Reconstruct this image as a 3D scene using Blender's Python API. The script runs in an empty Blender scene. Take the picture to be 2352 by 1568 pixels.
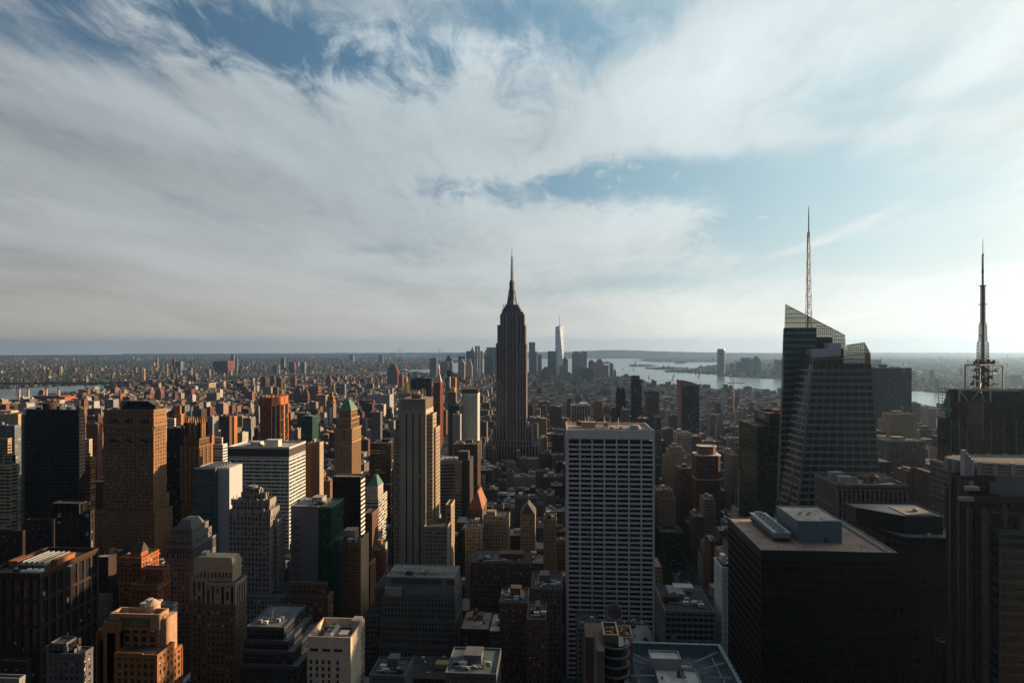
import bpy, math, random
import numpy as np
from mathutils import Vector

scene = bpy.context.scene
rng = random.Random(7)
R = math.radians

# ---------------------------------------------------------------- camera
HC = 262.0            # observation deck above the streets
FL = 1470.0           # focal length in the units of a 2352-pixel-wide survey of the view
CX, CY = 1176.0, 800.0
YAW = R(3.9)          # the view is turned 3.9 degrees east of the avenues
cam_data = bpy.data.cameras.new("camera")
cam = bpy.data.objects.new("camera", cam_data)
scene.collection.objects.link(cam)
cam.location = (0, 0, HC)
cam.rotation_euler = (R(90), 0, YAW)
cam_data.sensor_width = 36
cam_data.lens = 36 * FL / 2352
cam_data.shift_y = (CY - 784) / 2352
cam_data.clip_start = 1
cam_data.clip_end = 200000
scene.camera = cam

# ---------------------------------------------------------------- sun and sky
SUN_AZ, SUN_EL = R(66), R(14.5)     # from +Y towards +X
sv = Vector((math.sin(SUN_AZ) * math.cos(SUN_EL), math.cos(SUN_AZ) * math.cos(SUN_EL), math.sin(SUN_EL)))
sun_d = bpy.data.lights.new("sun", 'SUN')
sun_d.energy = 5.0
sun_d.angle = R(0.5)
sun_d.color = (1.0, 0.67, 0.38)
sun = bpy.data.objects.new("sun", sun_d)
scene.collection.objects.link(sun)
sun.rotation_euler = (-sv).to_track_quat('-Z', 'Y').to_euler()
sun.location = (0, 0, 900)

scene.view_settings.view_transform = 'Standard'
scene.view_settings.look = 'None'
scene.view_settings.exposure = 0.9
scene.view_settings.gamma = 1
scene.cycles.use_denoising = True
scene.cycles.max_bounces = 6
scene.cycles.volume_bounces = 0
scene.cycles.transparent_max_bounces = 16


class S:
    """A socket with arithmetic that builds math nodes."""
    def __init__(s, nt, sock):
        s.nt, s.k = nt, sock

    def op(s, o, *b, clamp=False):
        n = s.nt.nodes.new('ShaderNodeMath')
        n.operation = o
        n.use_clamp = clamp
        for i, v in enumerate((s,) + b):
            if isinstance(v, S):
                s.nt.links.new(v.k, n.inputs[i])
            else:
                n.inputs[i].default_value = v
        return S(s.nt, n.outputs[0])

    def __add__(s, b): return s.op('ADD', b)
    def __sub__(s, b): return s.op('SUBTRACT', b)
    def __mul__(s, b): return s.op('MULTIPLY', b)
    def __truediv__(s, b): return s.op('DIVIDE', b)
    __radd__ = __add__
    __rmul__ = __mul__
    def __rsub__(s, b): return (s * -1.0) + b
    def clamp(s): return s.op('ADD', 0.0, clamp=True)
    def lt(s, b): return s.op('LESS_THAN', b)
    def gt(s, b): return s.op('GREATER_THAN', b)
    def fl(s): return s.op('FLOOR')
    def fr(s): return s.op('FRACT')
    def ab(s): return s.op('ABSOLUTE')
    def mx(s, b): return s.op('MAXIMUM', b)
    def mn(s, b): return s.op('MINIMUM', b)

    def smooth(s, a, b):
        n = s.nt.nodes.new('ShaderNodeMapRange')
        n.interpolation_type = 'SMOOTHSTEP'
        s.nt.links.new(s.k, n.inputs[0])
        n.inputs[1].default_value, n.inputs[2].default_value = a, b
        return S(s.nt, n.outputs[0])

    def lin(s, a, b, c=0.0, d=1.0):
        n = s.nt.nodes.new('ShaderNodeMapRange')
        s.nt.links.new(s.k, n.inputs[0])
        for i, v in enumerate((a, b, c, d)):
            n.inputs[i + 1].default_value = v
        return S(s.nt, n.outputs[0])


def sep(nt, sock):
    n = nt.nodes.new('ShaderNodeSeparateXYZ')
    nt.links.new(sock, n.inputs[0])
    return [S(nt, n.outputs[i]) for i in range(3)]


def comb(nt, *v):
    n = nt.nodes.new('ShaderNodeCombineXYZ')
    for i, x in enumerate(v):
        if isinstance(x, S):
            nt.links.new(x.k, n.inputs[i])
        else:
            n.inputs[i].default_value = x
    return n.outputs[0]


def noise(nt, vec, scale=1.0, detail=5.0, rough=0.55, dist=0.0, lac=2.0):
    n = nt.nodes.new('ShaderNodeTexNoise')
    nt.links.new(vec, n.inputs['Vector'])
    n.inputs['Scale'].default_value = scale
    n.inputs['Detail'].default_value = detail
    n.inputs['Roughness'].default_value = rough
    n.inputs['Distortion'].default_value = dist
    n.inputs['Lacunarity'].default_value = lac
    return S(nt, n.outputs[0])


def white(nt, vec):
    n = nt.nodes.new('ShaderNodeTexWhiteNoise')
    n.noise_dimensions = '3D'
    nt.links.new(vec, n.inputs['Vector'])
    return S(nt, n.outputs['Value'])


def mix(nt, f, a, b):
    n = nt.nodes.new('ShaderNodeMix')
    n.data_type = 'RGBA'
    for i, v in ((0, f), (6, a), (7, b)):
        if isinstance(v, S):
            nt.links.new(v.k, n.inputs[i])
        elif isinstance(v, bpy.types.NodeSocket):
            nt.links.new(v, n.inputs[i])
        elif isinstance(v, (tuple, list)):
            n.inputs[i].default_value = (v[0], v[1], v[2], 1)
        else:
            n.inputs[i].default_value = v
    return n.outputs[2]


def ramp(nt, f, stops, interp='LINEAR'):
    n = nt.nodes.new('ShaderNodeValToRGB')
    n.color_ramp.interpolation = interp
    nt.links.new(f.k, n.inputs[0])
    e = n.color_ramp.elements
    while len(e) < len(stops):
        e.new(0.5)
    for el, (p, c) in zip(e, stops):
        el.position = p
        el.color = (c[0], c[1], c[2], 1)
    return n.outputs[0]


def az_el(px, py):
    a = math.atan((px - CX) / FL)
    return math.degrees(a - YAW), math.degrees(math.atan((CY - py) / FL * math.cos(a)))


def build_sky():
    w = bpy.data.worlds.new("World")
    scene.world = w
    w.use_nodes = True
    w.cycles.sampling_method = 'MANUAL'
    w.cycles.sample_map_resolution = 512
    nt = w.node_tree
    nt.nodes.clear()
    out = nt.nodes.new('ShaderNodeOutputWorld')
    bg = nt.nodes.new('ShaderNodeBackground')
    bg.inputs[1].default_value = 0.0536
    nt.links.new(bg.outputs[0], out.inputs[0])
    tc = nt.nodes.new('ShaderNodeTexCoord')
    x, y, z = sep(nt, tc.outputs['Generated'])
    z = z.mx(0.004)
    az = x.op('ARCTAN2', y) * 57.29578
    el = z.op('ARCSINE') * 57.29578
    sky = nt.nodes.new('ShaderNodeTexSky')
    sky.sky_type = 'NISHITA'
    sky.sun_disc = False
    sky.sun_elevation = SUN_EL
    sky.sun_rotation = SUN_AZ
    sky.dust_density = 2.0
    sky.air_density = 1.0
    sky.ozone_density = 2.0
    nt.links.new(comb(nt, x, y, z.mx(0.03)), sky.inputs[0])

    dirv = comb(nt, az, el, 0.0)

    def blob(px, py, sx, sy, rot=0.0, amp=1.0):
        """A soft oval patch of sky, placed by azimuth and elevation."""
        a0, e0 = az_el(px, py)
        k = math.degrees(1 / FL) * math.cos(math.atan((px - CX) / FL)) * 1.75
        m = nt.nodes.new('ShaderNodeMapping')
        m.vector_type = 'TEXTURE'
        nt.links.new(dirv, m.inputs[0])
        m.inputs[1].default_value = (a0, e0, 0)
        m.inputs[2].default_value = (0, 0, R(rot))
        m.inputs[3].default_value = (sx * k, sy * k, 1)
        ln = nt.nodes.new('ShaderNodeVectorMath')
        ln.operation = 'LENGTH'
        nt.links.new(m.outputs[0], ln.inputs[0])
        n = nt.nodes.new('ShaderNodeMapRange')
        n.interpolation_type = 'SMOOTHERSTEP'
        nt.links.new(ln.outputs['Value'], n.inputs[0])
        for i, v in enumerate((1.0, 0.0, 0.0, amp)):
            n.inputs[i + 1].default_value = v
        return S(nt, n.outputs[0])

    inv = (z + 0.11).op("POWER", -1.0)
    qx, qy = x * inv, y * inv
    big = noise(nt, comb(nt, qx * 1.25, qy * 0.42, 3.1), 1.0, 7, 0.52, 0.7)
    streak = noise(nt, comb(nt, qx * 3.4 + big * 1.2, qy * 0.5, 5.5), 1.0, 9, 0.62, 0.4)
    fine = noise(nt, comb(nt, qx * 6.5 + big * 2.0, qy * 3.4 + streak, 1.7), 1.0, 8, 0.66, 0.6)
    band = noise(nt, comb(nt, az * 0.035, el * 0.30 + az * 0.012, 2.2), 1.0, 6, 0.58, 0.5)
    low = el.smooth(16.0, 3.0)
    puff = noise(nt, comb(nt, qx * 16.0, qy * 5.0, 7.7), 1.0, 6, 0.65, 0.3)

    lay = None
    for b in BLOBS:
        t = blob(*b)
        lay = t if lay is None else lay + t
    mott = None
    for b in MOTTLE:
        t = blob(*b)
        mott = t if mott is None else mott + t
    cov = lay + 0.80 + (big - 0.5) * 1.0 + (streak - 0.5) * (1.55 - low * 1.1) + (band - 0.5) * low * 1.5 + (fine - 0.5) * (mott * 3.6 + 0.9)
    cov = cov.smooth(-0.35, 1.1)
    # scattered small cumulus scraps
    for px, py, sx, sy in SCRAPS:
        g = blob(px, py, sx, sy, -4, 1.0)
        cov = cov.mx(((puff - 0.5) * 3.6 + g - 0.75).smooth(0.0, 0.9) * 0.75)
    # brightness follows the angle to the sun
    sd = x * sv.x + y * sv.y + z * sv.z
    cl = ramp(nt, sd.lin(-1, 1), [(0.0, (.20, .23, .28)), (0.34, (.345, .375, .395)), (0.50, (.385, .435, .46)), (0.62, (.415, .485, .515)),
                                  (0.72, (.50, .565, .59)), (0.82, (.61, .69, .715)), (0.91, (.69, .785, .80)), (1.0, (1.1, 1.1, 1.0))])
    lum = (big - 0.5) * 0.35 + (streak - 0.5) * (0.35 - low * 0.3) + (band - 0.5) * low * 0.55 + (fine - 0.5) * 0.28 + 1.05
    for b in SHADES:
        lum = lum + blob(*b)
    def scl(c, f):
        n = nt.nodes.new('ShaderNodeVectorMath')
        n.operation = 'SCALE'
        nt.links.new(c, n.inputs[0])
        if isinstance(f, S):
            nt.links.new(f.k, n.inputs[3])
        else:
            n.inputs[3].default_value = f
        return n.outputs[0]
    cl = scl(cl, lum)
    blue = ramp(nt, sd.lin(-1, 1), [(0.0, (.06, .12, .20)), (0.5, (.075, .16, .26)), (0.62, (.11, .235, .36)), (0.72, (.20, .38, .51)),
                                    (0.82, (.37, .59, .68)), (0.90, (.58, .80, .85)), (1.0, (.9, .95, .9))])
    blue = mix(nt, 0.25, blue, scl(sky.outputs[0], 0.1))
    col = mix(nt, cov, blue, cl)
    hz = ramp(nt, sd.lin(-1, 1), [(0.0, (.25, .25, .27)), (0.35, (.46, .395, .32)), (0.50, (.53, .46, .38)), (0.62, (.63, .565, .475)), (0.72, (.76, .70, .60)),
                                  (0.80, (1.0, .95, .82)), (0.90, (1.08, 1.03, .91)), (1.0, (1.2, 1.1, .95))])
    hz = scl(hz, (big - 0.5) * 0.25 + 1.22)
    fade = (el * -0.21).op('EXPONENT') * 0.95
    col = mix(nt, fade.clamp(), col, hz)
    # away from the cloud bank, overhead and behind, the evening sky is clear and deep
    ahead = (x * -0.05 + y * 0.97 + z * 0.2 + (x * 0.95 + y * 0.3).mx(0.0) * 0.35).smooth(0.15, 0.72)
    deep = mix(nt, (sd.lin(-1, 1)).smooth(0.2, 0.9), (.070, .096, .128), (.145, .185, .235))
    col = mix(nt, ahead, deep, col)
    nt.links.new(scl(col, 10.0), bg.inputs[0])


# cloud layout: (survey x, y, half width, half height, tilt, amount); negative amounts open the blue
BLOBS = [
    (420, 40, 640, 82, -4, -0.95), (80, 80, 260, 46, -6, -0.62), (330, 160, 240, 34, -24, -0.42), (760, 140, 260, 34, -12, -0.32), (1000, 30, 300, 40, 0, -0.40),
    (1230, 40, 220, 64, -6, -0.65), (1420, 70, 240, 64, 18, -0.62), (1330, 190, 200, 50, 24, -0.22),
    (1230, 440, 200, 30, 4, -0.95), (1010, 425, 150, 26, 3, -0.55), (1450, 400, 220, 40, 0, -0.85),
    (1720, 420, 340, 44, 2, -1.0), (2150, 430, 330, 42, 3, -0.85), (1790, 510, 190, 70, 8, -1.15), (2150, 540, 260, 80, 4, -0.95),
    (1900, 590, 260, 36, 0, -0.8), (1430, 655, 240, 20, 4, -0.45), (1600, 640, 200, 40, 0, -0.5),
    (1930, 200, 170, 60, 12, -0.6), (2150, 240, 240, 26, 4, -0.5), (1800, 350, 420, 24, 2, -0.4), (2100, 150, 160, 30, 14, -0.3),
    (880, 572, 100, 14, 6, -0.45), (140, 300, 180, 30, -8, -0.25), (600, 520, 300, 26, -8, -0.22), (260, 420, 260, 22, -8, -0.2),
    (1400, 530, 230, 55, 8, 0.55), (1650, 590, 60, 30, 10, 0.45), (1930, 532, 170, 13, 20, 0.95), (1790, 577, 110, 12, 10, 0.55),
    (1570, 200, 330, 110, 24, 0.45), (2150, 90, 220, 90, 20, 0.35), (2150, 295, 260, 30, -4, 0.45), (1330, 560, 260, 50, 6, 0.3),
    (500, 450, 700, 180, -8, 0.35), (450, 215, 420, 40, -17, 0.40), (1000, 230, 300, 80, 0, 0.25), (250, 640, 500, 80, -5, 0.3),
]
MOTTLE = [(560, 80, 800, 110, -6, 1.15), (1250, 60, 320, 90, 0, 0.5), (1200, 430, 320, 80, 0, 0.75), (1650, 520, 220, 70, 0, 0.5)]
SCRAPS = [(1390, 405, 80, 16), (1385, 432, 60, 9), (1440, 380, 80, 14), (1560, 403, 32, 12), (1630, 500, 60, 14), (1640, 520, 50, 10), (1640, 545, 60, 7), (1750, 500, 70, 6), (2020, 522, 50, 6)]
SHADES = [(100, 320, 330, 40, -8, -0.12), (500, 430, 420, 60, -8, -0.10), (250, 700, 300, 50, -4, -0.12), (140, 490, 200, 28, -6, 0.12),
          (360, 250, 320, 40, -14, 0.12), (500, 615, 420, 24, -7, 0.12), (90, 600, 160, 26, -4, -0.10), (1150, 330, 200, 40, 0, -0.05),
          (1560, 210, 260, 90, 24, 0.12), (1400, 520, 200, 50, 8, 0.14), (1000, 620, 260, 30, -3, 0.06), (700, 640, 300, 24, -6, -0.06),
          (900, 100, 500, 60, 0, 0.22), (620, 120, 300, 60, -10, 0.18)]
build_sky()
# ---------------------------------------------------------------- END SKY

# ---------------------------------------------------------------- survey helpers
TY = math.tan(YAW)


def tang(px):
    """x / y of the vertical plane seen at survey column px."""
    return math.tan(math.atan((px - CX) / FL) - YAW)


def X(px, y):
    return tang(px) * y


def DEP(x, y):
    return y * math.cos(YAW) - x * math.sin(YAW)


def Z(py, x, y):
    return HC - (py - CY) / FL * DEP(x, y)


def G(px, py, z=0.0):
    """Point of the level z seen at survey pixel (px, py)."""
    d = (HC - z) * FL / (py - CY)
    t = (px - CX) / FL * d
    return (t * math.cos(YAW) - d * math.sin(YAW), t * math.sin(YAW) + d * math.cos(YAW))


def PIX(x, y, z):
    d = DEP(x, y)
    t = x * math.cos(YAW) + y * math.sin(YAW)
    return CX + FL * t / d, CY + FL * (HC - z) / d


# ---------------------------------------------------------------- mesh building
col = scene.collection


class MB:
    def __init__(s):
        s.v, s.f = [], []

    def poly(s, pts):
        n = len(s.v)
        s.v += [tuple(p) for p in pts]
        s.f.append(tuple(range(n, n + len(pts))))

    def frustum(s, a, z0, b, z1, cap=True, bottom=False):
        """Ring a (xy, counter-clockwise from above) at z0 to ring b at z1; z may be a list per corner."""
        n, k = len(s.v), len(a)
        za = z0 if isinstance(z0, (list, tuple)) else [z0] * k
        zb = z1 if isinstance(z1, (list, tuple)) else [z1] * k
        s.v += [(p[0], p[1], z) for p, z in zip(a, za)] + [(p[0], p[1], z) for p, z in zip(b, zb)]
        for i in range(k):
            j = (i + 1) % k
            s.f.append((n + i, n + j, n + k + j, n + k + i))
        if cap:
            s.f.append(tuple(n + k + i for i in range(k)))
        if bottom:
            s.f.append(tuple(n + k - 1 - i for i in range(k)))

    def box(s, x0, x1, y0, y1, z0, z1):
        r = [(x0, y0), (x1, y0), (x1, y1), (x0, y1)]
        s.frustum(r, z0, r, z1, True, True)

    def prism(s, r, z0, z1):
        s.frustum(r, z0, r, z1, True, True)

    def cyl(s, x, y, z0, z1, r0, r1=None, n=12, a0=0.0):
        r1 = r0 if r1 is None else r1
        A = [(x + r0 * math.cos(a0 + 6.28319 * i / n), y + r0 * math.sin(a0 + 6.28319 * i / n)) for i in range(n)]
        B = [(x + r1 * math.cos(a0 + 6.28319 * i / n), y + r1 * math.sin(a0 + 6.28319 * i / n)) for i in range(n)]
        s.frustum(A, z0, B, z1, True, True)

    def lathe(s, x, y, prof, n=16, a0=0.0):
        for (ra, za), (rb, zb) in zip(prof, prof[1:]):
            s.cyl(x, y, za, zb, ra, rb, n, a0)

    def bar(s, p, q, w, n=4):
        p, q = Vector(p), Vector(q)
        d = q - p
        if d.length < 1e-6:
            return
        a = d.orthogonal().normalized()
        b = d.normalized().cross(a)
        k = len(s.v)
        for c in (p, q):
            for i in range(n):
                t = 6.28319 * (i + 0.5) / n
                s.v.append(tuple(c + (a * math.cos(t) + b * math.sin(t)) * w))
        for i in range(n):
            j = (i + 1) % n
            s.f.append((k + i, k + j, k + n + j, k + n + i))
        s.f.append(tuple(k + n - 1 - i for i in range(n)))
        s.f.append(tuple(k + n + i for i in range(n)))

    def slab(s, c00, c10, c11, c01, t):
        """A panel with corners (bottom-left, bottom-right, top-right, top-left seen from outside), t thick inwards."""
        c = [Vector(q) for q in (c00, c10, c11, c01)]
        nrm = (c[1] - c[0]).cross(c[3] - c[0])
        if nrm.length < 1e-9:
            nrm = (c[2] - c[1]).cross(c[0] - c[1])
        nrm.normalize()
        d = [q - nrm * t for q in c]
        n = len(s.v)
        s.v += [tuple(q) for q in c + d]
        s.f += [(n, n + 1, n + 2, n + 3), (n + 7, n + 6, n + 5, n + 4)]
        for i in range(4):
            j = (i + 1) % 4
            s.f.append((n + i, n + 4 + i, n + 4 + j, n + j))

    def build(s, name, mat, parent=None, **props):
        me = bpy.data.meshes.new(name)
        off = parent_loc(parent) if parent is not None else Vector((0, 0, 0))
        if parent is not None:
            v = np.array(s.v, dtype=float) - np.array(off)
        else:
            v = np.array(s.v, dtype=float)
        me.from_pydata(v.tolist(), [], s.f)
        me.update()
        if mat is not None:
            me.materials.append(mat)
        o = bpy.data.objects.new(name, me)
        col.objects.link(o)
        if parent is not None:
            o.parent = parent
        for k, val in props.items():
            o[k] = val
        return o


def parent_loc(p):
    v = Vector((0, 0, 0))
    while p is not None:
        v = v + p.location
        p = p.parent
    return v


def tag(o, label=None, cat=None, group=None, kind=None):
    for k, v in (('label', label), ('category', cat), ('group', group), ('kind', kind)):
        if v:
            o[k] = v
    return o


def thing(name, label, cat, loc, group=None):
    o = bpy.data.objects.new(name, None)
    o.empty_display_size = 2
    col.objects.link(o)
    o.location = loc
    return tag(o, label, cat, group)


# ---------------------------------------------------------------- materials
MATS = {}


def new_mat(name):
    m = bpy.data.materials.new(name)
    m.use_nodes = True
    nt = m.node_tree
    return m, nt, nt.nodes['Principled BSDF']


def masonry(c, rough=0.85, var=0.28, key=None):
    """Stone, brick or concrete: blotches, rain streaks and course-to-course change."""
    k = ('masonry', tuple(c), rough, var)
    if k in MATS:
        return MATS[k]
    if max(c) > .06:
        c = tuple(q * 1.3 for q in c)
    m, nt, b = new_mat('masonry')
    g = nt.nodes.new('ShaderNodeNewGeometry')
    x, y, z = sep(nt, g.outputs['Position'])
    n1 = noise(nt, comb(nt, x * 0.05, y * 0.05, z * 0.03), 1, 4, 0.6)
    n2 = noise(nt, comb(nt, x * 0.9, y * 0.9, z * 0.06), 1, 4, 0.6)
    n3 = white(nt, comb(nt, (x * 0.6).fl(), (y * 0.6).fl(), (z * 0.9).fl()))
    f = (n1 - 0.5) * 2.0 * var + (n2 - 0.5) * 1.6 * var + (n3 - 0.5) * 0.6 * var + 1.0
    n = nt.nodes.new('ShaderNodeVectorMath')
    n.operation = 'SCALE'
    n.inputs[0].default_value = c
    nt.links.new(f.k, n.inputs[3])
    nt.links.new(n.outputs[0], b.inputs['Base Color'])
    b.inputs['Roughness'].default_value = rough
    b.inputs['Specular IOR Level'].default_value = 0.25
    MATS[k] = m
    return m


def glass(tint=(.012, .015, .018), bay=3.0, flr=3.7, blinds=0.12, o=(0.0, 0.0, 0.0), rough=0.12, spec=0.5, bc=(.42, .40, .36)):
    """Window glass; panes differ from cell to cell, some with blinds down."""
    k = ('glass', tuple(tint), bay, flr, blinds, tuple(round(q, 2) for q in o), rough, spec, tuple(bc))
    if k in MATS:
        return MATS[k]
    m, nt, b = new_mat('window_glass')
    g = nt.nodes.new('ShaderNodeNewGeometry')
    x, y, z = sep(nt, g.outputs['Position'])
    nx, ny, nz = sep(nt, g.outputs['True Normal'])
    u = (x - o[0]) * ny.ab() + (y - o[1]) * nx.ab()
    cu, cv = u * (1.0 / bay), (z - o[2]) * (1.0 / flr)
    r = white(nt, comb(nt, cu.fl(), cv.fl(), nx.ab().gt(0.5) * 7.0))
    r2 = white(nt, comb(nt, cu.fl(), cv.fl(), 3.3))
    drop = (r2 * 0.8 + 0.1).lt(cv.fr())            # blind hangs from the top of the window
    bl = r.lt(blinds) * drop
    base = mix(nt, r2 * 0.8, tint, tuple(q * 2.2 + 0.003 for q in tint))
    base = mix(nt, bl * 0.8, base, bc)
    nt.links.new(base, b.inputs['Base Color'])
    nt.links.new((bl * 0.4 + rough + r2 * 0.08).k, b.inputs['Roughness'])
    b.inputs['Specular IOR Level'].default_value = spec
    # panes are never quite flat
    w = noise(nt, comb(nt, cu.fl() * 3.7, cv.fl() * 5.1, r2 * 9.0), 1.0, 1)
    nn = nt.nodes.new('ShaderNodeVectorMath')
    nn.operation = 'ADD'
    nt.links.new(g.outputs['Normal'], nn.inputs[0])
    nt.links.new(comb(nt, (r - 0.5) * 0.045, (r2 - 0.5) * 0.045, (w - 0.5) * 0.05), nn.inputs[1])
    nm = nt.nodes.new('ShaderNodeVectorMath')
    nm.operation = 'NORMALIZE'
    nt.links.new(nn.outputs[0], nm.inputs[0])
    nt.links.new(nm.outputs[0], b.inputs['Normal'])
    MATS[k] = m
    return m


def pane_mat(tint=(.015, .017, .02), blinds=0.32, bc=(.55, .54, .50)):
    """One window that is an object of its own: blinds and tint by object."""
    k = ('pane', tuple(tint), blinds, tuple(bc))
    if k in MATS:
        return MATS[k]
    m, nt, b = new_mat('window_pane')
    oi = nt.nodes.new('ShaderNodeObjectInfo')
    tc = nt.nodes.new('ShaderNodeTexCoord')
    gx, gy, gz = sep(nt, tc.outputs['Generated'])
    r = S(nt, oi.outputs['Random'])
    r2 = (r * 37.7).fr()
    bl = r.lt(blinds) * gz.gt(r2 * 0.8 + 0.1)
    sash = (gz - 0.5).ab().lt(0.035)
    base = mix(nt, r2, tint, tuple(q * 2 + .004 for q in tint))
    base = mix(nt, bl * 0.85, base, bc)
    base = mix(nt, sash * 0.8, base, (.06, .055, .05))
    nt.links.new(base, b.inputs['Base Color'])
    nt.links.new((bl * 0.5 + 0.1).k, b.inputs['Roughness'])
    MATS[k] = m
    return m


def roofing(c, rough=0.9):
    k = ('roof', tuple(c), rough)
    if k in MATS:
        return MATS[k]
    m, nt, b = new_mat('roofing')
    g = nt.nodes.new('ShaderNodeNewGeometry')
    x, y, z = sep(nt, g.outputs['Position'])
    n1 = noise(nt, comb(nt, x * 0.12, y * 0.12, 0.0), 1, 6, 0.65)
    n2 = noise(nt, comb(nt, x * 2.5, y * 2.5, 0.0), 1, 2, 0.5)
    n3 = white(nt, comb(nt, (x * .21 + n1 * .4).fl(), (y * .16).fl(), 2.0))
    n4 = noise(nt, comb(nt, x * .35, y * .35, 9.0), 1, 3, .5).smooth(.60, .66)
    f = (n1 - 0.5) * 1.1 + (n2 - 0.5) * 0.5 + (n3 - 0.5) * 0.45 - n4 * .35 + 1.0
    n = nt.nodes.new('ShaderNodeVectorMath')
    n.operation = 'SCALE'
    n.inputs[0].default_value = c
    nt.links.new(f.k, n.inputs[3])
    nt.links.new(n.outputs[0], b.inputs['Base Color'])
    b.inputs['Roughness'].default_value = rough
    MATS[k] = m
    return m


def metal(c, rough=0.45, met=0.0):
    k = ('metal', tuple(c), rough, met)
    if k in MATS:
        return MATS[k]
    m, nt, b = new_mat('painted_metal')
    g = nt.nodes.new('ShaderNodeNewGeometry')
    n1 = noise(nt, g.outputs['Position'], 0.35, 5, 0.6)
    n = nt.nodes.new('ShaderNodeVectorMath')
    n.operation = 'SCALE'
    n.inputs[0].default_value = c
    nt.links.new(((n1 - 0.5) * 0.6 + 1.0).k, n.inputs[3])
    nt.links.new(n.outputs[0], b.inputs['Base Color'])
    b.inputs['Roughness'].default_value = rough
    b.inputs['Metallic'].default_value = met
    MATS[k] = m
    return m


WALLC = {
    'limestone': (.30, .255, .195), 'cream': (.34, .27, .18), 'tan': (.27, .19, .12), 'orange brick': (.30, .125, .045), 'red brick': (.17, .06, .035),
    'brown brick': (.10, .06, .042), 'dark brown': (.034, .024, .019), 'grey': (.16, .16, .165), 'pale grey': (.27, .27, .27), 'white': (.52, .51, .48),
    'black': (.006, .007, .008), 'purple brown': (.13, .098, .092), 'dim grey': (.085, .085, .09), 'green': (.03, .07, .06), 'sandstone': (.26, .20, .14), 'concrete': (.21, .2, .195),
}
TEAL = (.010, .022, .024)
DARK = (.008, .009, .011)
GREENG = (.004, .022, .016)
TAR = roofing((.035, .034, .035))
GRAVEL = roofing((.22, .165, .135))
PALE = roofing((.30, .29, .28))
STEEL = metal((.30, .30, .30))
WHITEM = metal((.55, .55, .53))
DARKM = metal((.03, .03, .032))
WOOD = masonry((.13, .075, .04))
COPPER = metal((.055, .17, .125), 0.7)

# style: floor height, bay width, pier width, spandrel height, proud depth, spandrel set back from the piers, blinds
STY = {
    'punch': (3.5, 2.9, 1.5, 1.7, .35, .03, .22),
    'small': (3.3, 2.3, 1.25, 1.6, .3, .03, .25),
    'pier': (3.6, 2.7, 1.2, 1.3, .55, .3, .15),
    'strip': (3.8, 3.2, 1.7, .8, .7, .5, .06),
    'ribbon': (3.7, 7.0, .35, 1.7, .3, -.05, .2),
    'curtain': (3.8, 1.7, .16, .55, .16, .03, .08),
    'grid': (3.84, 9.6, .8, 1.45, .9, .1, .05),
    'mono': (3.9, 2.2, .5, 1.2, .25, .03, .05),
    'fins': (3.9, 1.5, .4, .6, .6, .35, .03),
}


def facade(wall, gls, x0, x1, y0, y1, z0, z1, st, sides='NEWS', corner=None, skip=None):
    """Floors and bays of one box-shaped tier as real piers and spandrels in front of a glass core."""
    flr, bay, pw, sh, pr, setb, _ = st
    pr = min(pr, (x1 - x0) * .2, (y1 - y0) * .2)
    nf = max(1, round((z1 - z0) / flr))
    fh = (z1 - z0) / nf
    k = sh / flr * fh
    gls.box(x0 + pr, x1 - pr, y0 + pr, y1 - pr, z0, z1 - .05)
    s = min(setb, pr * .8)
    if k > 0.05:
        for i in range(nf):
            zz = z0 + i * fh
            wall.box(x0 + s, x1 - s, y0 + s, y1 - s, zz, zz + k)
    wall.box(x0 - .08, x1 + .08, y0 - .08, y1 + .08, z1 - max(.9, k * .6), z1 - .03)
    for q in ((x0 - .1, x1 + .1, y0 - .1, y0 + .35), (x0 - .1, x1 + .1, y1 - .35, y1 + .1), (x0 - .1, x0 + .35, y0 + .35, y1 - .35), (x1 - .35, x1 + .1, y0 + .35, y1 - .35)):
        wall.box(*q, z1 - .2, z1 + 1.0)
    out = {'fh': fh, 'sh': k}
    cw = corner or pw * 1.2
    for sd in sides:
        a, b = (x0, x1) if sd in 'NS' else (y0, y1)
        n = max(1, round((b - a - cw) / bay))
        bw = (b - a - cw) / n
        out[sd] = (n, bw, a + cw / 2)
        for i in range(n + 1):
            c = a + cw / 2 + i * bw
            w = (cw if i in (0, n) else min(pw, bw * .8)) / 2
            if w < .02:
                continue
            p, q = c - w, c + w
            e = .003 if i in (0, n) else 0
            if sd == 'N':
                wall.box(p, q, y0 - e, y0 + pr + .2, z0, z1 - .02)
            elif sd == 'S':
                wall.box(p, q, y1 - pr - .2, y1 + e, z0, z1 - .02)
            elif sd == 'E':
                wall.box(x0 - e * 2, x0 + pr + .2, p, q, z0, z1 - .02)
            else:
                wall.box(x1 - pr - .2, x1 + e * 2, p, q, z0, z1 - .02)
    return out


_pane_mesh = {}


def pane_mesh(w, d, h):
    k = (round(w, 2), round(d, 2), round(h, 2))
    if k not in _pane_mesh:
        m = MB()
        m.box(-w / 2, w / 2, -d / 2, d / 2, 0, h)
        me = bpy.data.meshes.new('window')
        me.from_pydata(m.v, [], m.f)
        _pane_mesh[k] = me
    return _pane_mesh[k]


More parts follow.
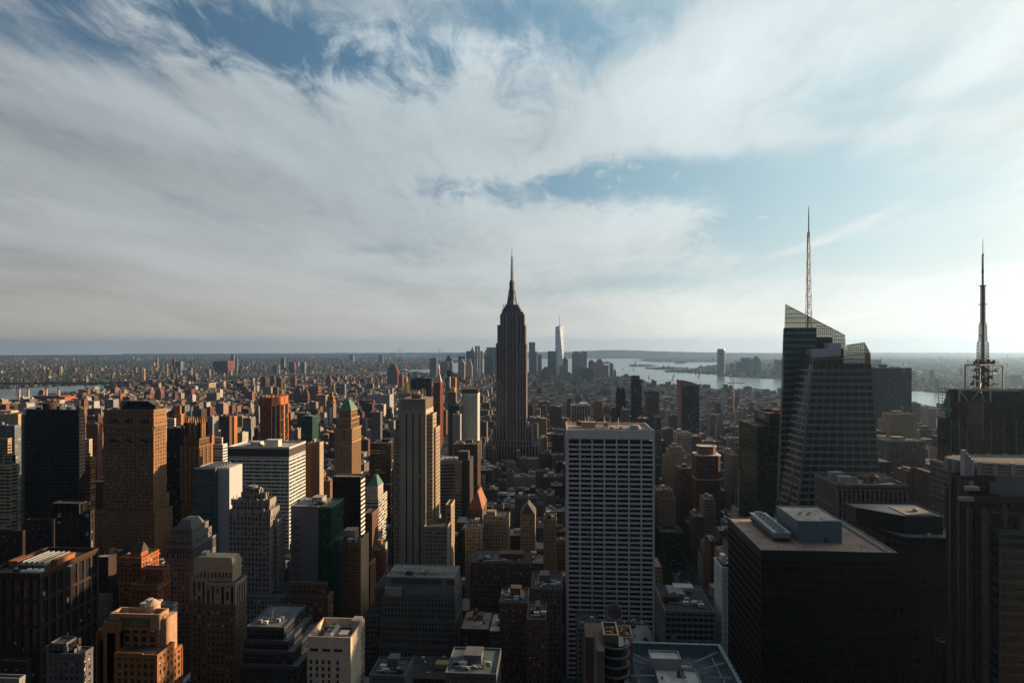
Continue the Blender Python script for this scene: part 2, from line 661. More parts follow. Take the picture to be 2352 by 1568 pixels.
def add_windows(root, x0, x1, y0, y1, z0, z1, st, fc, side, limit=100, mat=None, frac=.5):
    """Up to `limit` windows, the topmost first, each an object of its own, in the openings of the N face and one side face."""
    flr, bay, pw, sh, pr, setb, _ = st
    base = parent_loc(root)
    nf = max(1, round((z1 - z0) / flr))
    done = 0
    quota = {'N': int(limit * frac), side: limit - int(limit * frac)}
    for sd in ('N', side):
        n, bw, a = fc[sd]
        w = bw - min(pw, bw * .8)
        h = fc['fh'] - fc['sh'] - .06
        if w < .3 or h < .3:
            continue
        cnt = 0
        for f in range(nf - 1, -1, -1):
            for i in range(n):
                if cnt >= quota[sd]:
                    break
                c = a + (i + .5) * bw
                zz = z0 + f * fc['fh'] + fc['sh'] + .03
                if sd == 'N':
                    loc, me = (c, y0 + pr - .03, zz), pane_mesh(w - .06, .08, h)
                elif sd == 'W':
                    loc, me = (x1 - pr + .03, c, zz), pane_mesh(.08, w - .06, h)
                else:
                    loc, me = (x0 + pr - .03, c, zz), pane_mesh(.08, w - .06, h)
                if not me.materials:
                    me.materials.append(mat or pane_mat())
                o = bpy.data.objects.new('window', me)
                o.location = Vector(loc) - base
                o.parent = root
                col.objects.link(o)
                cnt += 1
        done += cnt
    return done


def tank(root, x, y, z, r=2.1, h=4.2, legs=3.0, name='water_tank', mat=None):
    m = MB()
    m.lathe(x, y, [(r, z + legs), (r * .96, z + legs + h)], 14)
    t = m.build(name, mat or WOOD, root)
    m = MB()
    m.cyl(x, y, z + legs + h, z + legs + h + r * .75, r * 1.12, .1, 14)
    m.build('tank_roof', mat or DARKM, t).location -= Vector((0, 0, 0))
    m = MB()
    for a in (-1, 1):
        for b in (-1, 1):
            m.bar((x + a * r * .6, y + b * r * .6, z), (x + a * r * .6, y + b * r * .6, z + legs), .15)
    m.box(x - r * .75, x + r * .75, y - r * .75, y + r * .75, z + legs - .3, z + legs)
    m.build('tank_stand', DARKM, t)
    return t


def clutter(root, x0, x1, y0, y1, z, seed=0, big=True, tk=False, wall=None, n=5):
    """Bulkhead, cooling units, ducts and vents on a flat roof."""
    q = random.Random(seed)
    w, d = x1 - x0, y1 - y0
    if w < 5 or d < 5:
        return
    if big:
        bw, bd = w * q.uniform(.25, .45), d * q.uniform(.25, .45)
        bx, by = x0 + w * q.uniform(.1, .5), y0 + d * q.uniform(.35, .55)
        m = MB()
        bh = q.uniform(3, 5)
        m.box(bx, bx + bw, by, by + bd, z, z + bh)
        m.box(bx - .15, bx + bw + .15, by - .15, by + bd + .15, z + bh - .3, z + bh + .25)
        m.build('bulkhead', wall or masonry(WALLC['concrete']), root)
    for i in range(n):
        ax, ay = x0 + w * q.uniform(.06, .85), y0 + d * q.uniform(.05, .35)
        s = q.uniform(.8, 2.2)
        m = MB()
        m.box(ax, ax + s * 1.5, ay, ay + s, z + .3, z + .3 + s * .9)
        m.box(ax + .1, ax + .3, ay + .1, ay + s - .1, z, z + .3)
        m.box(ax + s * 1.5 - .3, ax + s * 1.5 - .1, ay + .1, ay + s - .1, z, z + .3)
        m.cyl(ax + s * .75, ay + s * .5, z + .3 + s * .9, z + .5 + s * .9, s * .32, n=10)
        m.build('air_conditioner', q.choice([STEEL, WHITEM, STEEL, DARKM]), root)
    m = MB()
    for i in range(9):
        ax, ay = x0 + w * q.uniform(.05, .95), y0 + d * q.uniform(.05, .95)
        m.cyl(ax, ay, z, z + q.uniform(.8, 1.8), .25, n=8)
    ay = y0 + d * q.uniform(.1, .3)
    m.box(x0 + w * .1, x0 + w * q.uniform(.5, .85), ay, ay + .6, z + .4, z + 1.0)
    for i in range(3):
        ax, ay = x0 + w * q.uniform(.05, .6), y0 + d * q.uniform(.1, .8)
        m.bar((ax, ay, z + .5), (ax + w * q.uniform(.15, .35), ay, z + .5), .22, 6)
        m.bar((ax, ay, z + .5), (ax, min(y1, ay + d * .3), z + .5), .22, 6)
    m.build('roof_duct', STEEL, root)
    if tk:
        tank(root, x0 + w * q.uniform(.2, .8), y0 + d * q.uniform(.3, .7), z + (3.5 if big else 0), q.uniform(1.6, 2.3))


FOOT = []          # footprints already taken: x0, x1, y0, y1, top, id
NAMES = {}


def shell(root, tiers, st, wall, gl, windows=0, side='W', roofm=None, wmat=None, parapet=True):
    """Wall, glazing, windows and roofs of a building made of stacked box tiers (x0, x1, y0, y1, z0, z1)."""
    wm, gm = MB(), MB()
    left = windows
    for t in tiers:
        ts = t[6] if len(t) > 6 else st
        fc = facade(wm, gm, *t[:6], ts)
        x0, x1, y0, y1, z0, z1 = t[:6]
        rm = MB()
        rm.box(x0 + .3, x1 - .3, y0 + .3, y1 - .3, z1 - .1, z1 + .25)
        rm.build('roof', roofm or TAR, root)
        if left > 0:
            left -= add_windows(root, x0, x1, y0, y1, z0, z1, ts, fc, side, left, wmat)
    wm.build('wall', wall, root)
    gm.build('glazing', gl, root, kind='stuff')


def rect_l(L, C, B, Y, depth=None):
    x0, x1 = X(L, Y), X(C, Y)
    y1 = x1 / tang(B) if depth is None else Y + depth
    return x0, x1, Y, y1


def rect_r(B, C, Rr, Y, depth=None):
    x0, x1 = X(C, Y), X(Rr, Y)
    y1 = x0 / tang(B) if depth is None else Y + depth
    return x0, x1, Y, y1


def tower(name, label, cat, side, a, b, c, top, Y, sty='punch', wall='limestone', tint=DARK, depth=None, tiers=(), windows=0, roofm=None,
          clut=4, tk=False, big=True, tall=None, group=None, z0=0.0, wallm=None, blinds=None, seed=None):
    """A building from what the photograph shows of it: survey columns of its edges, top row, distance Y along the avenues.
    Upper tiers: (left column, right column, top row, y inset front, y inset back)."""
    if side == 'L':
        x0, x1, y0, y1 = rect_l(a, b, c, Y, depth)
        ref = x1
    else:
        x0, x1, y0, y1 = rect_r(a, b, c, Y, depth)
        if depth is not None:
            x0 = tang(a) * y1
        ref = x0
    st = STY[sty] if isinstance(sty, str) else sty
    zt = Z(top, ref, y0)
    T = [(x0, x1, y0, y1, z0, zt)]
    for t in tiers:
        yy = y0 + t[3]
        ax, bx = X(t[0], yy), X(t[1], yy)
        z = Z(t[2], bx if side == 'L' else ax, yy)
        T.append((ax, bx, yy, y1 - t[4], T[-1][5] if len(t) < 6 else z0, z))
    root = thing(name, label, cat, ((x0 + x1) / 2, (y0 + y1) / 2, z0), group)
    wm = wallm or masonry(WALLC[wall])
    gm = glass(tint, st[1], st[0], st[6] if blinds is None else blinds, (x0, y0, z0))
    shell(root, T, st, wm, gm, windows, 'W' if side == 'L' else 'E', roofm)
    x0_, x1_, y0_, y1_, _, zz = T[-1]
    if clut:
        clutter(root, x0_ + 1.2, x1_ - 1.2, y0_ + 1.2, y1_ - 1.2, zz + .25, seed if seed is not None else int(abs(x0 * 13 + y0)), big, tk, wm, clut)
    FOOT.append((x0, x1, y0, y1, T[-1][5]))
    root['h'] = zt
    return root, T

# ---------------------------------------------------------------- ground, water, hills, haze
def land_mat(dark, light, sc):
    m, nt, b = new_mat('land')
    g = nt.nodes.new('ShaderNodeNewGeometry')
    x, y, z = sep(nt, g.outputs['Position'])
    n1 = noise(nt, comb(nt, x * sc, y * sc, 0.0), 1, 6, 0.65)
    n2 = noise(nt, comb(nt, x * sc * 7, y * sc * 7, 4.0), 1, 4, 0.6)
    nt.links.new(mix(nt, (n1 * 0.6 + n2 * 0.7 - 0.15).smooth(.3, .75), dark, light), b.inputs['Base Color'])
    b.inputs['Roughness'].default_value = .9
    b.inputs['Specular IOR Level'].default_value = .15
    return m


def water_mat():
    m, nt, b = new_mat('water')
    g = nt.nodes.new('ShaderNodeNewGeometry')
    x, y, z = sep(nt, g.outputs['Position'])
    n1 = noise(nt, comb(nt, x * .0009, y * .0022, 0.0), 1, 5, .6, .6)
    n2 = noise(nt, comb(nt, x * .02, y * .06, 0.0), 1, 4, .6)
    nt.links.new(mix(nt, n1.smooth(.3, .7), (.025, .045, .045), (.04, .06, .058)), b.inputs['Base Color'])
    nt.links.new((n1 * .2 + .12).k, b.inputs['Roughness'])
    bp = nt.nodes.new('ShaderNodeBump')
    b.inputs['Specular IOR Level'].default_value = .85
    bp.inputs['Strength'].default_value = .3
    bp.inputs['Distance'].default_value = 3.0
    nt.links.new((n2 + n1).k, bp.inputs['Height'])
    nt.links.new(bp.outputs[0], b.inputs['Normal'])
    return m


def sheet(name, ring, z, thick, mat, label=None):
    m = MB()
    m.frustum(ring, z - thick, ring, z, True, False)
    area = sum(a[0] * b[1] - b[0] * a[1] for a, b in zip(ring, ring[1:] + ring[:1]))
    if area < 0:
        ring = ring[::-1]
        m = MB()
        m.frustum(ring, z - thick, ring, z, True, False)
    return m.build(name, mat, kind='structure')


RW = 33000
sheet('water', [(RW * math.cos(6.28319 * i / 96), RW * math.sin(6.28319 * i / 96)) for i in range(96)], -3, 1, water_mat())
MANH = [(-2300, -900), G(-300, 968), G(0, 932), G(70, 930), G(150, 905), G(265, 893), G(335, 884), G(600, 874), G(850, 863), G(990, 860), G(1080, 861), G(1150, 857),
        G(1300, 857), G(1380, 861), G(1408, 868), G(1451, 870), G(1486, 878), G(1513, 884), G(1562, 888), G(1608, 891), G(1713, 901), G(1764, 904), G(1900, 918),
        G(2095, 937), G(2155, 945), G(2352, 965), (2600, 1500), (2600, -900)]
BROOK = [G(-600, 925), G(0, 891), G(150, 885), G(260, 881), G(335, 881.5), G(600, 872.5), G(838, 861), G(880, 852), G(985, 846), G(1000, 841), G(985, 836), G(1060, 832),
         G(1080, 827), G(1000, 824), G(930, 821), G(900, 815), (-9000, 31000), (-24000, 22000), (-32000, 5000), (-9000, 1200)]
JERSEY = [G(1528, 852), G(1640, 859), G(1680, 865), G(1764, 868), G(1800, 870), G(2000, 889), G(2095, 896), G(2160, 900), G(2352, 914), G(2700, 950), (30000, 9000), (27000, 18000),
          (17500, 27500), G(1900, 816), G(1850, 826), G(1700, 829), G(1600, 845)]
BAYONNE = [G(1463, 827), G(1500, 831), G(1764, 832), G(1850, 829), G(1800, 821), G(1500, 822)]
LANDMAT = land_mat((.012, .02, .014), (.05, .048, .038), .004)
sheet('ground', MANH, 0, 6, land_mat((.028, .028, .03), (.05, .048, .046), .05))
sheet('far_shore_land', BROOK, 0, 6, LANDMAT)
sheet('river_shore_land', JERSEY, 0, 6, LANDMAT)
sheet('peninsula_land', BAYONNE, 0, 6, LANDMAT)
GREEN = land_mat((.012, .022, .012), (.06, .065, .035), .01)
for nm, ring in (('statue_island', [(1446, 840), (1452, 841.3), (1480, 841.5), (1505, 840.5), (1511, 839.4), (1490, 837.8), (1470, 837.6), (1455, 838.4)]),
                 ('station_island', [(1494, 847), (1515, 848.3), (1545, 848), (1562, 846), (1550, 842.5), (1530, 842), (1510, 843)]),
                 ('pier_land', [(1528, 853), (1560, 855.5), (1640, 856), (1648, 852), (1600, 850.5), (1560, 851)])):
    sheet(nm, [G(*p) for p in ring], 1.5, 6, GREEN)


def hill_range(name, prof, dfront, dback, z0=0):
    """Far hills: front foot at depth dfront, crest at dback; prof lists (survey column, crest row)."""
    v, f = [], []
    nr = 7
    q = random.Random(3)
    cols_ = []
    for i in range(len(prof) - 1):
        (a, ya), (b, yb) = prof[i], prof[i + 1]
        n = max(2, int((b - a) / 10))
        for j in range(n):
            cols_.append((a + (b - a) * j / n, ya + (yb - ya) * j / n))
    cols_.append(prof[-1])
    for px, py in cols_:
        zc = max(2, HC - (py - CY) / FL * dback + q.uniform(-6, 6))
        for r in range(nr):
            t = r / (nr - 1)
            d = dfront + (dback - dfront) * t
            u = (px - CX) / FL * d
            v.append((u * math.cos(YAW) - d * math.sin(YAW), u * math.sin(YAW) + d * math.cos(YAW), z0 + zc * t ** 1.5))
        d = dback * 1.08
        u = (px - CX) / FL * d
        v.append((u * math.cos(YAW) - d * math.sin(YAW), u * math.sin(YAW) + d * math.cos(YAW), z0))
    k = nr + 1
    for i in range(len(cols_) - 1):
        for r in range(k - 1):
            f.append((i * k + r, (i + 1) * k + r, (i + 1) * k + r + 1, i * k + r + 1))
    m = MB()
    m.v, m.f = v, f
    return m.build(name, land_mat((.014, .024, .018), (.06, .065, .05), .0012), kind='structure')


hill_range('hills', [(900, 820), (1010, 814), (1060, 810), (1230, 808), (1290, 809), (1330, 806), (1390, 804), (1440, 804), (1500, 806), (1580, 808), (1680, 810), (1800, 812), (1960, 816)], 16600, 21500, -2)
hill_range('far_hills', [(280, 814), (420, 812), (650, 811), (880, 810), (1050, 809), (1200, 809), (1500, 810), (1800, 810), (2000, 809.5), (2350, 810), (2700, 812)], 25500, 29500, -2)

hz = MB()
hz.box(-34500, 34500, -5000, 34500, -4.8, 640)
m, nt, b = new_mat('haze')
nt.nodes.remove(b)
pv = nt.nodes.new('ShaderNodeVolumePrincipled')
pv.inputs['Color'].default_value = (.40, .66, 1.0, 1)
pv.inputs['Density'].default_value = 3.2e-5
pv.inputs['Anisotropy'].default_value = .70
nt.links.new(pv.outputs[0], nt.nodes['Material Output'].inputs['Volume'])
hzo = hz.build('haze', m, kind='stuff')

# ---------------------------------------------------------------- street grid
AVE = [-3650, -3420, -3190, -2960, -2730, -2500, -2270, -2050, -1850, -1650, -1440, -1230, -1130 + 110, -860, -700, -570, -440, -305, -165, 150, 425, 690, 960, 1240, 1520, 1800]
STREET0, STEP = 121.0, 80.5


def inside(p, poly):
    x, y = p
    r = False
    j = len(poly) - 1
    for i in range(len(poly)):
        (xi, yi), (xj, yj) = poly[i], poly[j]
        if (yi > y) != (yj > y) and x < (xj - xi) * (y - yi) / (yj - yi) + xi:
            r = not r
        j = i
    return r


pv_ = MB()
BLOCKS = []
for a0, a1 in zip(AVE, AVE[1:]):
    for k in range(-11, 80):
        y0, y1 = STREET0 + k * STEP + 8, STREET0 + (k + 1) * STEP - 8
        x0, x1 = a0 + 14, a1 - 14
        if False:
            pass
        cx, cy = (x0 + x1) / 2, (y0 + y1) / 2
        if not inside((cx, cy), MANH) or abs(cx - cy * tang(1176)) > abs(cy) * .95 + 420:
            continue
        BLOCKS.append((x0, x1, y0, y1))
        if cy < 1800:
            pv_.box(x0 - 4, x1 + 4, y0 - 3.5, y1 + 3.5, 0, .16)
pv_.build('pavement', roofing((.06, .058, .056)), kind='structure')
rm_ = MB()
for ax in AVE[15:21]:
    for lane in (-6, -2, 2, 6):
        yy = 60.0
        while yy < 1500:
            rm_.box(ax + lane - .07, ax + lane + .07, yy, yy + 3, .004, .012)
            yy += 12
rm_.build('road_markings', roofing((.6, .6, .58)), kind='structure')

# ---------------------------------------------------------------- landmark buildings
def plain(root, name, mat, x0, x1, y0, y1, z0, z1, cap=None):
    m = MB()
    m.box(x0, x1, y0, y1, z0, z1)
    if cap:
        m.box(x0 - cap, x1 + cap, y0 - cap, y1 + cap, z1 - .4, z1 + .3)
    return m.build(name, mat, root)


def lerp(a, b, t):
    return Vector(a) * (1 - t) + Vector(b) * t


def bil(c, u, v):
    return lerp(lerp(c[0], c[1], u), lerp(c[3], c[2], u), v)


def panel(m, c, nf, nb, sp=.35, mu=.08, th=.35, out=.25, v0=0.0, v1=1.0, mo=.03):
    """Spandrels and mullions on any four-cornered face (corners seen from outside, from bottom left)."""
    n = (Vector(c[1]) - Vector(c[0])).cross(Vector(c[3]) - Vector(c[0])).normalized()
    o = n * out
    for k in range(nf):
        a = v0 + (v1 - v0) * k / nf
        b = a + (v1 - v0) / nf * sp
        m.slab(bil(c, 0, a) + o, bil(c, 1, a) + o, bil(c, 1, b) + o, bil(c, 0, b) + o, th)
    if mu:
        o = n * (out + mo)
        for i in range(nb + 1):
            u0, u1 = max(0, (i - mu / 2) / nb), min(1, (i + mu / 2) / nb)
            m.slab(bil(c, u0, v0) + o, bil(c, u1, v0) + o, bil(c, u1, v1) + o, bil(c, u0, v1) + o, th + mo)


def text_obj(name, body, size, mat, parent, loc, rot, extrude=.15):
    cu = bpy.data.curves.new(name, 'FONT')
    cu.body = body
    cu.size = size
    cu.extrude = extrude
    cu.align_x = 'CENTER'
    cu.align_y = 'CENTER'
    cu.materials.append(mat)
    o = bpy.data.objects.new(name, cu)
    col.objects.link(o)
    o.parent = parent
    o.location = Vector(loc) - parent_loc(parent)
    o.rotation_euler = rot
    me = bpy.data.meshes.new_from_object(o.evaluated_get(bpy.context.evaluated_depsgraph_get()))
    n = bpy.data.objects.new(name, me)
    n.parent, n.location, n.rotation_euler = parent, o.location, rot
    bpy.data.objects.remove(o)
    n.name = name
    col.objects.link(n)
    return n


LIME = masonry(WALLC['limestone'])
CONC = masonry(WALLC['concrete'])
WHITEW = masonry(WALLC['white'], var=.12)
BLACKW = metal(WALLC['black'], .35)
GREYW = masonry(WALLC['grey'])
ORNG = masonry(WALLC['orange brick'])
REDB = masonry(WALLC['red brick'])
BROWNB = masonry(WALLC['brown brick'])


# --- the tall stepped skyscraper with the mast in the middle of the view
def stepped_skyscraper():
    Y = 1250.0
    xl, xr = X(1139, Y), X(1209, Y)
    xc = (xl + xr) / 2
    root = thing('stepped_skyscraper', 'tallest stepped stone skyscraper with a tapering mast, standing alone at the centre', 'skyscraper', (xc, Y + 22, 0))
    st = (3.7, 5.9, 2.5, .0, .9, .45, .1)
    zz = lambda row, yy=Y: Z(row, xc, yy)
    wm, gm, rm = MB(), MB(), MB()

    def tier(pa, pb, ya, yb, z0, z1):
        a, b = X(pa, Y), X(pb, Y)
        facade(wm, gm, a, b, ya, yb, z0, z1, st)
        rm = MB()
        rm.box(a + .4, b - .4, ya + .4, yb - .4, z1 - .1, z1 + .2)
        rm.build('roof', TAR, root)
        FOOT.append((a, b, ya, yb, z1))
    tier(1090, 1248, Y - 10, Y + 60, 0, 26)
    tier(1115, 1238, Y - 5, Y + 56, 26, zz(1022))
    tier(1129, 1224, Y - 2.5, Y + 54, zz(1022), zz(1012))
    tier(1132, 1222, Y + 4, Y + 50, zz(1012), zz(981))
    zs = zz(789)
    for pa, pb in ((1139, 1163.5), (1186.5, 1209)):
        tier(pa, pb, Y, Y + 48, zz(1012), zs)
    tier(1142, 1163.5, Y + 2.5, Y + 45, zs, zz(747))
    tier(1186.5, 1207, Y + 2.5, Y + 45, zs, zz(747))
    tier(1163.6, 1186.4, Y + 3.5, Y + 44, zz(1012), zz(717))
    tier(1148, 1163.5, Y + 5, Y + 42, zz(747), zz(722))
    tier(1186.5, 1204, Y + 5, Y + 42, zz(747), zz(722))
    tier(1151, 1201, Y + 8, Y + 40, zz(722), zz(716))
    wm.build('wall', masonry((.21, .17, .165)), root)
    gm.build('glazing', glass((.008, .009, .010), 1.5, 3.7, .10, bc=(.10, .095, .09)), root, kind='stuff')
    yc = Y + 24
    k = DEP(xc, yc) / FL
    z = lambda row: Z(row, xc, yc)
    m = MB()
    for w, r0, r1 in ((42, 716, 711), (36, 711, 706), (29, 706, 701)):
        m.box(xc - w / 2 * k, xc + w / 2 * k, yc - 13, yc + 13, z(r0), z(r1) + .2)
        m.box(xc - w / 2 * k - .5, xc + w / 2 * k + .5, yc - 13.5, yc + 13.5, z(r1) - .4, z(r1) + .5)
    m.build('observatory', masonry((.10, .095, .095)), root)
    m = MB()
    prof = [(12.0, 701), (9.0, 690), (7.0, 676), (6.3, 660), (6.3, 652), (7.0, 651), (7.0, 649), (5.2, 648), (5.2, 645), (3.4, 643), (2.2, 640)]
    m.lathe(xc, yc, [(a * k, z(b)) for a, b in prof], 8, .39)
    for s in (-1, 1):
        m.frustum([(xc + s * 11 * k - 1, yc - 3), (xc + s * 11 * k + 1, yc - 3), (xc + s * 11 * k + 1, yc + 3), (xc + s * 11 * k - 1, yc + 3)], z(703),
                  [(xc + s * 6.5 * k - .4, yc - 1), (xc + s * 6.5 * k + .4, yc - 1), (xc + s * 6.5 * k + .4, yc + 1), (xc + s * 6.5 * k - .4, yc + 1)], z(665))
    for s in range(5):
        w = (s - 2) * 2.2
        m.box(xc + w * k - .35, xc + w * k + .35, yc - 7.2 * k - .4, yc - 5 * k, z(695), z(655))
    m.build('mast_tower', metal((.10, .10, .105), .4, .3), root)
    m = MB()
    m.lathe(xc, yc, [(2.0 * k, z(641)), (1.7 * k, z(618)), (1.3 * k, z(604)), (.8 * k, z(588)), (.55 * k, z(580)), (.4 * k, z(566))], 8)
    for row in (636, 630, 625, 618, 611, 604, 598, 592):
        w = 3.0 if row > 610 else 1.9
        m.cyl(xc, yc, z(row) - .5, z(row) + .5, w * k, n=8)
        m.box(xc - w * k - .6, xc - w * k, yc - .2, yc + .2, z(row) - 2.5, z(row) + 2.5)
        m.box(xc + w * k, xc + w * k + .6, yc - .2, yc + .2, z(row) - 3, z(row) + 2)
    m.build('antenna', metal((.07, .07, .075), .5), root)
    m = MB()
    q = random.Random(4)
    for i in range(26):
        a = q.uniform(-20, 20)
        m.bar((xc + a * k, yc - q.uniform(8, 13), z(707)), (xc + a * k, yc - q.uniform(8, 13), z(q.uniform(694, 703))), .18)
    m.build('roof_antenna', DARKM, root)


stepped_skyscraper()


# --- glass crystal tower with a lattice spire, right
def crystal_tower():
    root = thing('crystal_tower', 'faceted blue grey glass tower with sloping crystal top and white lattice spire', 'skyscraper', (235, 560, 0))
    YA, YB = 525.0, 556.0

    def P(px, py, y):
        x = X(px, y)
        return Vector((x, y, Z(py, x, y)))

    def base(px, py, px2, py2, y):
        a, b = P(px, py, y), P(px2, py2, y)
        t = a.z / (a.z - b.z)
        return a + (b - a) * t
    A2, A3 = P(1869, 821.5, YA), P(1999, 812.5, YA)
    a2, a3 = base(1869, 821.5, 1837, 1134, YA), base(1999, 812.5, 2019, 1084, YA)
    A1 = P(1838.4, 805, YA + 26)
    a1 = base(1838.4, 805, 1793, 1159, YA + 26)
    A3b = P(1986, 786.5, YA + 48)
    A3b.x = max(A3b.x, A3.x - 2)
    a3b = Vector((a3.x + 3, YA + 48, 0))
    A1b = Vector((A1.x + 8, YA + 48, P(1944, 793, YA + 48).z))
    a1b = Vector((a1.x, YA + 48, 0))
    B1, B2 = P(1804, 699, YB), P(1940.5, 769.5, YB)
    b1, b2 = base(1804, 699, 1791, 1109, YB), base(1940.5, 769.5, 1946, 830, YB)
    b2.x = B2.x + 14
    B1b, B2b = B1 + Vector((3, 34, -3)), B2 + Vector((2, 34, -3))
    B1b.x = X(1801.5, YB + 34)
    b1b, b2b = Vector((X(1772, YB + 34), YB + 34, 0)), Vector((b2.x, YB + 34, 0))
    gA = glass((.012, .02, .023), 1.5, 4.6, .10, rough=.07, spec=.5, bc=(.07, .07, .065))
    # opaque volumes stop below the see-through screens
    zo = A2.z - 5.5
    g = MB()

    def cut(lo, hi, z):
        return lo + (hi - lo) * ((z - lo.z) / (hi.z - lo.z))
    ringA = [(a2, A2), (a3, A3), (a3b, A3b), (a1b, A1b), (a1, A1)]
    lo = [(p[0].x, p[0].y) for p in ringA]
    hi = [cut(p[0], p[1], zo) for p in ringA]
    g.frustum(lo, 0, [(p.x, p.y) for p in hi], zo, True)
    zb = Z(752.5, B1.x, YB)
    zb2 = Z(774, B1.x, YB)
    xs = [X(1875, YB), X(1912, YB)]

    def bx(x):
        return [(b1.x + .3, YB + .3), (x, YB + .3), (x, YB + 34), (b1b.x + .3, YB + 34)]
    tl = cut(b1, B1, zb)
    g.frustum(bx(b2.x - 15), 0, [(tl.x, YB + .3), (xs[0], YB + .3), (xs[0], YB + 33), (cut(b1b, B1b, zb).x, YB + 33)], zb, True)
    g.box(xs[0] + .02, xs[1], YB + .35, YB + 32, 30, zb2)
    g.box(xs[1] + .02, B2.x - 1, YB + .4, YB + 32, 30, Z(800, B2.x, YB))
    g.build('glazing', gA, root, kind='stuff')
    # spandrels and mullions of every face
    w = MB()
    hiV = {0: cut(a2, A2, zo), 1: cut(a3, A3, zo), 4: cut(a1, A1, zo), 2: cut(a3b, A3b, zo)}
    front = [a2, a3, hiV[1], hiV[0]]
    panel(w, front, 46, 9, .34, .10, .3, .30)
    wf = MB()
    panel(wf, [a1, a2, hiV[0], hiV[4]], 46, 5, .30, .03, .5, 1.3)
    wf.build('facet_spandrel', metal((.10, .14, .15), .35), root)  # darker copy of the spandrel colour, holding down sky light on this facet
    panel(w, [a3, a3b, hiV[2], hiV[1]], 46, 8, .34, .05, .3, .25)
    panel(w, [b1, Vector((xs[0], YB, 0)), Vector((xs[0], YB, zb)), tl], 52, 9, .34, .07, .3, .1)
    w.build('spandrel', metal((.15, .215, .23), .35), root)
    w = MB()
    panel(w, [b1b, b1, tl, cut(b1b, B1b, zb)], 52, 6, .45, .12, .3, .2)
    w.build('side_spandrel', masonry((.24, .16, .11)), root)
    # see-through screens above the roofs
    gm, nt, b = new_mat('screen_glass')
    tr = nt.nodes.new('ShaderNodeBsdfTransparent')
    tr.inputs[0].default_value = (.68, .69, .63, 1)
    ms = nt.nodes.new('ShaderNodeMixShader')
    ms.inputs[0].default_value = .22
    b.inputs['Base Color'].default_value = (.12, .13, .12, 1)
    b.inputs['Roughness'].default_value = .12
    nt.links.new(tr.outputs[0], ms.inputs[1])
    nt.links.new(b.outputs[0], ms.inputs[2])
    nt.links.new(ms.outputs[0], nt.nodes['Material Output'].inputs[0])
    s, f = MB(), MB()

    def screen(c, nf, nb, name=None):
        s.slab(*c, .12)
        n = (Vector(c[1]) - Vector(c[0])).cross(Vector(c[3]) - Vector(c[0])).normalized()
        for i in range(nb + 1):
            f.bar(bil(c, i / nb, 0) + n * .1, bil(c, i / nb, 1) + n * .1, .17)
        zmin, zmax = min(q.z for q in c), max(q.z for q in c)
        for k in range(nf + 1):
            z = zmin + (zmax - zmin) * k / nf
            pts = []
            for p, q in zip(c, c[1:] + c[:1]):
                if (p.z - z) * (q.z - z) < 0:
                    pts.append(p + (q - p) * ((z - p.z) / (q.z - p.z)))
            if len(pts) == 2:
                f.bar(pts[0] + n * .12, pts[1] + n * .12, .24)
                f.bar(pts[0] + n * .12 + Vector((0, 0, 1.1)), pts[1] + n * .12 + Vector((0, 0, 1.1)), .09) if k < nf - 2 else None
        f.bar(c[3] + n * .1, c[2] + n * .1, .3)
    Bb2 = Vector((B2.x + 1, YB, Z(815, B2.x, YB)))
    Bb1 = cut(b1, B1, Z(815, B1.x, YB))
    screen([cut(b1, B1, zb), Vector((xs[0], YB, zb)), Vector((xs[0], YB, B1.z + (B2.z - B1.z) * (xs[0] - B1.x) / (B2.x - B1.x))), B1], 5, 20)
    screen([Vector((xs[0], YB, zb2)), Vector((xs[1], YB, zb2)), Vector((xs[1], YB, B1.z + (B2.z - B1.z) * (xs[1] - B1.x) / (B2.x - B1.x))),
            Vector((xs[0], YB, B1.z + (B2.z - B1.z) * (xs[0] - B1.x) / (B2.x - B1.x)))], 6, 8)
    screen([Vector((xs[1], YB, Bb2.z)), Bb2, B2, Vector((xs[1], YB, B1.z + (B2.z - B1.z) * (xs[1] - B1.x) / (B2.x - B1.x)))], 7, 6)
    screen([hiV[0], hiV[1], A3, A2], 2, 22)
    screen([hiV[4], hiV[0], A2, A1], 3, 8)
    A3c = A3.lerp(A3b, .8)
    screen([hiV[1], hiV[2], A3b, A3], 6, 12)
    zs = Z(815, X(1944, YA + 48), YA + 48)
    xl_, xr_ = X(1944, YA + 48), X(1986, YA + 48)
    screen([Vector((xl_, YA + 48, zs)), Vector((xr_, YA + 48, zs)), Vector((xr_, YA + 48, Z(786.5, xr_, YA + 48))), Vector((xl_, YA + 48, Z(793, xl_, YA + 48)))], 5, 9)
    s.build('glass_screen', gm, root)
    f.build('screen_frame', metal((.06, .065, .06), .4), root)
    # roof plant
    yr = YA + 20
    for (pa, pb, ra, rb, dy) in ((1864, 1905, 800.5, 822, 0), (1905.2, 1934, 787.5, 822, 2), (1934.2, 1943, 801, 822, 4)):
        plain(root, 'plant_room', metal((.55, .58, .60), .6) if pa < 1934 else DARKM, X(pa, yr), X(pb, yr), yr + dy, yr + 16, Z(rb, X(pa, yr), yr) - 2, Z(ra, X(pa, yr), yr))
    plain(root, 'roof', TAR, min(p.x for p in hi) + 6, max(p.x for p in hi) - 4, YA + 4, YA + 46, zo + .02, zo + .5)
    # spire
    xs_, ys_ = X(1857.5, YB + 14), YB + 14
    z0, z1 = Z(735, xs_, ys_), Z(473, xs_, ys_)
    m = MB()
    zt = Z(533, xs_, ys_)
    k = DEP(xs_, ys_) / FL
    rA, rB = 6.2 * k, 2.0 * k
    nseg = 14
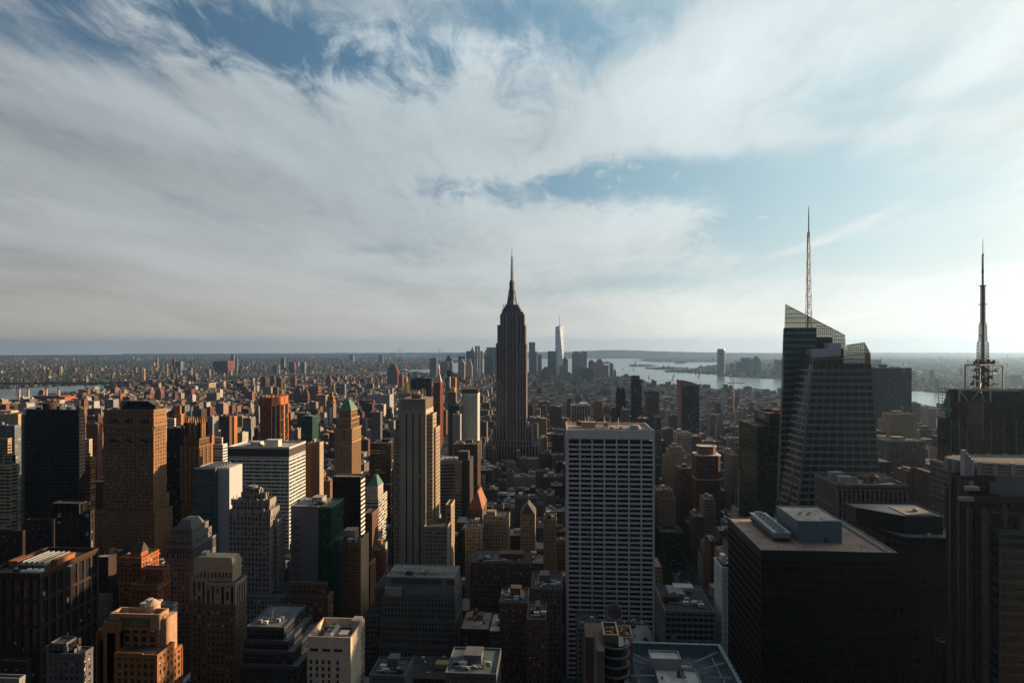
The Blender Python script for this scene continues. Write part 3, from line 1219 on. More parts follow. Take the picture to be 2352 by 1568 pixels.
    for i in range(nseg):
        t0, t1 = i / nseg, (i + 1) / nseg
        za, zc = z0 - 22 + (zt - z0 + 22) * t0, z0 - 22 + (zt - z0 + 22) * t1
        ra, rc = rA + (rB - rA) * t0, rA + (rB - rA) * t1
        ca = [(xs_ + ra * a, ys_ + ra * b) for a, b in ((-1, -1), (1, -1), (1, 1), (-1, 1))]
        cc = [(xs_ + rc * a, ys_ + rc * b) for a, b in ((-1, -1), (1, -1), (1, 1), (-1, 1))]
        for j in range(4):
            l = (j + 1) % 4
            m.bar((*ca[j], za), (*cc[j], zc), .24)
            m.bar((*cc[j], zc), (*cc[l], zc), .17)
            if (i + j) % 2:
                m.bar((*ca[j], za), (*cc[l], zc), .14)
            else:
                m.bar((*ca[l], za), (*cc[j], zc), .14)
    m.lathe(xs_, ys_, [(.55, zt - 4), (.45, Z(500, xs_, ys_)), (.28, Z(478, xs_, ys_)), (.08, z1)], 8)
    m.lathe(xs_ - .8, ys_, [(.65, z0 - 20), (.5, Z(620, xs_, ys_)), (.3, zt)], 8)
    m.build('spire', metal((.22, .235, .235), .6), root)
    FOOT.append((a1.x, a3.x, YA, YB + 40, 240))


crystal_tower()


# --- dark tower with the numeral sign and the broadcast mast, far right
def mast_tower():
    Y = 522.0
    x0, x1 = X(2203, Y), X(2420, Y)
    root = thing('antenna_tower', 'dark glass tower with a black lattice sign box, white roof frame and tall broadcast mast', 'skyscraper', ((x0 + x1) / 2, Y + 25, 0))
    z = lambda row: Z(row, x0, Y)
    st = (4.0, 2.0, .12, .45, .15, .03, .12)
    wm, gm, rm = MB(), MB(), MB()
    facade(wm, gm, x0, x1, Y, Y + 16.5, 0, z(925), st)
    rm.box(x0 + .4, x1 - .4, Y + .4, Y + 16, z(925) - .1, z(925) + .2)
    facade(wm, gm, x0 + 1, x1, Y + 16.6, x0 / tang(2150), 0, z(968), st)
    rm.box(x0 + 1.5, x1, Y + 17, x0 / tang(2151), z(968), z(968) + .3)
    ya = Y + 2
    facade(wm, gm, x0 + 1.2, x1 - 4, ya, Y + 16, z(924), z(898), (5, 6, .4, .6, .2, .03, 0))
    wm.build('wall', metal((.018, .02, .022), .3), root)
    gm.build('glazing', glass((.010, .013, .016), 1.9, 4.0, .05, rough=.06, bc=(.10, .09, .07)), root, kind='stuff')
    rm.build('roof', TAR, root)
    m = MB()
    for px in (2204, 2222, 2277, 2305, 2334):
        xx = X(px, Y)
        m.box(xx - .3, xx + .3, Y - .35, Y + .1, 60, z(960))
    m.box(x0 - .35, x0 + .1, x0 / tang(2186) - .3, x0 / tang(2186) + .3, 60, z(940))
    m.build('steel_rib', metal((.12, .14, .14), .4), root)
    # curved bay
    xc, rr = X(2242, Y), (X(2263, Y) - X(2221, Y)) / 2
    m = MB()
    m.cyl(xc, Y + rr * .5, z(1010), z(916), rr, n=28)
    m.build('round_bay', metal((.035, .032, .03), .3), root)
    m = MB()
    for i in range(11):
        zz = z(971) + (z(925) - z(971)) * i / 10
        m.cyl(xc, Y + rr * .5, zz, zz + .35, rr + .25, n=28)
    m.build('bay_band', metal((.20, .16, .13), .35), root)
    # white truss
    m = MB()
    wl = lambda px, row, dy=-1.0: Vector((X(px, Y + dy), Y + dy, Z(row, X(px, Y + dy), Y + dy)))
    m.bar(wl(2202, 895), wl(2340, 897), .75)
    m.bar(wl(2203, 895), wl(2203, 921), .8)
    m.bar(wl(2275, 896), wl(2275, 922), .8)
    for a, b in ((2205, 2224), (2248, 2230), (2252, 2262)):
        m.bar(wl(a, 898), wl(b, 922), .45)
    m.build('roof_truss', metal((.33, .32, .33), .5), root)
    plain(root, 'plant_room', metal((.20, .20, .21), .6), X(2252, Y + 3), X(2275, Y + 3), Y + 3, Y + 20, z(924), z(897))
    # sign frames
    def signframe(name, pa, pb, ra, rb, ya_, yb_, nu, nv):
        a, b = X(pa, ya_), X(pb, yb_)
        c = [Vector((a, ya_, Z(rb, a, ya_))), Vector((b, yb_, Z(rb, a, ya_))), Vector((b, yb_, Z(ra, a, ya_))), Vector((a, ya_, Z(ra, a, ya_)))]
        m = MB()
        for i in range(nu + 1):
            m.bar(bil(c, i / nu, 0), bil(c, i / nu, 1), .28)
        for k in range(nv + 1):
            m.bar(bil(c, 0, k / nv), bil(c, 1, k / nv), .28)
        for i in range(0, nu):
            for k in range(nv):
                m.bar(bil(c, i / nu, k / nv), bil(c, (i + 1) / nu, (k + 1) / nv), .08)
        return c, m.build(name, metal((.012, .013, .014), .5), root)
    c, fr = signframe('sign_frame', 2156, 2190, 892, 955, (x0 - 1.2) / tang(2156), (x0 - 1.2) / tang(2190), 4, 9)
    m = MB()
    m.slab(*[bil(c, u, v) + Vector((.8, 0, 0)) for u, v in ((.62, 0), (1, 0), (1, 1), (.62, 1))], .3)
    m.build('sign_back', metal((.012, .016, .016), .5), fr)
    n = (c[1] - c[0]).cross(c[3] - c[0]).normalized()
    yaw = math.atan2((c[1] - c[0]).y, (c[1] - c[0]).x)
    hgt = (c[3] - c[0]).length
    p = bil(c, .60, .48) + n * .5
    f4 = MB()
    ux = (c[1] - c[0]).normalized()
    sc = hgt * .92
    wd = sc * .62

    def q4(u, v):
        return p + ux * ((u - .5) * wd) + Vector((0, 0, (v - .5) * sc))
    for pts in ([(.58, 0), (.86, 0), (.86, 1.0), (.58, 1.0)], [(0, .22), (1.0, .22), (1.0, .40), (0, .40)], [(0, .40), (.24, .40), (.86, 1.0), (.58, 1.0)]):
        f4.slab(*[q4(*w) for w in pts], .5)
    f4.build('sign_numeral', metal((.008, .13, .08), .4), fr)
    text_obj('sign_lettering', 'Times Square', 2.1, metal((.45, .48, .46), .5), fr, q4(.5, .31) + n * .15, (R(90), 0, yaw), .1)
    signframe('sign_frame', 2277, 2346, 898, 962, Y - 1.2, Y - 1.0, 5, 9)
    # mast frame and mast
    yc = Y + 15
    k = DEP(X(2258, yc), yc) / FL
    zr = lambda row: Z(row, X(2258, yc), yc)
    m = MB()
    fr_ = [(2217, yc - 8), (2250, yc - 16), (2304, yc - 8), (2270, yc + 12)]
    tops = []
    for px, yy in fr_:
        a = Vector((X(px, yy), yy, zr(893)))
        b = Vector((X(px, yy), yy, zr(837.5)))
        m.bar(a, b, .7)
        tops.append((a, b))
    for i in range(4):
        m.bar(tops[i][1], tops[(i + 1) % 4][1], .65)
        mid = Vector((X(2258, yc), yc, zr(862)))
        m.bar(tops[i][1] - Vector((0, 0, 1)), mid, .16)
        m.bar(tops[i][0], mid, .16)
    m.build('mast_frame', metal((.40, .38, .39), .5), root)
    xm = X(2257.5, yc)
    m = MB()

    def lat(w0, w1, ra, rb, n, t):
        for i in range(n):
            s0, s1 = i / n, (i + 1) / n
            za, zb = zr(ra + (rb - ra) * s0), zr(ra + (rb - ra) * s1)
            a, b = (w0 + (w1 - w0) * s0) * k / 2, (w0 + (w1 - w0) * s1) * k / 2
            A = [(xm + a * u, yc + a * v) for u, v in ((-1, -1), (1, -1), (1, 1), (-1, 1))]
            B = [(xm + b * u, yc + b * v) for u, v in ((-1, -1), (1, -1), (1, 1), (-1, 1))]
            for j in range(4):
                l = (j + 1) % 4
                m.bar((*A[j], za), (*B[j], zb), t)
                m.bar((*B[j], zb), (*B[l], zb), t * .7)
                m.bar((*A[j], za), (*B[l], zb), t * .6)
                m.bar((*A[l], za), (*B[j], zb), t * .6)
    lat(17, 15.5, 893, 788, 14, .34)
    lat(15.5, 11, 788, 781, 1, .3)
    lat(11, 10.5, 781, 746, 7, .28)
    lat(10.5, 7, 746, 741, 1, .28)
    lat(6.5, 6, 741, 656, 22, .26)
    m.cyl(xm, yc, zr(893), zr(741), 2.4 * k, n=8)
    m.cyl(xm, yc, zr(741), zr(656), 1.9 * k, n=8)
    for row, w in ((743, 6.5), (699, 9), (656, 7.5), (589, 3)):
        m.cyl(xm, yc, zr(row) - .25, zr(row) + .25, w * k, n=12)
    for row in range(702, 742, 3):
        m.box(xm - 5.5 * k, xm + 5.5 * k, yc - .08, yc + .08, zr(row) - .08, zr(row) + .08)
    m.build('broadcast_mast', metal((.04, .035, .034), .6), root)
    m = MB()
    m.cyl(xm, yc, zr(656), zr(591), 2.4 * k, 2.2 * k, n=10)
    m.cyl(xm, yc, zr(588), zr(583), 1.9 * k, n=8)
    m.build('mast_sleeve', metal((.36, .32, .30), .5), root)
    m = MB()
    m.lathe(xm, yc, [(.75 * k, zr(583)), (.6 * k, zr(556)), (.2 * k, zr(547))], 6)
    m.cyl(xm, yc, zr(627), zr(619), 2.6 * k, n=10)
    m.build('mast_tip', metal((.12, .12, .12), .5), root)
    m = MB()
    q = random.Random(9)
    for lev in (830, 836, 851, 866, 880):
        for a in range(10):
            u, v = q.uniform(-23, 23), q.uniform(-4, 4)
            zz = zr(lev)
            m.box(xm + u * k - .5, xm + u * k + .5, yc + v - .5, yc + v + .5, zz - 1, zz + q.uniform(.3, 2.2))
        m.box(xm - 24 * k, xm + 24 * k, yc - 5, yc + 5, zr(lev) - .3, zr(lev))
    for u in (-24, -12, 12, 24):
        for v in (-5, 5):
            m.bar((xm + u * k, yc + v, zr(893)), (xm + u * k, yc + v, zr(826)), .2)
    m.build('antenna_platform', metal((.06, .06, .06), .6), root)
    for px, row, r in ((2229.5, 882, 3.9), (2250, 770, 2.6)):
        m = MB()
        yy = yc - 14 if row > 800 else yc - 2.4
        xx = X(px, yy)
        zz = Z(row, xx, yy)
        m.cyl(0, 0, 0, r * k * .7, r * k * .5, r * k, 14)
        o = m.build('dish_antenna', metal((.10, .09, .09), .6))
        o.parent = root
        o.location = Vector((xx, yy, zz)) - root.location
        o.rotation_euler = (R(80), 0, R(20))
    FOOT.append((X(2150, Y), x1, Y - 4, Y + 50, z(895)))


mast_tower()


# --- left side -----------------------------------------------------------------
def faceted_black_tower():
    Y = 655.0
    root = thing('faceted_black_tower', 'black glass tower with chamfered corners and a small drum on its roof', 'office tower', (X(120, Y), Y + 22, 0))
    p = [(X(49, Y + 16), Y + 16), (X(56, Y + 6), Y + 6), (X(118, Y), Y), (X(182, Y + 3), Y + 3), (X(195.5, Y + 14), Y + 14), (X(193, Y + 40), Y + 40), (X(90, Y + 48), Y + 48)]
    top = Z(941, p[3][0], Y)
    zc = Z(955, p[3][0], Y)
    m = MB()
    m.frustum(p, 0, p, zc, True)
    q = [(a[0] + (p[3][0] - 40 - a[0]) * .04, a[1] + (Y + 22 - a[1]) * .06) for a in p]
    m.frustum(q, zc, q, top, True)
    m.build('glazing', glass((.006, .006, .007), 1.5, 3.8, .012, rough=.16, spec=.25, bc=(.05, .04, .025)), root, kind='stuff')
    m = MB()
    for a, b in zip(p, p[1:] + p[:1]):
        panel(m, [Vector((*a, 0)), Vector((*b, 0)), Vector((*b, zc)), Vector((*a, zc))], 50, max(2, int((Vector(a) - Vector(b)).length / 3.5)), .28, .07, .2, .1)
    m.build('spandrel', metal((.005, .005, .005), .5), root)
    m = MB()
    m.cyl(X(110, Y + 14), Y + 18, top, top + 6, 7.5, n=20)
    m.build('roof_drum', masonry((.06, .04, .028)), root)
    m = MB()
    for i in range(7):
        a = p[1][0] + 8 + i * 8
        m.box(a, a + 4, Y + 12 + (i % 3) * 4, Y + 15 + (i % 3) * 4, top, top + 1.5 + i % 2)
    m.build('air_conditioner', DARKM, root)
    FOOT.append((p[0][0], p[4][0], Y, Y + 48, top))


faceted_black_tower()


def brown_slab_tower():
    Y = 604.0
    x0, x1, y0, y1 = rect_l(237.5, 353, 382, Y)
    z = lambda r: Z(r, x1, Y)
    root = thing('brown_stone_tower', 'broad brown stone tower with hipped dark roof and sunlit orange side face', 'office tower', ((x0 + x1) / 2, (y0 + y1) / 2, 0))
    sA = (3.7, 2.75, 1.35, 1.35, .5, .22, .2)
    sB = (3.7, 2.75, 1.6, 1.7, .45, .04, .25)
    zt = z(943)
    tiers = [(x0 - 6, X(356, Y - 6), y0 - 6, y1 + 2, 0, z(1176), sB), (x0, X(366, Y + 14), Y + 8, y1 + 10, z(1176), z(1148), sB), (x0, x1, y0, y1, z(1176), z(978), sA), (x0 - .3, x1 + .3, y0 - .3, y1 + .3, z(978), z(962), sB), (x0, x1, y0, y1, z(962), zt, sB)]
    shell(root, tiers, sB, masonry((.20, .112, .055)), glass((.012, .013, .014), 2.75, 3.7, .2), 100, 'W')
    m = MB()
    m.box(x0 - .9, x1 + .9, y0 - .9, y1 + .9, zt - 1.2, zt + .2)
    m.box(x0 - .7, x1 + .7, y0 - .7, y1 + .7, z(978) - .6, z(978) + .4)
    for i in range(24):
        xx = x0 + (x1 - x0) * (i + .5) / 24
        m.box(xx - .4, xx + .4, y0 - .85, y0, z(978) - 3, z(978) - .6)
    for i in range(14):
        yy = y0 + (y1 - y0) * (i + .5) / 14
        m.box(x1, x1 + .85, yy - .4, yy + .4, z(978) - 3, z(978) - .6)
    m.build('cornice', masonry((.19, .125, .075)), root)
    for px in (262, 297, 333):
        m = MB()
        xx = X(px, Y)
        for j in range(3):
            m.box(xx - 4.4 + j * 3.1, xx - 2.0 + j * 3.1, y0 - .42, y0 + .3, z(972) , z(962))
            m.cyl(xx - 3.2 + j * 3.1, y0 - .1, z(962), z(960.5), 1.2, .2, 8)
        m.build('arched_window', glass((.008, .009, .010)), root)
        m = MB()
        m.box(xx - 4.6, xx + 4.6, y0 - .42, y0 + .3, z(1016), z(1009))
        m.build('balcony_window', glass((.008, .009, .010)), root)
    zr = z(922)
    a = [(x0 + 13, y0 + 6), (x1 - 1.5, y0 + 6), (x1 - 1.5, y1 - 6), (x0 + 13, y1 - 6)]
    b = [(x0 + 22, y0 + 16), (x1 - 9, y0 + 16), (x1 - 9, y1 - 16), (x0 + 22, y1 - 16)]
    m = MB()
    m.frustum(a, zt + .3, b, zr, True)
    m.build('hipped_roof', roofing((.03, .028, .026), .6), root)
    clutter(root, x0 + 2, x0 + 12, y0 + 3, y1 - 3, zt + .2, 5, False, False)
    FOOT.append((x0, x1, y0, y1, zr))


brown_slab_tower()


def pinnacled_tower():
    Y = 725.0
    root = thing('pinnacled_tower', 'narrow brown tower with pointed gothic pinnacles on its crown', 'office tower', (X(450, Y), Y + 20, 0))
    x0, x1 = X(416, Y), X(457, Y)
    y1 = x1 / tang(485)
    z = lambda r: Z(r, x1, Y)
    xa, xb = X(427, Y + 4), X(459, Y + 4)
    ya, yb = Y + 4, xb / tang(474)
    st = STY['pier']
    shell(root, [(x0, x1, Y, y1, 0, z(1027)), (x0 + 1.5, xb + .6, Y + 2, y1 - 3, z(1027), z(1010)), (xa, xb, ya, yb, z(1010), z(978))], st,
          masonry((.12, .07, .035)), glass(DARK, 2.7, 3.6, .08))
    m = MB()
    zb, zt = z(985), z(968)
    for i in range(4):
        for xx, yy in ((xa + (xb - xa) * i / 3, ya), (xa + (xb - xa) * i / 3, yb), (xb, ya + (yb - ya) * i / 3), (xa, ya + (yb - ya) * i / 3)):
            m.box(xx - .9, xx + .9, yy - .9, yy + .9, z(1006), zt - 2)
            m.cyl(xx, yy, zt - 2, zt + 5 + (i in (0, 3)) * 1.5, 1.25, .05, 4, .785)
    for i in range(5):
        xx = x0 + (x1 - x0) * i / 4
        m.box(xx - .6, xx + .6, Y - .4, Y + .6, z(1150), z(1024))
    for i in range(4):
        yy = Y + (y1 - Y) * i / 3
        m.box(x1 - .6, x1 + .5, yy - .6, yy + .6, z(1150), z(1024))
    m.build('pinnacle', masonry((.22, .125, .05)), root)
    plain(root, 'crown', masonry((.12, .07, .035)), xa + 2, xb - 2, ya + 2, yb - 2, z(978) + .3, z(972))
    FOOT.append((x0, x1, Y, y1, z(960)))


pinnacled_tower()


def white_slab_tower():
    Y = 545.0
    x0, x1 = X(445.5, Y), X(494, Y)
    y1 = x1 / tang(500)
    z = lambda r: Z(r, x1, Y)
    root = thing('white_slab_tower', 'teal glass block joined to a blank white slab with a few small square windows', 'office tower', (X(500, Y), Y + 20, 0))
    zt = z(1079)
    xs = X(527, y1)
    yb = xs / tang(556.5)
    zs = Z(1075, xs, y1)
    shell(root, [(x0, x1, Y, yb, 0, zt, STY['curtain'])], STY['curtain'], metal((.07, .11, .11), .35), glass((.012, .05, .055), 1.7, 3.8, .10, rough=.08, bc=(.12, .15, .15)), 0, 'W', PALE)
    m = MB()
    for r in range(7):
        zz = zt - 8 - r * 8.2
        m.box(x0 + 2, x1 - 3, Y - .25, Y + .2, zz - 4.4, zz)
    m.build('louvre_panel', metal((.08, .09, .095), .5), root)
    m = MB()
    m.box(x1 + .02, xs, y1, yb, 0, zs)
    m.build('white_wall', masonry((.30, .305, .31), var=.06), root)
    m = MB()
    m.box(x1 + 1, xs - 1, y1 + 1, yb - 1, zs, zs + .3)
    m.build('slab_roof', PALE, root)
    for i in range(3):
        for j in range(12):
            if (i * 5 + j * 3) % 4 and 1 < j:
                yy = y1 + (yb - y1) * (.3 + i * .24)
                o = bpy.data.objects.new('window', pane_mesh(.1, 1.3, 2.0))
                if not o.data.materials:
                    o.data.materials.append(pane_mat())
                o.parent = root
                o.location = Vector((xs + .02, yy, zs - 14 - j * 7.2)) - root.location
                col.objects.link(o)
    m = MB()
    for a, b, c, d in ((x0 - .3, xs + .2, Y - .3, Y + .3), (x1, xs + .2, yb - .4, yb + .2)):
        m.box(a, b, c, d, zt + .9, zt + 1.4) if d < y1 else None
    for i in range(6):
        m.box(x0 + 2, x1 - 2, Y + 5 + i * 5, Y + 5.8 + i * 5, zt + .3, zt + 2.2)
    m.box(x0 + 3, x0 + 3.8, Y + 4, yb - 3, zt + .3, zt + 2.6)
    m.build('roof_frame', STEEL, root)
    FOOT.append((x0, xs, Y, yb, zt))


white_slab_tower()


def banded_block():
    Y = 640.0
    x0, x1, y0, y1 = rect_l(524, 664, 701.5, Y)
    z = lambda r: Z(r, x1, Y)
    root = thing('banded_office_block', 'wide flat office block with white horizontal window bands and pale roof', 'office block', ((x0 + x1) / 2, (y0 + y1) / 2, 0))
    sR = (3.75, 9, .3, 1.75, .3, -.04, .16)
    wm, gm = MB(), MB()
    facade(wm, gm, x0, x1, y0, y1, 0, z(1049), sR)
    wm.build('wall', masonry((.40, .40, .39), var=.12), root)
    gm.build('glazing', glass((.012, .03, .034), 1.6, 3.75, .22, bc=(.26, .27, .26)), root, kind='stuff')
    m = MB()
    m.box(x0 - .15, x1 + .15, y0 - .15, y1 + .15, z(1049), z(1031))
    m.build('attic', metal((.035, .028, .026), .6), root)
    m = MB()
    for q in ((x0 - .4, x1 + .4, y0 - .4, y0 + .6), (x0 - .4, x1 + .4, y1 - .6, y1 + .4), (x0 - .4, x0 + .6, y0 + .6, y1 - .6), (x1 - .6, x1 + .4, y0 + .6, y1 - .6)):
        m.box(*q, z(1031), z(1026))
    m.build('parapet', masonry((.34, .33, .32)), root)
    plain(root, 'roof', PALE, x0 + .6, x1 - .6, y0 + .6, y1 - .6, z(1031) - .2, z(1030))
    plain(root, 'bulkhead', masonry((.40, .39, .37)), X(610, Y + 9), X(639, Y + 9), Y + 9, Y + 18, z(1030), z(1014), .2)
    plain(root, 'bulkhead', masonry((.36, .35, .33)), X(575, Y + 14), X(598, Y + 14), Y + 14, Y + 22, z(1030), z(1020))
    clutter(root, x0 + 4, x1 - 4, y0 + 3, y1 - 3, z(1030), 11, False, False, n=9)
    FOOT.append((x0, x1, y0, y1, z(1026)))


banded_block()


def red_ribbed_tower():
    Y = 1090.0
    xc = X(623, Y)
    yk = xc / tang(662.5)
    L, C, Bk, D = (X(597, Y), Y), (xc, Y), (xc, yk), (X(597, Y), yk)
    ring = [L, C, Bk, D]
    root = thing('red_ribbed_tower', 'red brick tower with bold vertical ribs and a notched top', 'office tower', (xc, Y + 25, 0))
    zt = Z(911, xc, Y)
    zn = Z(931, xc, Y)
    m = MB()
    c = Vector((sum(p[0] for p in ring) / 4, sum(p[1] for p in ring) / 4))
    rin = [tuple(c + (Vector(p) - c) * .96) for p in ring]
    m.frustum(rin, 0, rin, zn, True)
    m.build('glazing', glass((.012, .011, .011), 1.6, 3.7, .05), root, kind='stuff')
    w = MB()
    for a, b, n in ((L, C, 4), (C, Bk, 4), (Bk, D, 4), (D, L, 4)):
        A, B_ = Vector((*a, 0)), Vector((*b, 0))
        up = Vector((0, 0, 1))
        panel(w, [A, B_, B_ + up * zn, A + up * zn], 44, n, .18, .26, .9, -.9, mo=1.0)
        for i in range(n + 1):
            p = A + (B_ - A) * (i / n)
            w.bar(p + up * (zn - 1), p + up * zt, 1.3)
        for i in range(n):
            p, q = A + (B_ - A) * (i / n), A + (B_ - A) * ((i + 1) / n)
            mid = (p + q) / 2
            inn = Vector((c.x, c.y, 0)) - mid
            mid2 = mid + inn * .10
            w.slab(p + up * zn, mid2 + up * zn, mid2 + up * (zt - 5), p + up * zt, .8)
            w.slab(mid2 + up * zn, q + up * zn, q + up * zt, mid2 + up * (zt - 5), .8)
            w.slab(p + up * (zn - 2), q + up * (zn - 2), q + up * zn, p + up * zn, .8)
    r2 = [tuple(c + (Vector(p) - c) * .88) for p in ring]
    w.frustum(r2, zn, r2, zt - 3, True)
    w.build('wall', masonry((.32, .10, .035)), root)
    FOOT.append((L[0], xc, Y, yk, zt))


red_ribbed_tower()


def pyramid_tower():
    Y = 765.0
    x0, x1, y0, y1 = rect_l(768.5, 808.5, 829, Y)
    z = lambda r: Z(r, x1, Y)
    root = thing('green_roofed_tower', 'tan stone tower with a green copper pyramid roof and ornate upper arcade', 'office tower', ((x0 + x1) / 2, (y0 + y1) / 2, 0))
    xa, xb, ya = X(774, Y + 2), X(806.5, Y + 2), Y + 2
    yb = xb / tang(825)
    xc, xd, yc = X(779, Y + 4), X(806, Y + 4), Y + 4
    yd = xd / tang(820.5)
    sP = (3.6, 2.5, 1.2, 1.1, .5, .3, .15)
    sA = (6.5, 2.6, 1.0, 1.6, .5, .05, .0)
    shell(root, [(x0, x1, y0, y1, 0, z(1016), sP), (x0, x1, y0, y1, z(1016), z(986), STY['punch']), (xa, xb, ya, yb, z(986), z(962), sA), (xc, xd, yc, yd, z(962), z(942), sA)],
          sP, masonry((.19, .12, .065)), glass((.013, .012, .012), 2.5, 3.6, .12), 60, 'W')
    m = MB()
    for r, e in ((1016, .8), (986, 1.1), (962, .9), (943, .6)):
        a, b, c, d = (x0, x1, y0, y1) if r > 980 else (xa, xb, ya, yb) if r > 950 else (xc, xd, yc, yd)
        m.box(a - e, b + e, c - e, d + e, z(r) - .7, z(r) + .6)
    for i in range(9):
        xx = x0 + (x1 - x0) * i / 8
        m.cyl(xx, y0 - .4, z(986), z(983), .5, .15, 6)
        yy = y0 + (y1 - y0) * i / 8
        m.cyl(x1 + .4, yy, z(986), z(983), .5, .15, 6)
    m.build('cornice', masonry((.26, .165, .09)), root)
    m = MB()
    xm = X(789, Y)
    m.box(xm - 2.6, xm + 2.6, y0 - .25, y0 + .3, z(1010), z(992))
    m.cyl(xm, y0 + .02, z(992), z(988.5), 2.6, .4, 12)
    m.build('arched_window', glass((.010, .009, .009)), root)
    m = MB()
    xp, yp = (xc + xd) / 2, (yc + yd) / 2
    m.frustum([(xc - .4, yc - .4), (xd + .4, yc - .4), (xd + .4, yd + .4), (xc - .4, yd + .4)], z(942) + .3, [(xp - 1.6, yp - 3), (xp + 1.6, yp - 3), (xp + 1.6, yp + 3), (xp - 1.6, yp + 3)], z(919.5), True)
    m.build('pyramid_roof', COPPER, root)
    FOOT.append((x0, x1, y0, y1, z(920)))


pyramid_tower()


def black_box():
    Y = 560.0
    x0, x1, y0, y1 = rect_l(763.5, 828, 838, Y)
    z = lambda r: Z(r, x1, Y)
    root = thing('black_box_tower', 'plain black tower with white slanting stripes on its narrow sunlit side', 'office tower', ((x0 + x1) / 2, (y0 + y1) / 2, 0))
    shell(root, [(x0, x1, y0, y1, 0, z(1098), STY['mono'])], STY['mono'], metal((.012, .011, .012), .4), glass((.007, .007, .008), 2.2, 3.9, .02, bc=(.06, .05, .05)), 0, 'W', GRAVEL)
    m = MB()
    n = int(z(1098) / 3.9)
    for i in range(n):
        zz = i * z(1098) / n
        m.box(x1 + .01, x1 + .3, y0 + .6, y1 - .3, zz, zz + 1.9)
    m.build('side_band', masonry((.52, .47, .42)), root)
    m = MB()
    for q in ((x0 - .2, x1 + .3, y0 - .2, y0 + .3), (x0 - .2, x1 + .3, y1 - .3, y1 + .2)):
        m.box(*q, z(1098) + 1.0, z(1098) + 1.5)
    m.build('parapet_cap', PALE, root)
    FOOT.append((x0, x1, y0, y1, z(1095)))


black_box()


def teal_roof_tower():
    Y = 685.0
    x0, x1, y0, y1 = rect_l(839, 869, 889, Y)
    z = lambda r: Z(r, x1, Y)
    root = thing('teal_roofed_tower', 'pale tower with teal hipped roof and crossed white bracing on its bright side', 'office tower', ((x0 + x1) / 2, (y0 + y1) / 2, 0))
    xa, xb = X(842, Y + 2), X(868, Y + 2)
    ya, yb = Y + 2, X(868, Y + 2) / tang(880)
    shell(root, [(x0, x1, y0, y1, 0, z(1146), STY['ribbon']), (xa, xb, ya, yb, z(1146), z(1120), STY['punch'])], STY['ribbon'], masonry((.30, .29, .27)), glass(TEAL, 2.5, 3.7, .1))
    m = MB()
    xm, ym = (xa + xb) / 2 + 1, (ya + yb) / 2
    m.frustum([(xa, ya), (xb, ya), (xb, yb), (xa, yb)], z(1120) + 1, [(xm - 1.5, ym - 3), (xm + 1.5, ym - 3), (xm + 1.5, ym + 3), (xm - 1.5, ym + 3)], z(1095), True)
    m.build('hipped_roof', metal((.035, .13, .115), .6), root)
    m = MB()
    n = 7
    for i in range(n):
        za, zb = 20 + (z(1150) - 20) * i / n, 20 + (z(1150) - 20) * (i + 1) / n
        m.bar((x1 + .5, y0 + 2, za), (x1 + .5, y1 - 2, zb), .45)
        m.bar((x1 + .5, y1 - 2, za), (x1 + .5, y0 + 2, zb), .45)
    m.build('cross_brace', masonry((.55, .50, .44)), root)
    FOOT.append((x0, x1, y0, y1, z(1095)))


teal_roof_tower()


def stepped_grey_tower():
    Y = 428.0
    x0, x1, y0, y1 = rect_l(524, 621, 640, Y)
    z = lambda r: Z(r, x1, Y)
    root = thing('stepped_grey_tower', 'grey stepped art deco tower with buttressed crown and rows of small windows', 'office tower', ((x0 + x1) / 2, (y0 + y1) / 2, 0))
    st = (3.5, 2.5, 1.15, 1.2, .45, .12, .3)
    w0 = X(640, Y - 8)
    A = []
    A.append((x0 + 4, X(676, Y - 4) , Y - 4, y1 + 6, 0, Z(1364, X(660, Y), Y), st))
    A.append((x0, X(640, Y + 6), Y + 5, y1 + 4, A[0][5], z(1200), st))
    A.append((x0, x1, Y, y1, A[0][5], z(1176), st))
    xa, xb = X(533, Y + 2), X(619, Y + 2)
    A.append((xa, xb, Y + 2, y1 - 2, z(1176), z(1154), st))
    xc, xd = X(556, Y + 5), X(610, Y + 5)
    A.append((xc, xd, Y + 5, y1 - 5, z(1154), z(1138), st))
    xe, xf = X(566, Y + 8), X(601, Y + 8)
    A.append((xe, xf, Y + 8, y1 - 8, z(1138), z(1127), (6, 3, 1.4, 1.5, .4, .04, 0)))
    shell(root, A, st, masonry((.19, .175, .16)), glass((.016, .018, .02), 2.5, 3.5, .3), 100, 'W')
    m = MB()
    for (a, b, c, d, za, zb) in ((x0, x1, Y, y1, z(1186), z(1170)), (xa, xb, Y + 2, y1 - 2, z(1162), z(1148)), (xc, xd, Y + 5, y1 - 5, z(1146), z(1134))):
        n = 6
        for i in range(n + 1):
            xx = a + (b - a) * i / n
            for q in ((xx - .6, xx + .6, c - .35, c + .8), (b - .8, b + .35, c + (d - c) * i / n - .6, c + (d - c) * i / n + .6)):
                m = MB()
                m.box(*q, za, zb)
                m.build('buttress', masonry((.24, .215, .19)), root)
    m = MB()
    m.cyl((xe + xf) / 2, (y0 + y1) / 2, z(1127), z(1120), 3.2, n=10)
    m.build('crown', masonry((.16, .15, .145)), root)
    FOOT.append((x0, X(676, Y), Y - 4, y1 + 6, z(1120)))


stepped_grey_tower()


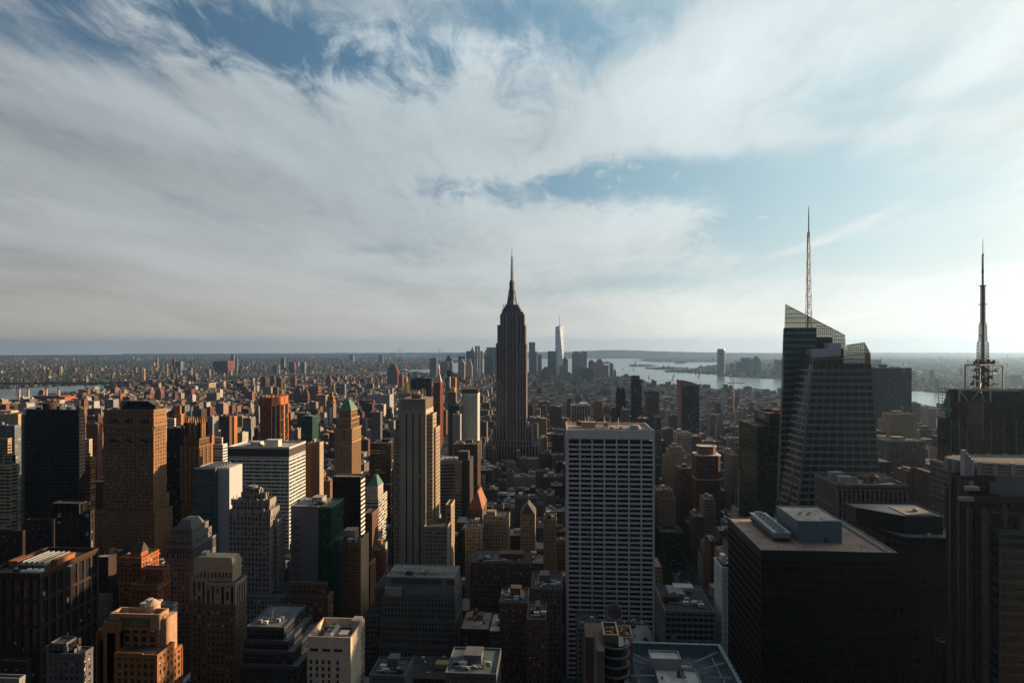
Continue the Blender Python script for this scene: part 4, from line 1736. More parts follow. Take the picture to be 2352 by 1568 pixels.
def mural_building():
    Y = 300.0
    root = thing('terracotta_tower', 'orange brick tower with a green decorated panel below its parapet, near bottom left corner', 'office building', (X(310, Y), Y + 25, 0))
    x0, x1 = X(253, Y), X(365.5, Y)
    y1 = x1 / tang(388)
    z = lambda r, x=x1, y=Y: Z(r, x, y)
    zt = z(1411)
    st = (4.2, 4.2, 1.7, 1.2, .5, .25, .15)
    s2 = (3.6, 3.2, 1.5, 1.5, .4, .1, .5)
    gl = glass((.014, .018, .022), 3.2, 3.6, .3)
    yl = Y - 9
    xl0, xl1 = X(262, yl), X(361, yl)
    yw = Y + 5
    xw = X(394, yw)
    shell(root, [(x0 + .5, x1 - .5, Y + .5, y1 - .5, z(1501), z(1444), st), (xl0, xl1, yl, y1 - 3, 0, Z(1508, xl1, yl), s2),
                 (xl1 - 3, xw, yw, xw / tang(418), 0, Z(1502, xw, yw), s2), (X(238, Y - 3), X(273, Y - 3), Y - 3, y1 - 4, 0, z(1430), (9, 30, 5, 7, .3, .02, .3)),
                 (X(219, Y), X(238, Y), Y + 2, y1 - 4, 0, z(1458), (9, 30, 3, 7, .3, .02, .3))], st, masonry((.19, .085, .035)), gl, 100, 'W')
    m = MB()
    m.box(x0, x1, Y, y1, z(1446), zt - 3.2)
    for q in ((x0, x1, Y, Y + .9), (x0, x1, y1 - .9, y1), (x0, x0 + .9, Y + .9, y1 - .9), (x1 - .9, x1, Y + .9, y1 - .9)):
        m.box(*q, zt - 3.2, zt)
    for a, b in ((x0 - .2, x0 + 6), (x1 - 6, x1 + .2)):
        for r in (1414, 1418, 1422):
            m.box(a, b, Y - .3, Y + .5, z(r) - .35, z(r))
    m.box(x1 - 1, x1 + 2.4, y1 - 6, y1 + 3, 0, z(1424))
    m.box(x1 - .5, x1 + 1.0, Y + 1.5, Y + 5, z(1500), z(1432))
    m.box(x0 + 7, x1 - 8, Y - .15, Y + .4, z(1447), z(1443))
    m.build('parapet_wall', masonry((.27, .17, .10)), root)
    plain(root, 'roof', TAR, x0 + .9, x1 - .9, Y + .9, y1 - .9, zt - 3.3, zt - 3.0)
    # decorated panels: a generic sunrise arch over plain green
    pa, pb = X(276, Y), X(344, Y)
    m = MB()
    m.box(pa, pb, Y - .45, Y + .2, z(1442), z(1420))
    f = m.build('mural_frame', masonry((.14, .055, .022)), root)
    pc = (pa + pb) / 2
    m = MB()
    m.box(pa + .8, pb - .8, Y - .55, Y - .3, z(1440), z(1422))
    m.build('mural_panel', masonry((.075, .105, .035), var=.6), f)
    m = MB()
    zb = z(1440)
    for i in range(12):
        t0, t1 = math.pi * i / 12, math.pi * (i + 1) / 12
        c = [(pc + r * math.cos(t), zb + r * math.sin(t)) for r, t in ((1.5, t1), (2.4, t1), (2.4, t0), (1.5, t0))]
        m.slab(*[(p[0], Y - .68, p[1]) for p in c], .12)
    for s in (-1, 1):
        m.slab((pc + s * 6.2 - .6, Y - .68, zb + .3), (pc + s * 6.2 + .6, Y - .68, zb + .3), (pc + s * 6.2 + .1, Y - .68, zb + 2.4), (pc + s * 6.2 - .1, Y - .68, zb + 2.4), .12)
    m.build('mural_relief', masonry((.22, .10, .025)), f)
    m = MB()
    ya, yb = Y + (y1 - Y) * .30, Y + (y1 - Y) * .72
    m.box(x1 - .1, x1 + .35, ya, yb, z(1440), z(1419))
    f2 = m.build('mural_frame', masonry((.16, .07, .02)), root)
    m = MB()
    m.box(x1 + .2, x1 + .45, ya + .6, yb - .6, z(1438), z(1421))
    m.build('mural_panel', masonry((.20, .22, .06), var=.4), f2)
    m = MB()
    m.box(xl0 + 1.5, xl1 - 7, yl - .3, yl + .3, Z(1512, xl1, yl), Z(1501, xl1, yl) + .2)
    m.build('ochre_panel', masonry((.22, .085, .018)), root)
    tank(root, x1 - 9, Y + 9, zt - 3, 3.4, 4.2, .4, mat=masonry((.34, .25, .19)))
    m = MB()
    m.box(x0 + 9, x1 - 14, Y + 9, Y + 17, zt - 3, zt + 1.4)
    for i in range(3):
        m.cyl(x0 + 11 + i * 3.2, Y + 13, zt + 1.4, zt + 2.1, 1.1, n=12)
    m.build('cooling_unit', metal((.38, .32, .26), .5), root)
    m = MB()
    for i in range(8):
        a = x0 + 2.5 + i * 2.2
        m.box(a, a + 1.2, Y + 2 + (i % 3) * 2, Y + 3.2 + (i % 3) * 2, zt - 3, zt - 2 + (i % 2) * .6)
    m.bar((x0 + 4, Y + 5, zt - 2.2), (x0 + 18, Y + 5, zt - 2.2), .3)
    m.build('roof_duct', STEEL, root)
    FOOT.append((X(219, Y), xw, yl, y1, zt))


mural_building()


def brown_corner_tower():
    Y = 352.0
    x0, x1, y0, y1 = rect_l(431, 541, 566, Y)
    z = lambda r: Z(r, x1, Y)
    root = thing('brown_corner_tower', 'brown brick tower with pale stone cap and ribbed penthouse, front left', 'office building', ((x0 + x1) / 2, (y0 + y1) / 2, 0))
    sL = (3.5, 2.9, 1.5, 1.7, .4, .04, .3)
    sU = (11, 2.9, 1.1, 1.0, .5, .25, .1)
    xe = X(470, Y)
    xp0, xp1 = X(449, Y + 4), X(534, Y + 4)
    yp1 = xp1 / tang(543)
    wm, gm, rm = MB(), MB(), MB()
    f1 = facade(wm, gm, x0, xe, Y + 3, y1, 0, z(1392), sL)
    f2 = facade(wm, gm, xe + .01, x1, Y, y1, 0, z(1392), sL)
    wm.build('wall', masonry((.115, .075, .052)), root)
    gm.build('glazing', glass((.012, .013, .014), 2.9, 3.5, .3), root, kind='stuff')
    add_windows(root, xe + .01, x1, Y, y1, 0, z(1392), sL, f2, 'W', 100, None, .6)
    wm, gm = MB(), MB()
    facade(wm, gm, x0, xe, Y + 3, y1, z(1392), z(1338), sU)
    facade(wm, gm, xe + .01, x1, Y, y1, z(1392), z(1343), sU)
    wm.build('upper_wall', masonry((.25, .195, .14)), root)
    gm.build('upper_glazing', glass((.012, .013, .014), 2.9, 3.5, .2), root, kind='stuff')
    m = MB()
    m.box(xp0, xp1, Y + 4, yp1 + 6, z(1345), z(1302))
    for r in (1302, 1297, 1293):
        e = (1302 - r) * .11
        m.box(xp0 + e, xp1 - e, Y + 4 + e, yp1 + 6 - e, z(r), z(r) + 1.4)
    for r in (1304, 1318):
        m.box(xp0 - .4, xp1 + .4, Y + 3.6, yp1 + 6.4, z(r) - .5, z(r) + .3)
    m.build('penthouse', masonry((.30, .23, .165)), root)
    m = MB()
    for i in range(10):
        xx = xp0 + 1.2 + (xp1 - xp0 - 2.4) * i / 9
        m.box(xx - .5, xx + .5, Y + 3.85, Y + 4.2, z(1333), z(1321))
    m.build('penthouse_window', glass(), root)
    m = MB()
    m.box(x0, xe, Y + 3, y1, z(1338), z(1337)); m.box(xe + .3, x1 - .3, Y + .3, y1 - .3, z(1343), z(1343) + .2)
    m.build('roof', TAR, root)
    plain(root, 'chimney', masonry((.36, .28, .2)), X(462, Y + 8), X(474, Y + 8), Y + 8, Y + 12, z(1296), z(1280))
    FOOT.append((x0, x1, y0, y1, z(1283)))


brown_corner_tower()


def dark_skylight_block():
    Y = 345.0
    x0, x1, y0, y1 = rect_l(-40, 92, 227, Y)
    z = lambda r: Z(r, x1, Y)
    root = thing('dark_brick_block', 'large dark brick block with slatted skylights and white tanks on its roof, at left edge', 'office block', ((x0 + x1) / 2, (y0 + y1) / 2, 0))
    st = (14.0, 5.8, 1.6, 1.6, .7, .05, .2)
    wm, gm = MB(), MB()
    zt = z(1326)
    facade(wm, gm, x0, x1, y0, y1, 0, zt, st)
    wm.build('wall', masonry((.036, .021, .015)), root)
    gm.build('glazing', glass((.010, .012, .014), 1.5, 3.5, .03), root, kind='stuff')
    m = MB()
    for q in ((x0, x1, y0, y0 + 1), (x0, x1, y1 - 1, y1), (x0, x0 + 1, y0 + 1, y1 - 1), (x1 - 1, x1, y0 + 1, y1 - 1)):
        m.box(*q, zt + .4, zt + 2.4)
    m.build('parapet', masonry((.06, .03, .018)), root)
    plain(root, 'roof', TAR, x0 + 1, x1 - 1, y0 + 1, y1 - 1, zt - .2, zt + .2)
    xs0, xs1 = X(48, Y + 12), X(108, Y + 12)
    plain(root, 'skylight_base', masonry((.09, .045, .03)), xs0, xs1, Y + 10, Y + 30, zt + .2, zt + 3.2)
    m = MB()
    for i in range(5):
        a = xs0 + (xs1 - xs0) * i / 5
        b = xs0 + (xs1 - xs0) * (i + .92) / 5
        m.frustum([(a, Y + 10), (b, Y + 10), (b, Y + 30), (a, Y + 30)], zt + 3.2, [(b - .5, Y + 10), (b, Y + 10), (b, Y + 30), (b - .5, Y + 30)], zt + 5.6, True)
    for i in range(12):
        m.bar((xs0, Y + 10.5 + i * 1.7, zt + 3.5), (xs1, Y + 10.5 + i * 1.7, zt + 5.7), .1)
    m.build('skylight', metal((.26, .28, .28), .25), root)
    for i, px in enumerate((58, 72, 86)):
        m = MB()
        xx = X(px, Y + 3)
        m.bar((xx - 3, Y + 4, zt + 1.6), (xx + 2.4, Y + 4, zt + 1.6), 1.2, 10)
        m.cyl(xx, Y + 6, zt + .2, zt + 2.8, 1.3, n=12)
        m.build('white_tank', WHITEM, root)
    plain(root, 'bulkhead', masonry((.20, .08, .035)), X(20, Y + 14), X(40, Y + 14), Y + 14, Y + 24, zt + .2, zt + 4, .2)
    plain(root, 'bulkhead', masonry((.22, .09, .035)), X(112, Y + 16), X(132, Y + 16), Y + 16, Y + 30, zt + .2, zt + 4.6, .2)
    m = MB()
    m.cyl(X(150, Y + 10) , Y + 14, zt + .2, zt + 2.4, .15, n=6)
    m.cyl(X(150, Y + 10), Y + 13.6, zt + 2.2, zt + 2.9, 1.4, .5, 14)
    m.build('dish_antenna', WHITEM, root)
    clutter(root, x0 + 6, x1 - 4, y0 + 2, y1 - 6, zt + .2, 17, False, False, n=9)
    FOOT.append((x0, x1, y0, y1, zt))


dark_skylight_block()


def gabled_brick():
    Y = 432.0
    x0, x1, y0, y1 = rect_l(272, 325, 365, Y)
    z = lambda r: Z(r, x1, Y)
    root = thing('gabled_brick_block', 'red brick block with gabled rooftop house, its stepped side glowing orange', 'office block', ((x0 + x1) / 2, (y0 + y1) / 2, 0))
    yw = 405.0
    xa, xb = X(300, yw), X(362, yw)
    ybk = xb / tang(391)
    st = (3.4, 2.9, 1.4, 1.4, .4, .1, .2)
    zw = Z(1346, xb, yw)
    shell(root, [(x0, x1, y0, y1, 0, z(1284), st), (xa, xb, yw, ybk, 0, zw, st), (xa + 2, xb - .3, yw + (ybk - yw) * .5, ybk - .4, zw, Z(1318, xb, yw), st)], st,
          masonry((.23, .075, .03)), glass((.012, .011, .011), 2.9, 3.4, .2), 90, 'W')
    m = MB()
    for zz, e in ((z(1290), .6), (z(1340), .5)):
        m.box(x0 - e, x1 + e, y0 - e, y1 + e, zz - .5, zz + .3)
    m.box(xa, xb + .5, yw - .5, ybk + .5, Z(1352, xb, yw) - .4, Z(1352, xb, yw) + .3)
    m.build('cornice', masonry((.30, .13, .06)), root)
    m = MB()
    gx0, gx1, gy0, gy1 = x0 + 6, x1 - 3, y0 + 4, y1 - 8
    m.box(gx0, gx1, gy0, gy1, z(1284), z(1272))
    m.build('rooftop_house', masonry((.24, .085, .035)), root)
    m = MB()
    g = [(gx0 - .6, gy0 - .6), (gx1 + .6, gy0 - .6), (gx1 + .6, gy1 + .6), (gx0 - .6, gy1 + .6)]
    ym = (gy0 + gy1) / 2
    m.frustum(g, z(1272), [(gx0 + 2, ym - .2), (gx1 - .5, ym - .2), (gx1 - .5, ym + .2), (gx0 + 2, ym + .2)], z(1252), True)
    m.build('gable_roof', roofing((.06, .042, .032)), root)
    FOOT.append((x0, xb, yw, max(y1, ybk), z(1260)))


gabled_brick()


def colonnade_block():
    Y = 480.0
    x0, x1, y0, y1 = rect_l(379, 445, 452, Y, 34)
    z = lambda r: Z(r, x1, Y)
    root = thing('colonnade_block', 'grey stone block with a column screen near its top and stepped penthouses', 'office block', ((x0 + x1) / 2, Y + 17, 0))
    st = STY['punch']
    sc = (9.5, 2.2, .9, .9, .9, .5, 0)
    a = lambda p, d: X(p, Y + d)
    shell(root, [(x0, x1, y0, y1, 0, z(1286), st), (x0, x1, y0, y1, z(1286), z(1257), sc), (a(387, 3), a(442, 3), Y + 3, y1 - 2, z(1257), z(1235), st),
                 (a(397, 6), a(441, 6), Y + 6, y1 - 4, z(1235), z(1221), st)], st, masonry((.115, .112, .11)), glass(DARK, 2.2, 3.5, .2), 60, 'W')
    m = MB()
    b0, b1 = a(401, 8), a(440, 8)
    m.frustum([(b0, Y + 8), (b1, Y + 8), (b1, y1 - 6), (b0, y1 - 6)], z(1221), [(b0 + 3, Y + 12), (b1 - 3, Y + 12), (b1 - 3, y1 - 10), (b0 + 3, y1 - 10)], z(1203), True)
    m.build('stepped_roof', masonry((.10, .095, .09)), root)
    FOOT.append((x0, x1, y0, y1, z(1203)))


colonnade_block()


def striped_deco_tower():
    Y = 540.0
    x0, x1 = X(918.5, Y), X(978, Y)
    y1 = x1 / tang(985)
    z = lambda r: Z(r, x1, Y)
    root = thing('striped_limestone_tower', 'tall limestone tower with three dark vertical stripes and roof machinery', 'office tower', ((x0 + x1) / 2, Y + 22, 0))
    m = MB()
    zc = z(941)
    core = [(x0 + 1, x1 - 1, Y + 1.2, y1 + 20, 0, zc)]
    g = MB()
    g.box(x0 + 1, x1 - 1, Y + .9, y1 + 19, 0, zc - 1)
    g.build('stripe_glazing', glass((.006, .006, .007), 1.2, 3.5, .03), root, kind='stuff')
    sx = [X(p, Y) for p in (933.5, 948.5, 964)]
    hw = .62
    ed = [x0] + [v for s in sx for v in (s - hw, s + hw)] + [x1]
    for i in range(0, 8, 2):
        m.box(ed[i], ed[i + 1], Y, Y + 2, 0, zc)
        n = 2
        for j in range(1, n):
            c = ed[i] + (ed[i + 1] - ed[i]) * j / n
            m.box(c - .9, c + .9, Y - .18, Y + .5, 0, zc - 6)
    m.box(x1 - 2, x1 + .003, Y + 2.0, y1 + 20, 0, zc)
    m.box(x0, x0 + 2, Y + 2.0, y1 + 20, 0, zc)
    for s in sx:
        m.frustum([(s - hw, Y + .1), (s + hw, Y + .1), (s + hw, Y + 1.5), (s - hw, Y + 1.5)], z(950), [(s - hw, Y + .1), (s + hw, Y + .1), (s + hw, Y + 1.5), (s - hw, Y + 1.5)], zc, True, True)
        m.frustum([(s - 1.6, Y - .45), (s + 1.6, Y - .45), (s + 1.6, Y + .6), (s - 1.6, Y + .6)], z(946), [(s - .1, Y - .25), (s + .1, Y - .25), (s + .1, Y + .6), (s - .1, Y + .6)], z(931), True)
    m.build('shaft_wall', masonry((.29, .245, .185)), root)
    m = MB()
    xa, xb = X(920.5, Y + .6), X(984.5, Y + .6)
    m.box(x0 + .6, x1 - .3, Y + .8, y1 + 19, zc, z(917))
    for i in range(18):
        xx = x0 + 1 + (x1 - x0 - 2) * i / 17
        m.box(xx - .35, xx + .35, Y + .45, Y + 1.2, zc, z(915.5))
    for i in range(10):
        yy = Y + 2 + (y1 + 16 - Y) * i / 9
        m.box(x1 - .8, x1 + .1, yy - .35, yy + .35, zc, z(915.5))
    m.build('crown', masonry((.25, .215, .17)), root)
    st = (3.5, 2.3, 1.0, 1.5, .4, .06, .25)
    T = []
    ya = Y + 4
    T.append((X(904, ya), X(918.7, ya), ya, y1 + 14, 0, z(991), st))
    T.append((X(908.5, ya + 3), X(918.9, ya + 3), ya + 3, y1 + 12, z(991), z(968), st))
    T.append((x1 - .3, X(994, ya), ya, X(994, ya) / tang(995.5) + 14, 0, z(954), st))
    T.append((X(990, ya + 5), X(1001, ya + 5), ya + 5, y1 + 16, 0, z(988), st))
    yl = Y - 6
    T.append((x1 - .3, X(1027, yl), yl, X(1027, yl) / tang(1036.5) + 6, 0, Z(1212, X(1027, yl), yl), st))
    T.append((X(1024, Y + 10), X(1036, Y + 10), Y + 10, Y + 30, 0, Z(1168, X(1036, Y), Y), st))
    shell(root, T, st, masonry((.275, .225, .165)), glass(DARK, 2.3, 3.5, .25), 100, 'W')
    m = MB()
    zr = z(917)
    xm0, xm1 = X(939, Y + 8), X(973, Y + 8)
    for i in range(6):
        xx = xm0 + (xm1 - xm0) * i / 5
        m.bar((xx, Y + 8, zr), (xx, Y + 8, z(899)), .22)
        m.bar((xx, Y + 16, zr), (xx, Y + 16, z(897)), .22)
    for r in (911, 905, 899):
        m.bar((xm0, Y + 8, z(r)), (xm1, Y + 8, z(r)), .25)
        m.bar((xm0, Y + 16, z(r)), (xm1, Y + 16, z(r)), .25)
    m.bar((xm1 - 1, Y + 9, z(899)), (xm1 - 1, Y + 9, z(893)), .3)
    m.bar((xm1 - 3, Y + 9, z(894)), (xm1 + .4, Y + 9, z(894)), .3)
    m.build('roof_frame', metal((.30, .27, .24), .5), root)
    plain(root, 'plant_room', metal((.12, .09, .08), .6), xm0 + 2, xm1 - 2, Y + 9, Y + 15, zr, z(907))
    m = MB()
    for i in range(3):
        m.cyl(xm0 + 3 + i * 2.4, Y + 11, z(907), z(899), 1.0, n=10)
    m.build('white_tank', WHITEM, root)
    FOOT.append((X(904, Y), X(1037, Y), Y - 6, y1 + 30, z(900)))


striped_deco_tower()


def broad_tier_building():
    Y = 420.0
    root = thing('broad_tiered_building', 'broad grey stone building in three window tiers with a bare roof frame', 'office building', (X(960, Y), Y + 20, 0))
    x1 = X(1047, Y)
    y1 = x1 / tang(1055)
    z = lambda r: Z(r, x1, Y)
    st = (3.62, 2.25, 1.15, 1.5, .42, .03, .06)
    T = []
    for (pa, ra, rb, dy) in ((871, 1540, 1486, -2.4), (875, 1484, 1428, -1.2), (879, 1426, 1375, 0)):
        yy = Y + dy
        T.append((X(pa, yy), x1 - .2 - dy * .15, yy, y1 + 16, (0 if ra == 1540 else z(ra)), z(rb), st))
    T.append((X(860, Y + 6), X(880, Y + 6), Y + 6, y1 + 18, z(1424), z(1364), st))
    T.append((X(838, Y + 4), X(876, Y + 4), Y + 4, y1 + 22, 0, z(1424), st))
    shell(root, T, st, masonry((.10, .095, .09)), glass((.010, .011, .012), 2.25, 3.62, .05), 100, 'W', None, pane_mat((.012, .013, .015), .10), .94)
    xa, xb = X(886, Y + 3), X(1044, Y + 3)
    m = MB()
    zp = z(1331)
    m.box(xa, xb, Y + 3, y1 + 12, z(1375), zp)
    m.box(xa - .2, xb + .2, Y + 2.8, y1 + 12.2, z(1350), z(1348))
    m.box(xb - 12, xb - 11.4, Y + 2.7, Y + 3.2, z(1375), zp)
    m.build('penthouse', masonry((.14, .13, .12)), root)
    m = MB()
    m.box(X(898, Y), X(1012, Y), Y + 2.6, Y + 3.1, z(1346), z(1334))
    m.box(X(1024, Y), X(1042, Y), Y + 2.6, Y + 3.1, z(1346), z(1334))
    m.build('louvre_panel', metal((.05, .055, .06), .5), root)
    m = MB()
    for a, b in ((930, 945), (950, 965), (996, 1012), (1024, 1044), (905, 915)):
        m.box(X(a, Y), X(b, Y), Y + 2.55, Y + 3.05, z(1371), z(1364))
    m.build('penthouse_window', metal((.16, .18, .20), .3), root)
    m = MB()
    yf = Y + 4
    for i in range(15):
        xx = xa + (xb - xa) * i / 14
        m.bar((xx, yf, zp), (xx, yf, zp + 3.2), .14)
        m.bar((xx, yf, zp + 3.2), (xx, yf + 12, zp + 3.2), .14)
        if i < 14:
            x2 = xa + (xb - xa) * (i + 1) / 14
            m.bar((xx, yf, zp + 3.2), ((xx + x2) / 2, yf, zp + 2.0), .1)
            m.bar(((xx + x2) / 2, yf, zp + 2.0), (x2, yf, zp + 3.2), .1)
    m.bar((xa, yf, zp + 3.2), (xb, yf, zp + 3.2), .18)
    m.bar((xa, yf + 12, zp + 3.2), (xb, yf + 12, zp + 3.2), .18)
    m.build('roof_frame', metal((.14, .16, .17), .5), root)
    clutter(root, xa + 2, xb - 2, Y + 5, y1 + 10, zp, 3, False, False, n=8)
    plain(root, 'bulkhead', masonry((.24, .22, .2)), X(884, Y + 1), X(922, Y + 1), Y + .6, Y + 2.9, z(1375), z(1355), .15)
    FOOT.append((X(838, Y), x1, Y - 3, y1 + 22, zp))


broad_tier_building()


def white_fan_building():
    Y = 322.0
    x0, x1, y0, y1 = rect_l(705.5, 805.5, 837, Y)
    z = lambda r: Z(r, x1, Y)
    zt = z(1465)
    root = thing('white_fan_building', 'pale concrete building with three big white roof fans inside tall parapets', 'office building', ((x0 + x1) / 2, (y0 + y1) / 2, 0))
    m = MB()
    m.box(x0, x1, y0, y1, 0, zt - 5)
    t = .6
    for q in ((x0, x1, y0, y0 + t), (x0, x1, y1 - t, y1), (x0, x0 + t, y0 + t, y1 - t), (x1 - t, x1, y0 + t, y1 - t)):
        m.box(*q, zt - 5, zt)
    m.build('wall', masonry((.42, .36, .28), var=.30), root)
    m = MB()
    m.box(x0 - .06, x1 + .06, y0 - .06, y1 + .06, z(1500) - .25, z(1500))
    for q in ((x0 - .1, x1 + .1, y0 - .1, y0 + t + .1), (x0 - .1, x1 + .1, y1 - t - .1, y1 + .1), (x0 - .1, x0 + t + .1, y0 + t + .1, y1 - t - .1), (x1 - t - .1, x1 + .1, y0 + t + .1, y1 - t - .1)):
        m.box(*q, zt, zt + .25)
    m.build('coping', masonry((.34, .24, .18)), root)
    plain(root, 'roof', TAR, x0 + t, x1 - t, y0 + t, y1 - t, zt - 5.1, zt - 4.8)
    pm = pane_mat((.012, .012, .014), .12)

    def win(x, y, zz, w, h, side='N'):
        me = pane_mesh(w, .12, h) if side == 'N' else pane_mesh(.12, w, h)
        if not me.materials:
            me.materials.append(pm)
        o = bpy.data.objects.new('window', me)
        o.parent = root
        o.location = Vector((x, y, zz)) - root.location
        col.objects.link(o)
    for px in (716, 744, 771):
        win(X(px + 5.5, Y), y0, z(1497.5), 4.3, 1.5)
    for r in range(26):
        zz = z(1526.5) - r * 3.4
        if zz < 3:
            break
        for px in (714, 728, 742, 756, 775.5):
            win(X(px, Y), y0, zz, 1.25, 2.1)
        for k in range(3):
            win(x1, y0 + (y1 - y0) * (.78 + .08 * k), zz + 8 + k * 1.2, 1.1, 2.1, 'W')
    for i in range(3):
        xx, yy = x0 + (x1 - x0) * (.40 - i * .01), y0 + (y1 - y0) * (.30 + .19 * i)
        m = MB()
        m.box(xx - 2.6, xx + 2.6, yy - 2.2, yy + 2.2, zt - 4.8, zt - 1.6)
        f = m.build('cooling_fan', metal((.46, .42, .37), .5), root)
        m = MB()
        m.lathe(xx, yy, [(2.0, zt - 1.6), (1.8, zt - .1)], 20)
        m.build('fan_ring', metal((.60, .56, .50), .5), f)
        m = MB()
        m.cyl(xx, yy, zt - .15, zt - .02, 1.62, n=20)
        m.build('fan_opening', metal((.02, .02, .02), .7), f)
    plain(root, 'bulkhead', masonry((.42, .36, .29)), X(778, Y + 6), X(796, Y + 6), Y + 6, Y + 11, zt - 4.8, zt - 1.0, .15)
    plain(root, 'plant_room', masonry((.35, .29, .24)), x1 - 5, x1 - .7, y1 - 7, y1 - 1, zt - 4.8, zt + 1.6, .1)
    m = MB()
    for i in range(4):
        yy = y0 + 2 + i * 4.6
        m.bar((x0 + .7, yy, zt - .4), (x0 + 3.2, yy + 1.4, zt - 4.8), .16)
    m.bar((x0 + 5, y0 + 1.4, zt - 1), (x0 + 12, y0 + 1.4, zt - 1), .14)
    m.build('brace', metal((.30, .20, .14), .6), root)
    FOOT.append((x0, x1, y0, y1, zt))


white_fan_building()


def scaffold_tower():
    Y = 432.0
    x0, x1, y0, y1 = rect_l(787, 829, 847, Y)
    z = lambda r: Z(r, x1, Y)
    root = thing('scaffolded_tower', 'narrow tower wrapped in scaffolding with a blank sunlit tan side wall', 'office building', ((x0 + x1) / 2, (y0 + y1) / 2, 0))
    zt = z(1249)
    shell(root, [(x0, x1 - .4, y0, y1, 0, zt, STY['punch'])], STY['punch'], masonry((.13, .075, .045)), glass(DARK, 2.9, 3.5, .2), 0)
    plain(root, 'party_wall', masonry((.36, .25, .145), var=.15), x1 - .4, x1, y0 + .3, y1, 0, zt + 3)
    m = MB()
    xa = X(804, Y)
    n = int(zt / 2.1)
    for i in range(n):
        m.box(xa, x1 + .2, y0 - 1.5, y0 - .1, i * 2.1 + 2, i * 2.1 + 2.12)
    for i in range(8):
        xx = xa + (x1 - xa) * i / 7
        m.bar((xx, y0 - 1.5, 0), (xx, y0 - 1.5, zt + 2), .09)
        m.bar((xx, y0 - .2, 0), (xx, y0 - .2, zt + 2), .09)
    for i in range(0, n - 1, 2):
        for j in range(0, 7, 2):
            a, b = xa + (x1 - xa) * j / 7, xa + (x1 - xa) * (j + 1) / 7
            m.bar((a, y0 - 1.5, i * 2.1 + 2), (b, y0 - 1.5, i * 2.1 + 4.1), .06)
    m.build('scaffolding', masonry((.20, .10, .05)), root)
    plain(root, 'bulkhead', masonry((.22, .16, .12)), X(789, Y + 7), X(815, Y + 7), Y + 7, Y + 16, zt, z(1226), .2)
    clutter(root, x0 + 1, x1 - 1, y0 + 1, y1 - 1, zt + .25, 8, False, False)
    FOOT.append((x0, x1, y0, y1, zt))


scaffold_tower()


def concrete_glass_tower():
    Y = 445.0
    x0, x1 = X(668, Y), X(731, Y)
    x2 = X(761, Y)
    z = lambda r: Z(r, x2, Y)
    root = thing('concrete_glass_tower', 'blank grey concrete slab beside dark green glass bays with stepped green wing', 'office tower', ((x0 + x2) / 2, Y + 15, 0))
    zt = z(1164)
    y1 = Y + 26
    plain(root, 'concrete_wall', masonry((.125, .12, .13), var=.12), x0, x1, Y, y1, 0, zt, .15)
    sg = (3.7, 1.5, .1, .35, .14, .03, .1)
    gl = glass((.008, .035, .026), 1.5, 3.7, .10, rough=.06, bc=(.14, .15, .10))
    ya = Y - 14
    shell(root, [(x1 + .02, x2, Y + .6, y1, 0, zt - 1, sg), (X(753, ya), X(771, ya), ya, ya + 22, 0, Z(1252, X(771, ya), ya), sg), (X(766, ya - 5), X(781.5, ya - 5), ya - 5, ya + 18, 0, Z(1236, X(781, ya), ya), sg)], sg,
          metal((.03, .085, .06), .3), gl)
    m = MB()
    for r in range(9):
        zz = zt - 9 - r * 3.9 * 1.4
        m.box(x0 + 3, x0 + 6, Y - .06, Y + .2, zz - .8, zz)
    m.build('vent_slot', DARKM, root)
    clutter(root, x0 + 1, x2 - 1, Y + 2, y1 - 2, zt + .2, 21, True, False, None, 7)
    FOOT.append((x0, X(781, ya), ya - 5, y1, zt))


concrete_glass_tower()


def stepped_glass_building():
    Y = 335.0
    root = thing('stepped_glass_building', 'dark glass building stepping out in flat terraces beneath the grey deco tower', 'office building', (X(620, Y), Y + 15, 0))
    st = (3.6, 1.8, .14, .5, .16, .03, .1)
    T = []
    for (pa, pb, r, dy) in ((566, 653, 1444, 0), (560, 663, 1476, -3), (556, 673, 1500, -6), (552, 684, 1534, -9)):
        yy = Y + dy
        T.append((X(pa, yy), X(pb, yy), yy, Y + 30, 0 if dy == -9 else None, Z(r, X(pb, yy), yy), st))
    T = [(a, b, c, d, (T[i + 1][5] if i + 1 < len(T) else 0), f, s) for i, (a, b, c, d, e, f, s) in enumerate(T)]
    shell(root, T, st, metal((.05, .055, .06), .4), glass((.012, .016, .018), 1.8, 3.6, .12, bc=(.1, .09, .07)), 0, 'W', roofing((.085, .09, .10)))
    zt = T[0][5]
    m = MB()
    m.slab((X(592, Y), Y + 14, zt + .3), (X(606, Y), Y + 9, zt + .3), (X(597, Y), Y + 16, zt + 4.5), (X(592, Y), Y + 18, zt + 4), .3)
    m.build('roof_hatch', STEEL, root)
    clutter(root, T[0][0] + 2, T[0][1] - 2, Y + 3, Y + 28, zt + .25, 6, False, False, None, 4)
    FOOT.append((T[3][0], T[3][1], Y - 9, Y + 30, zt))


stepped_glass_building()


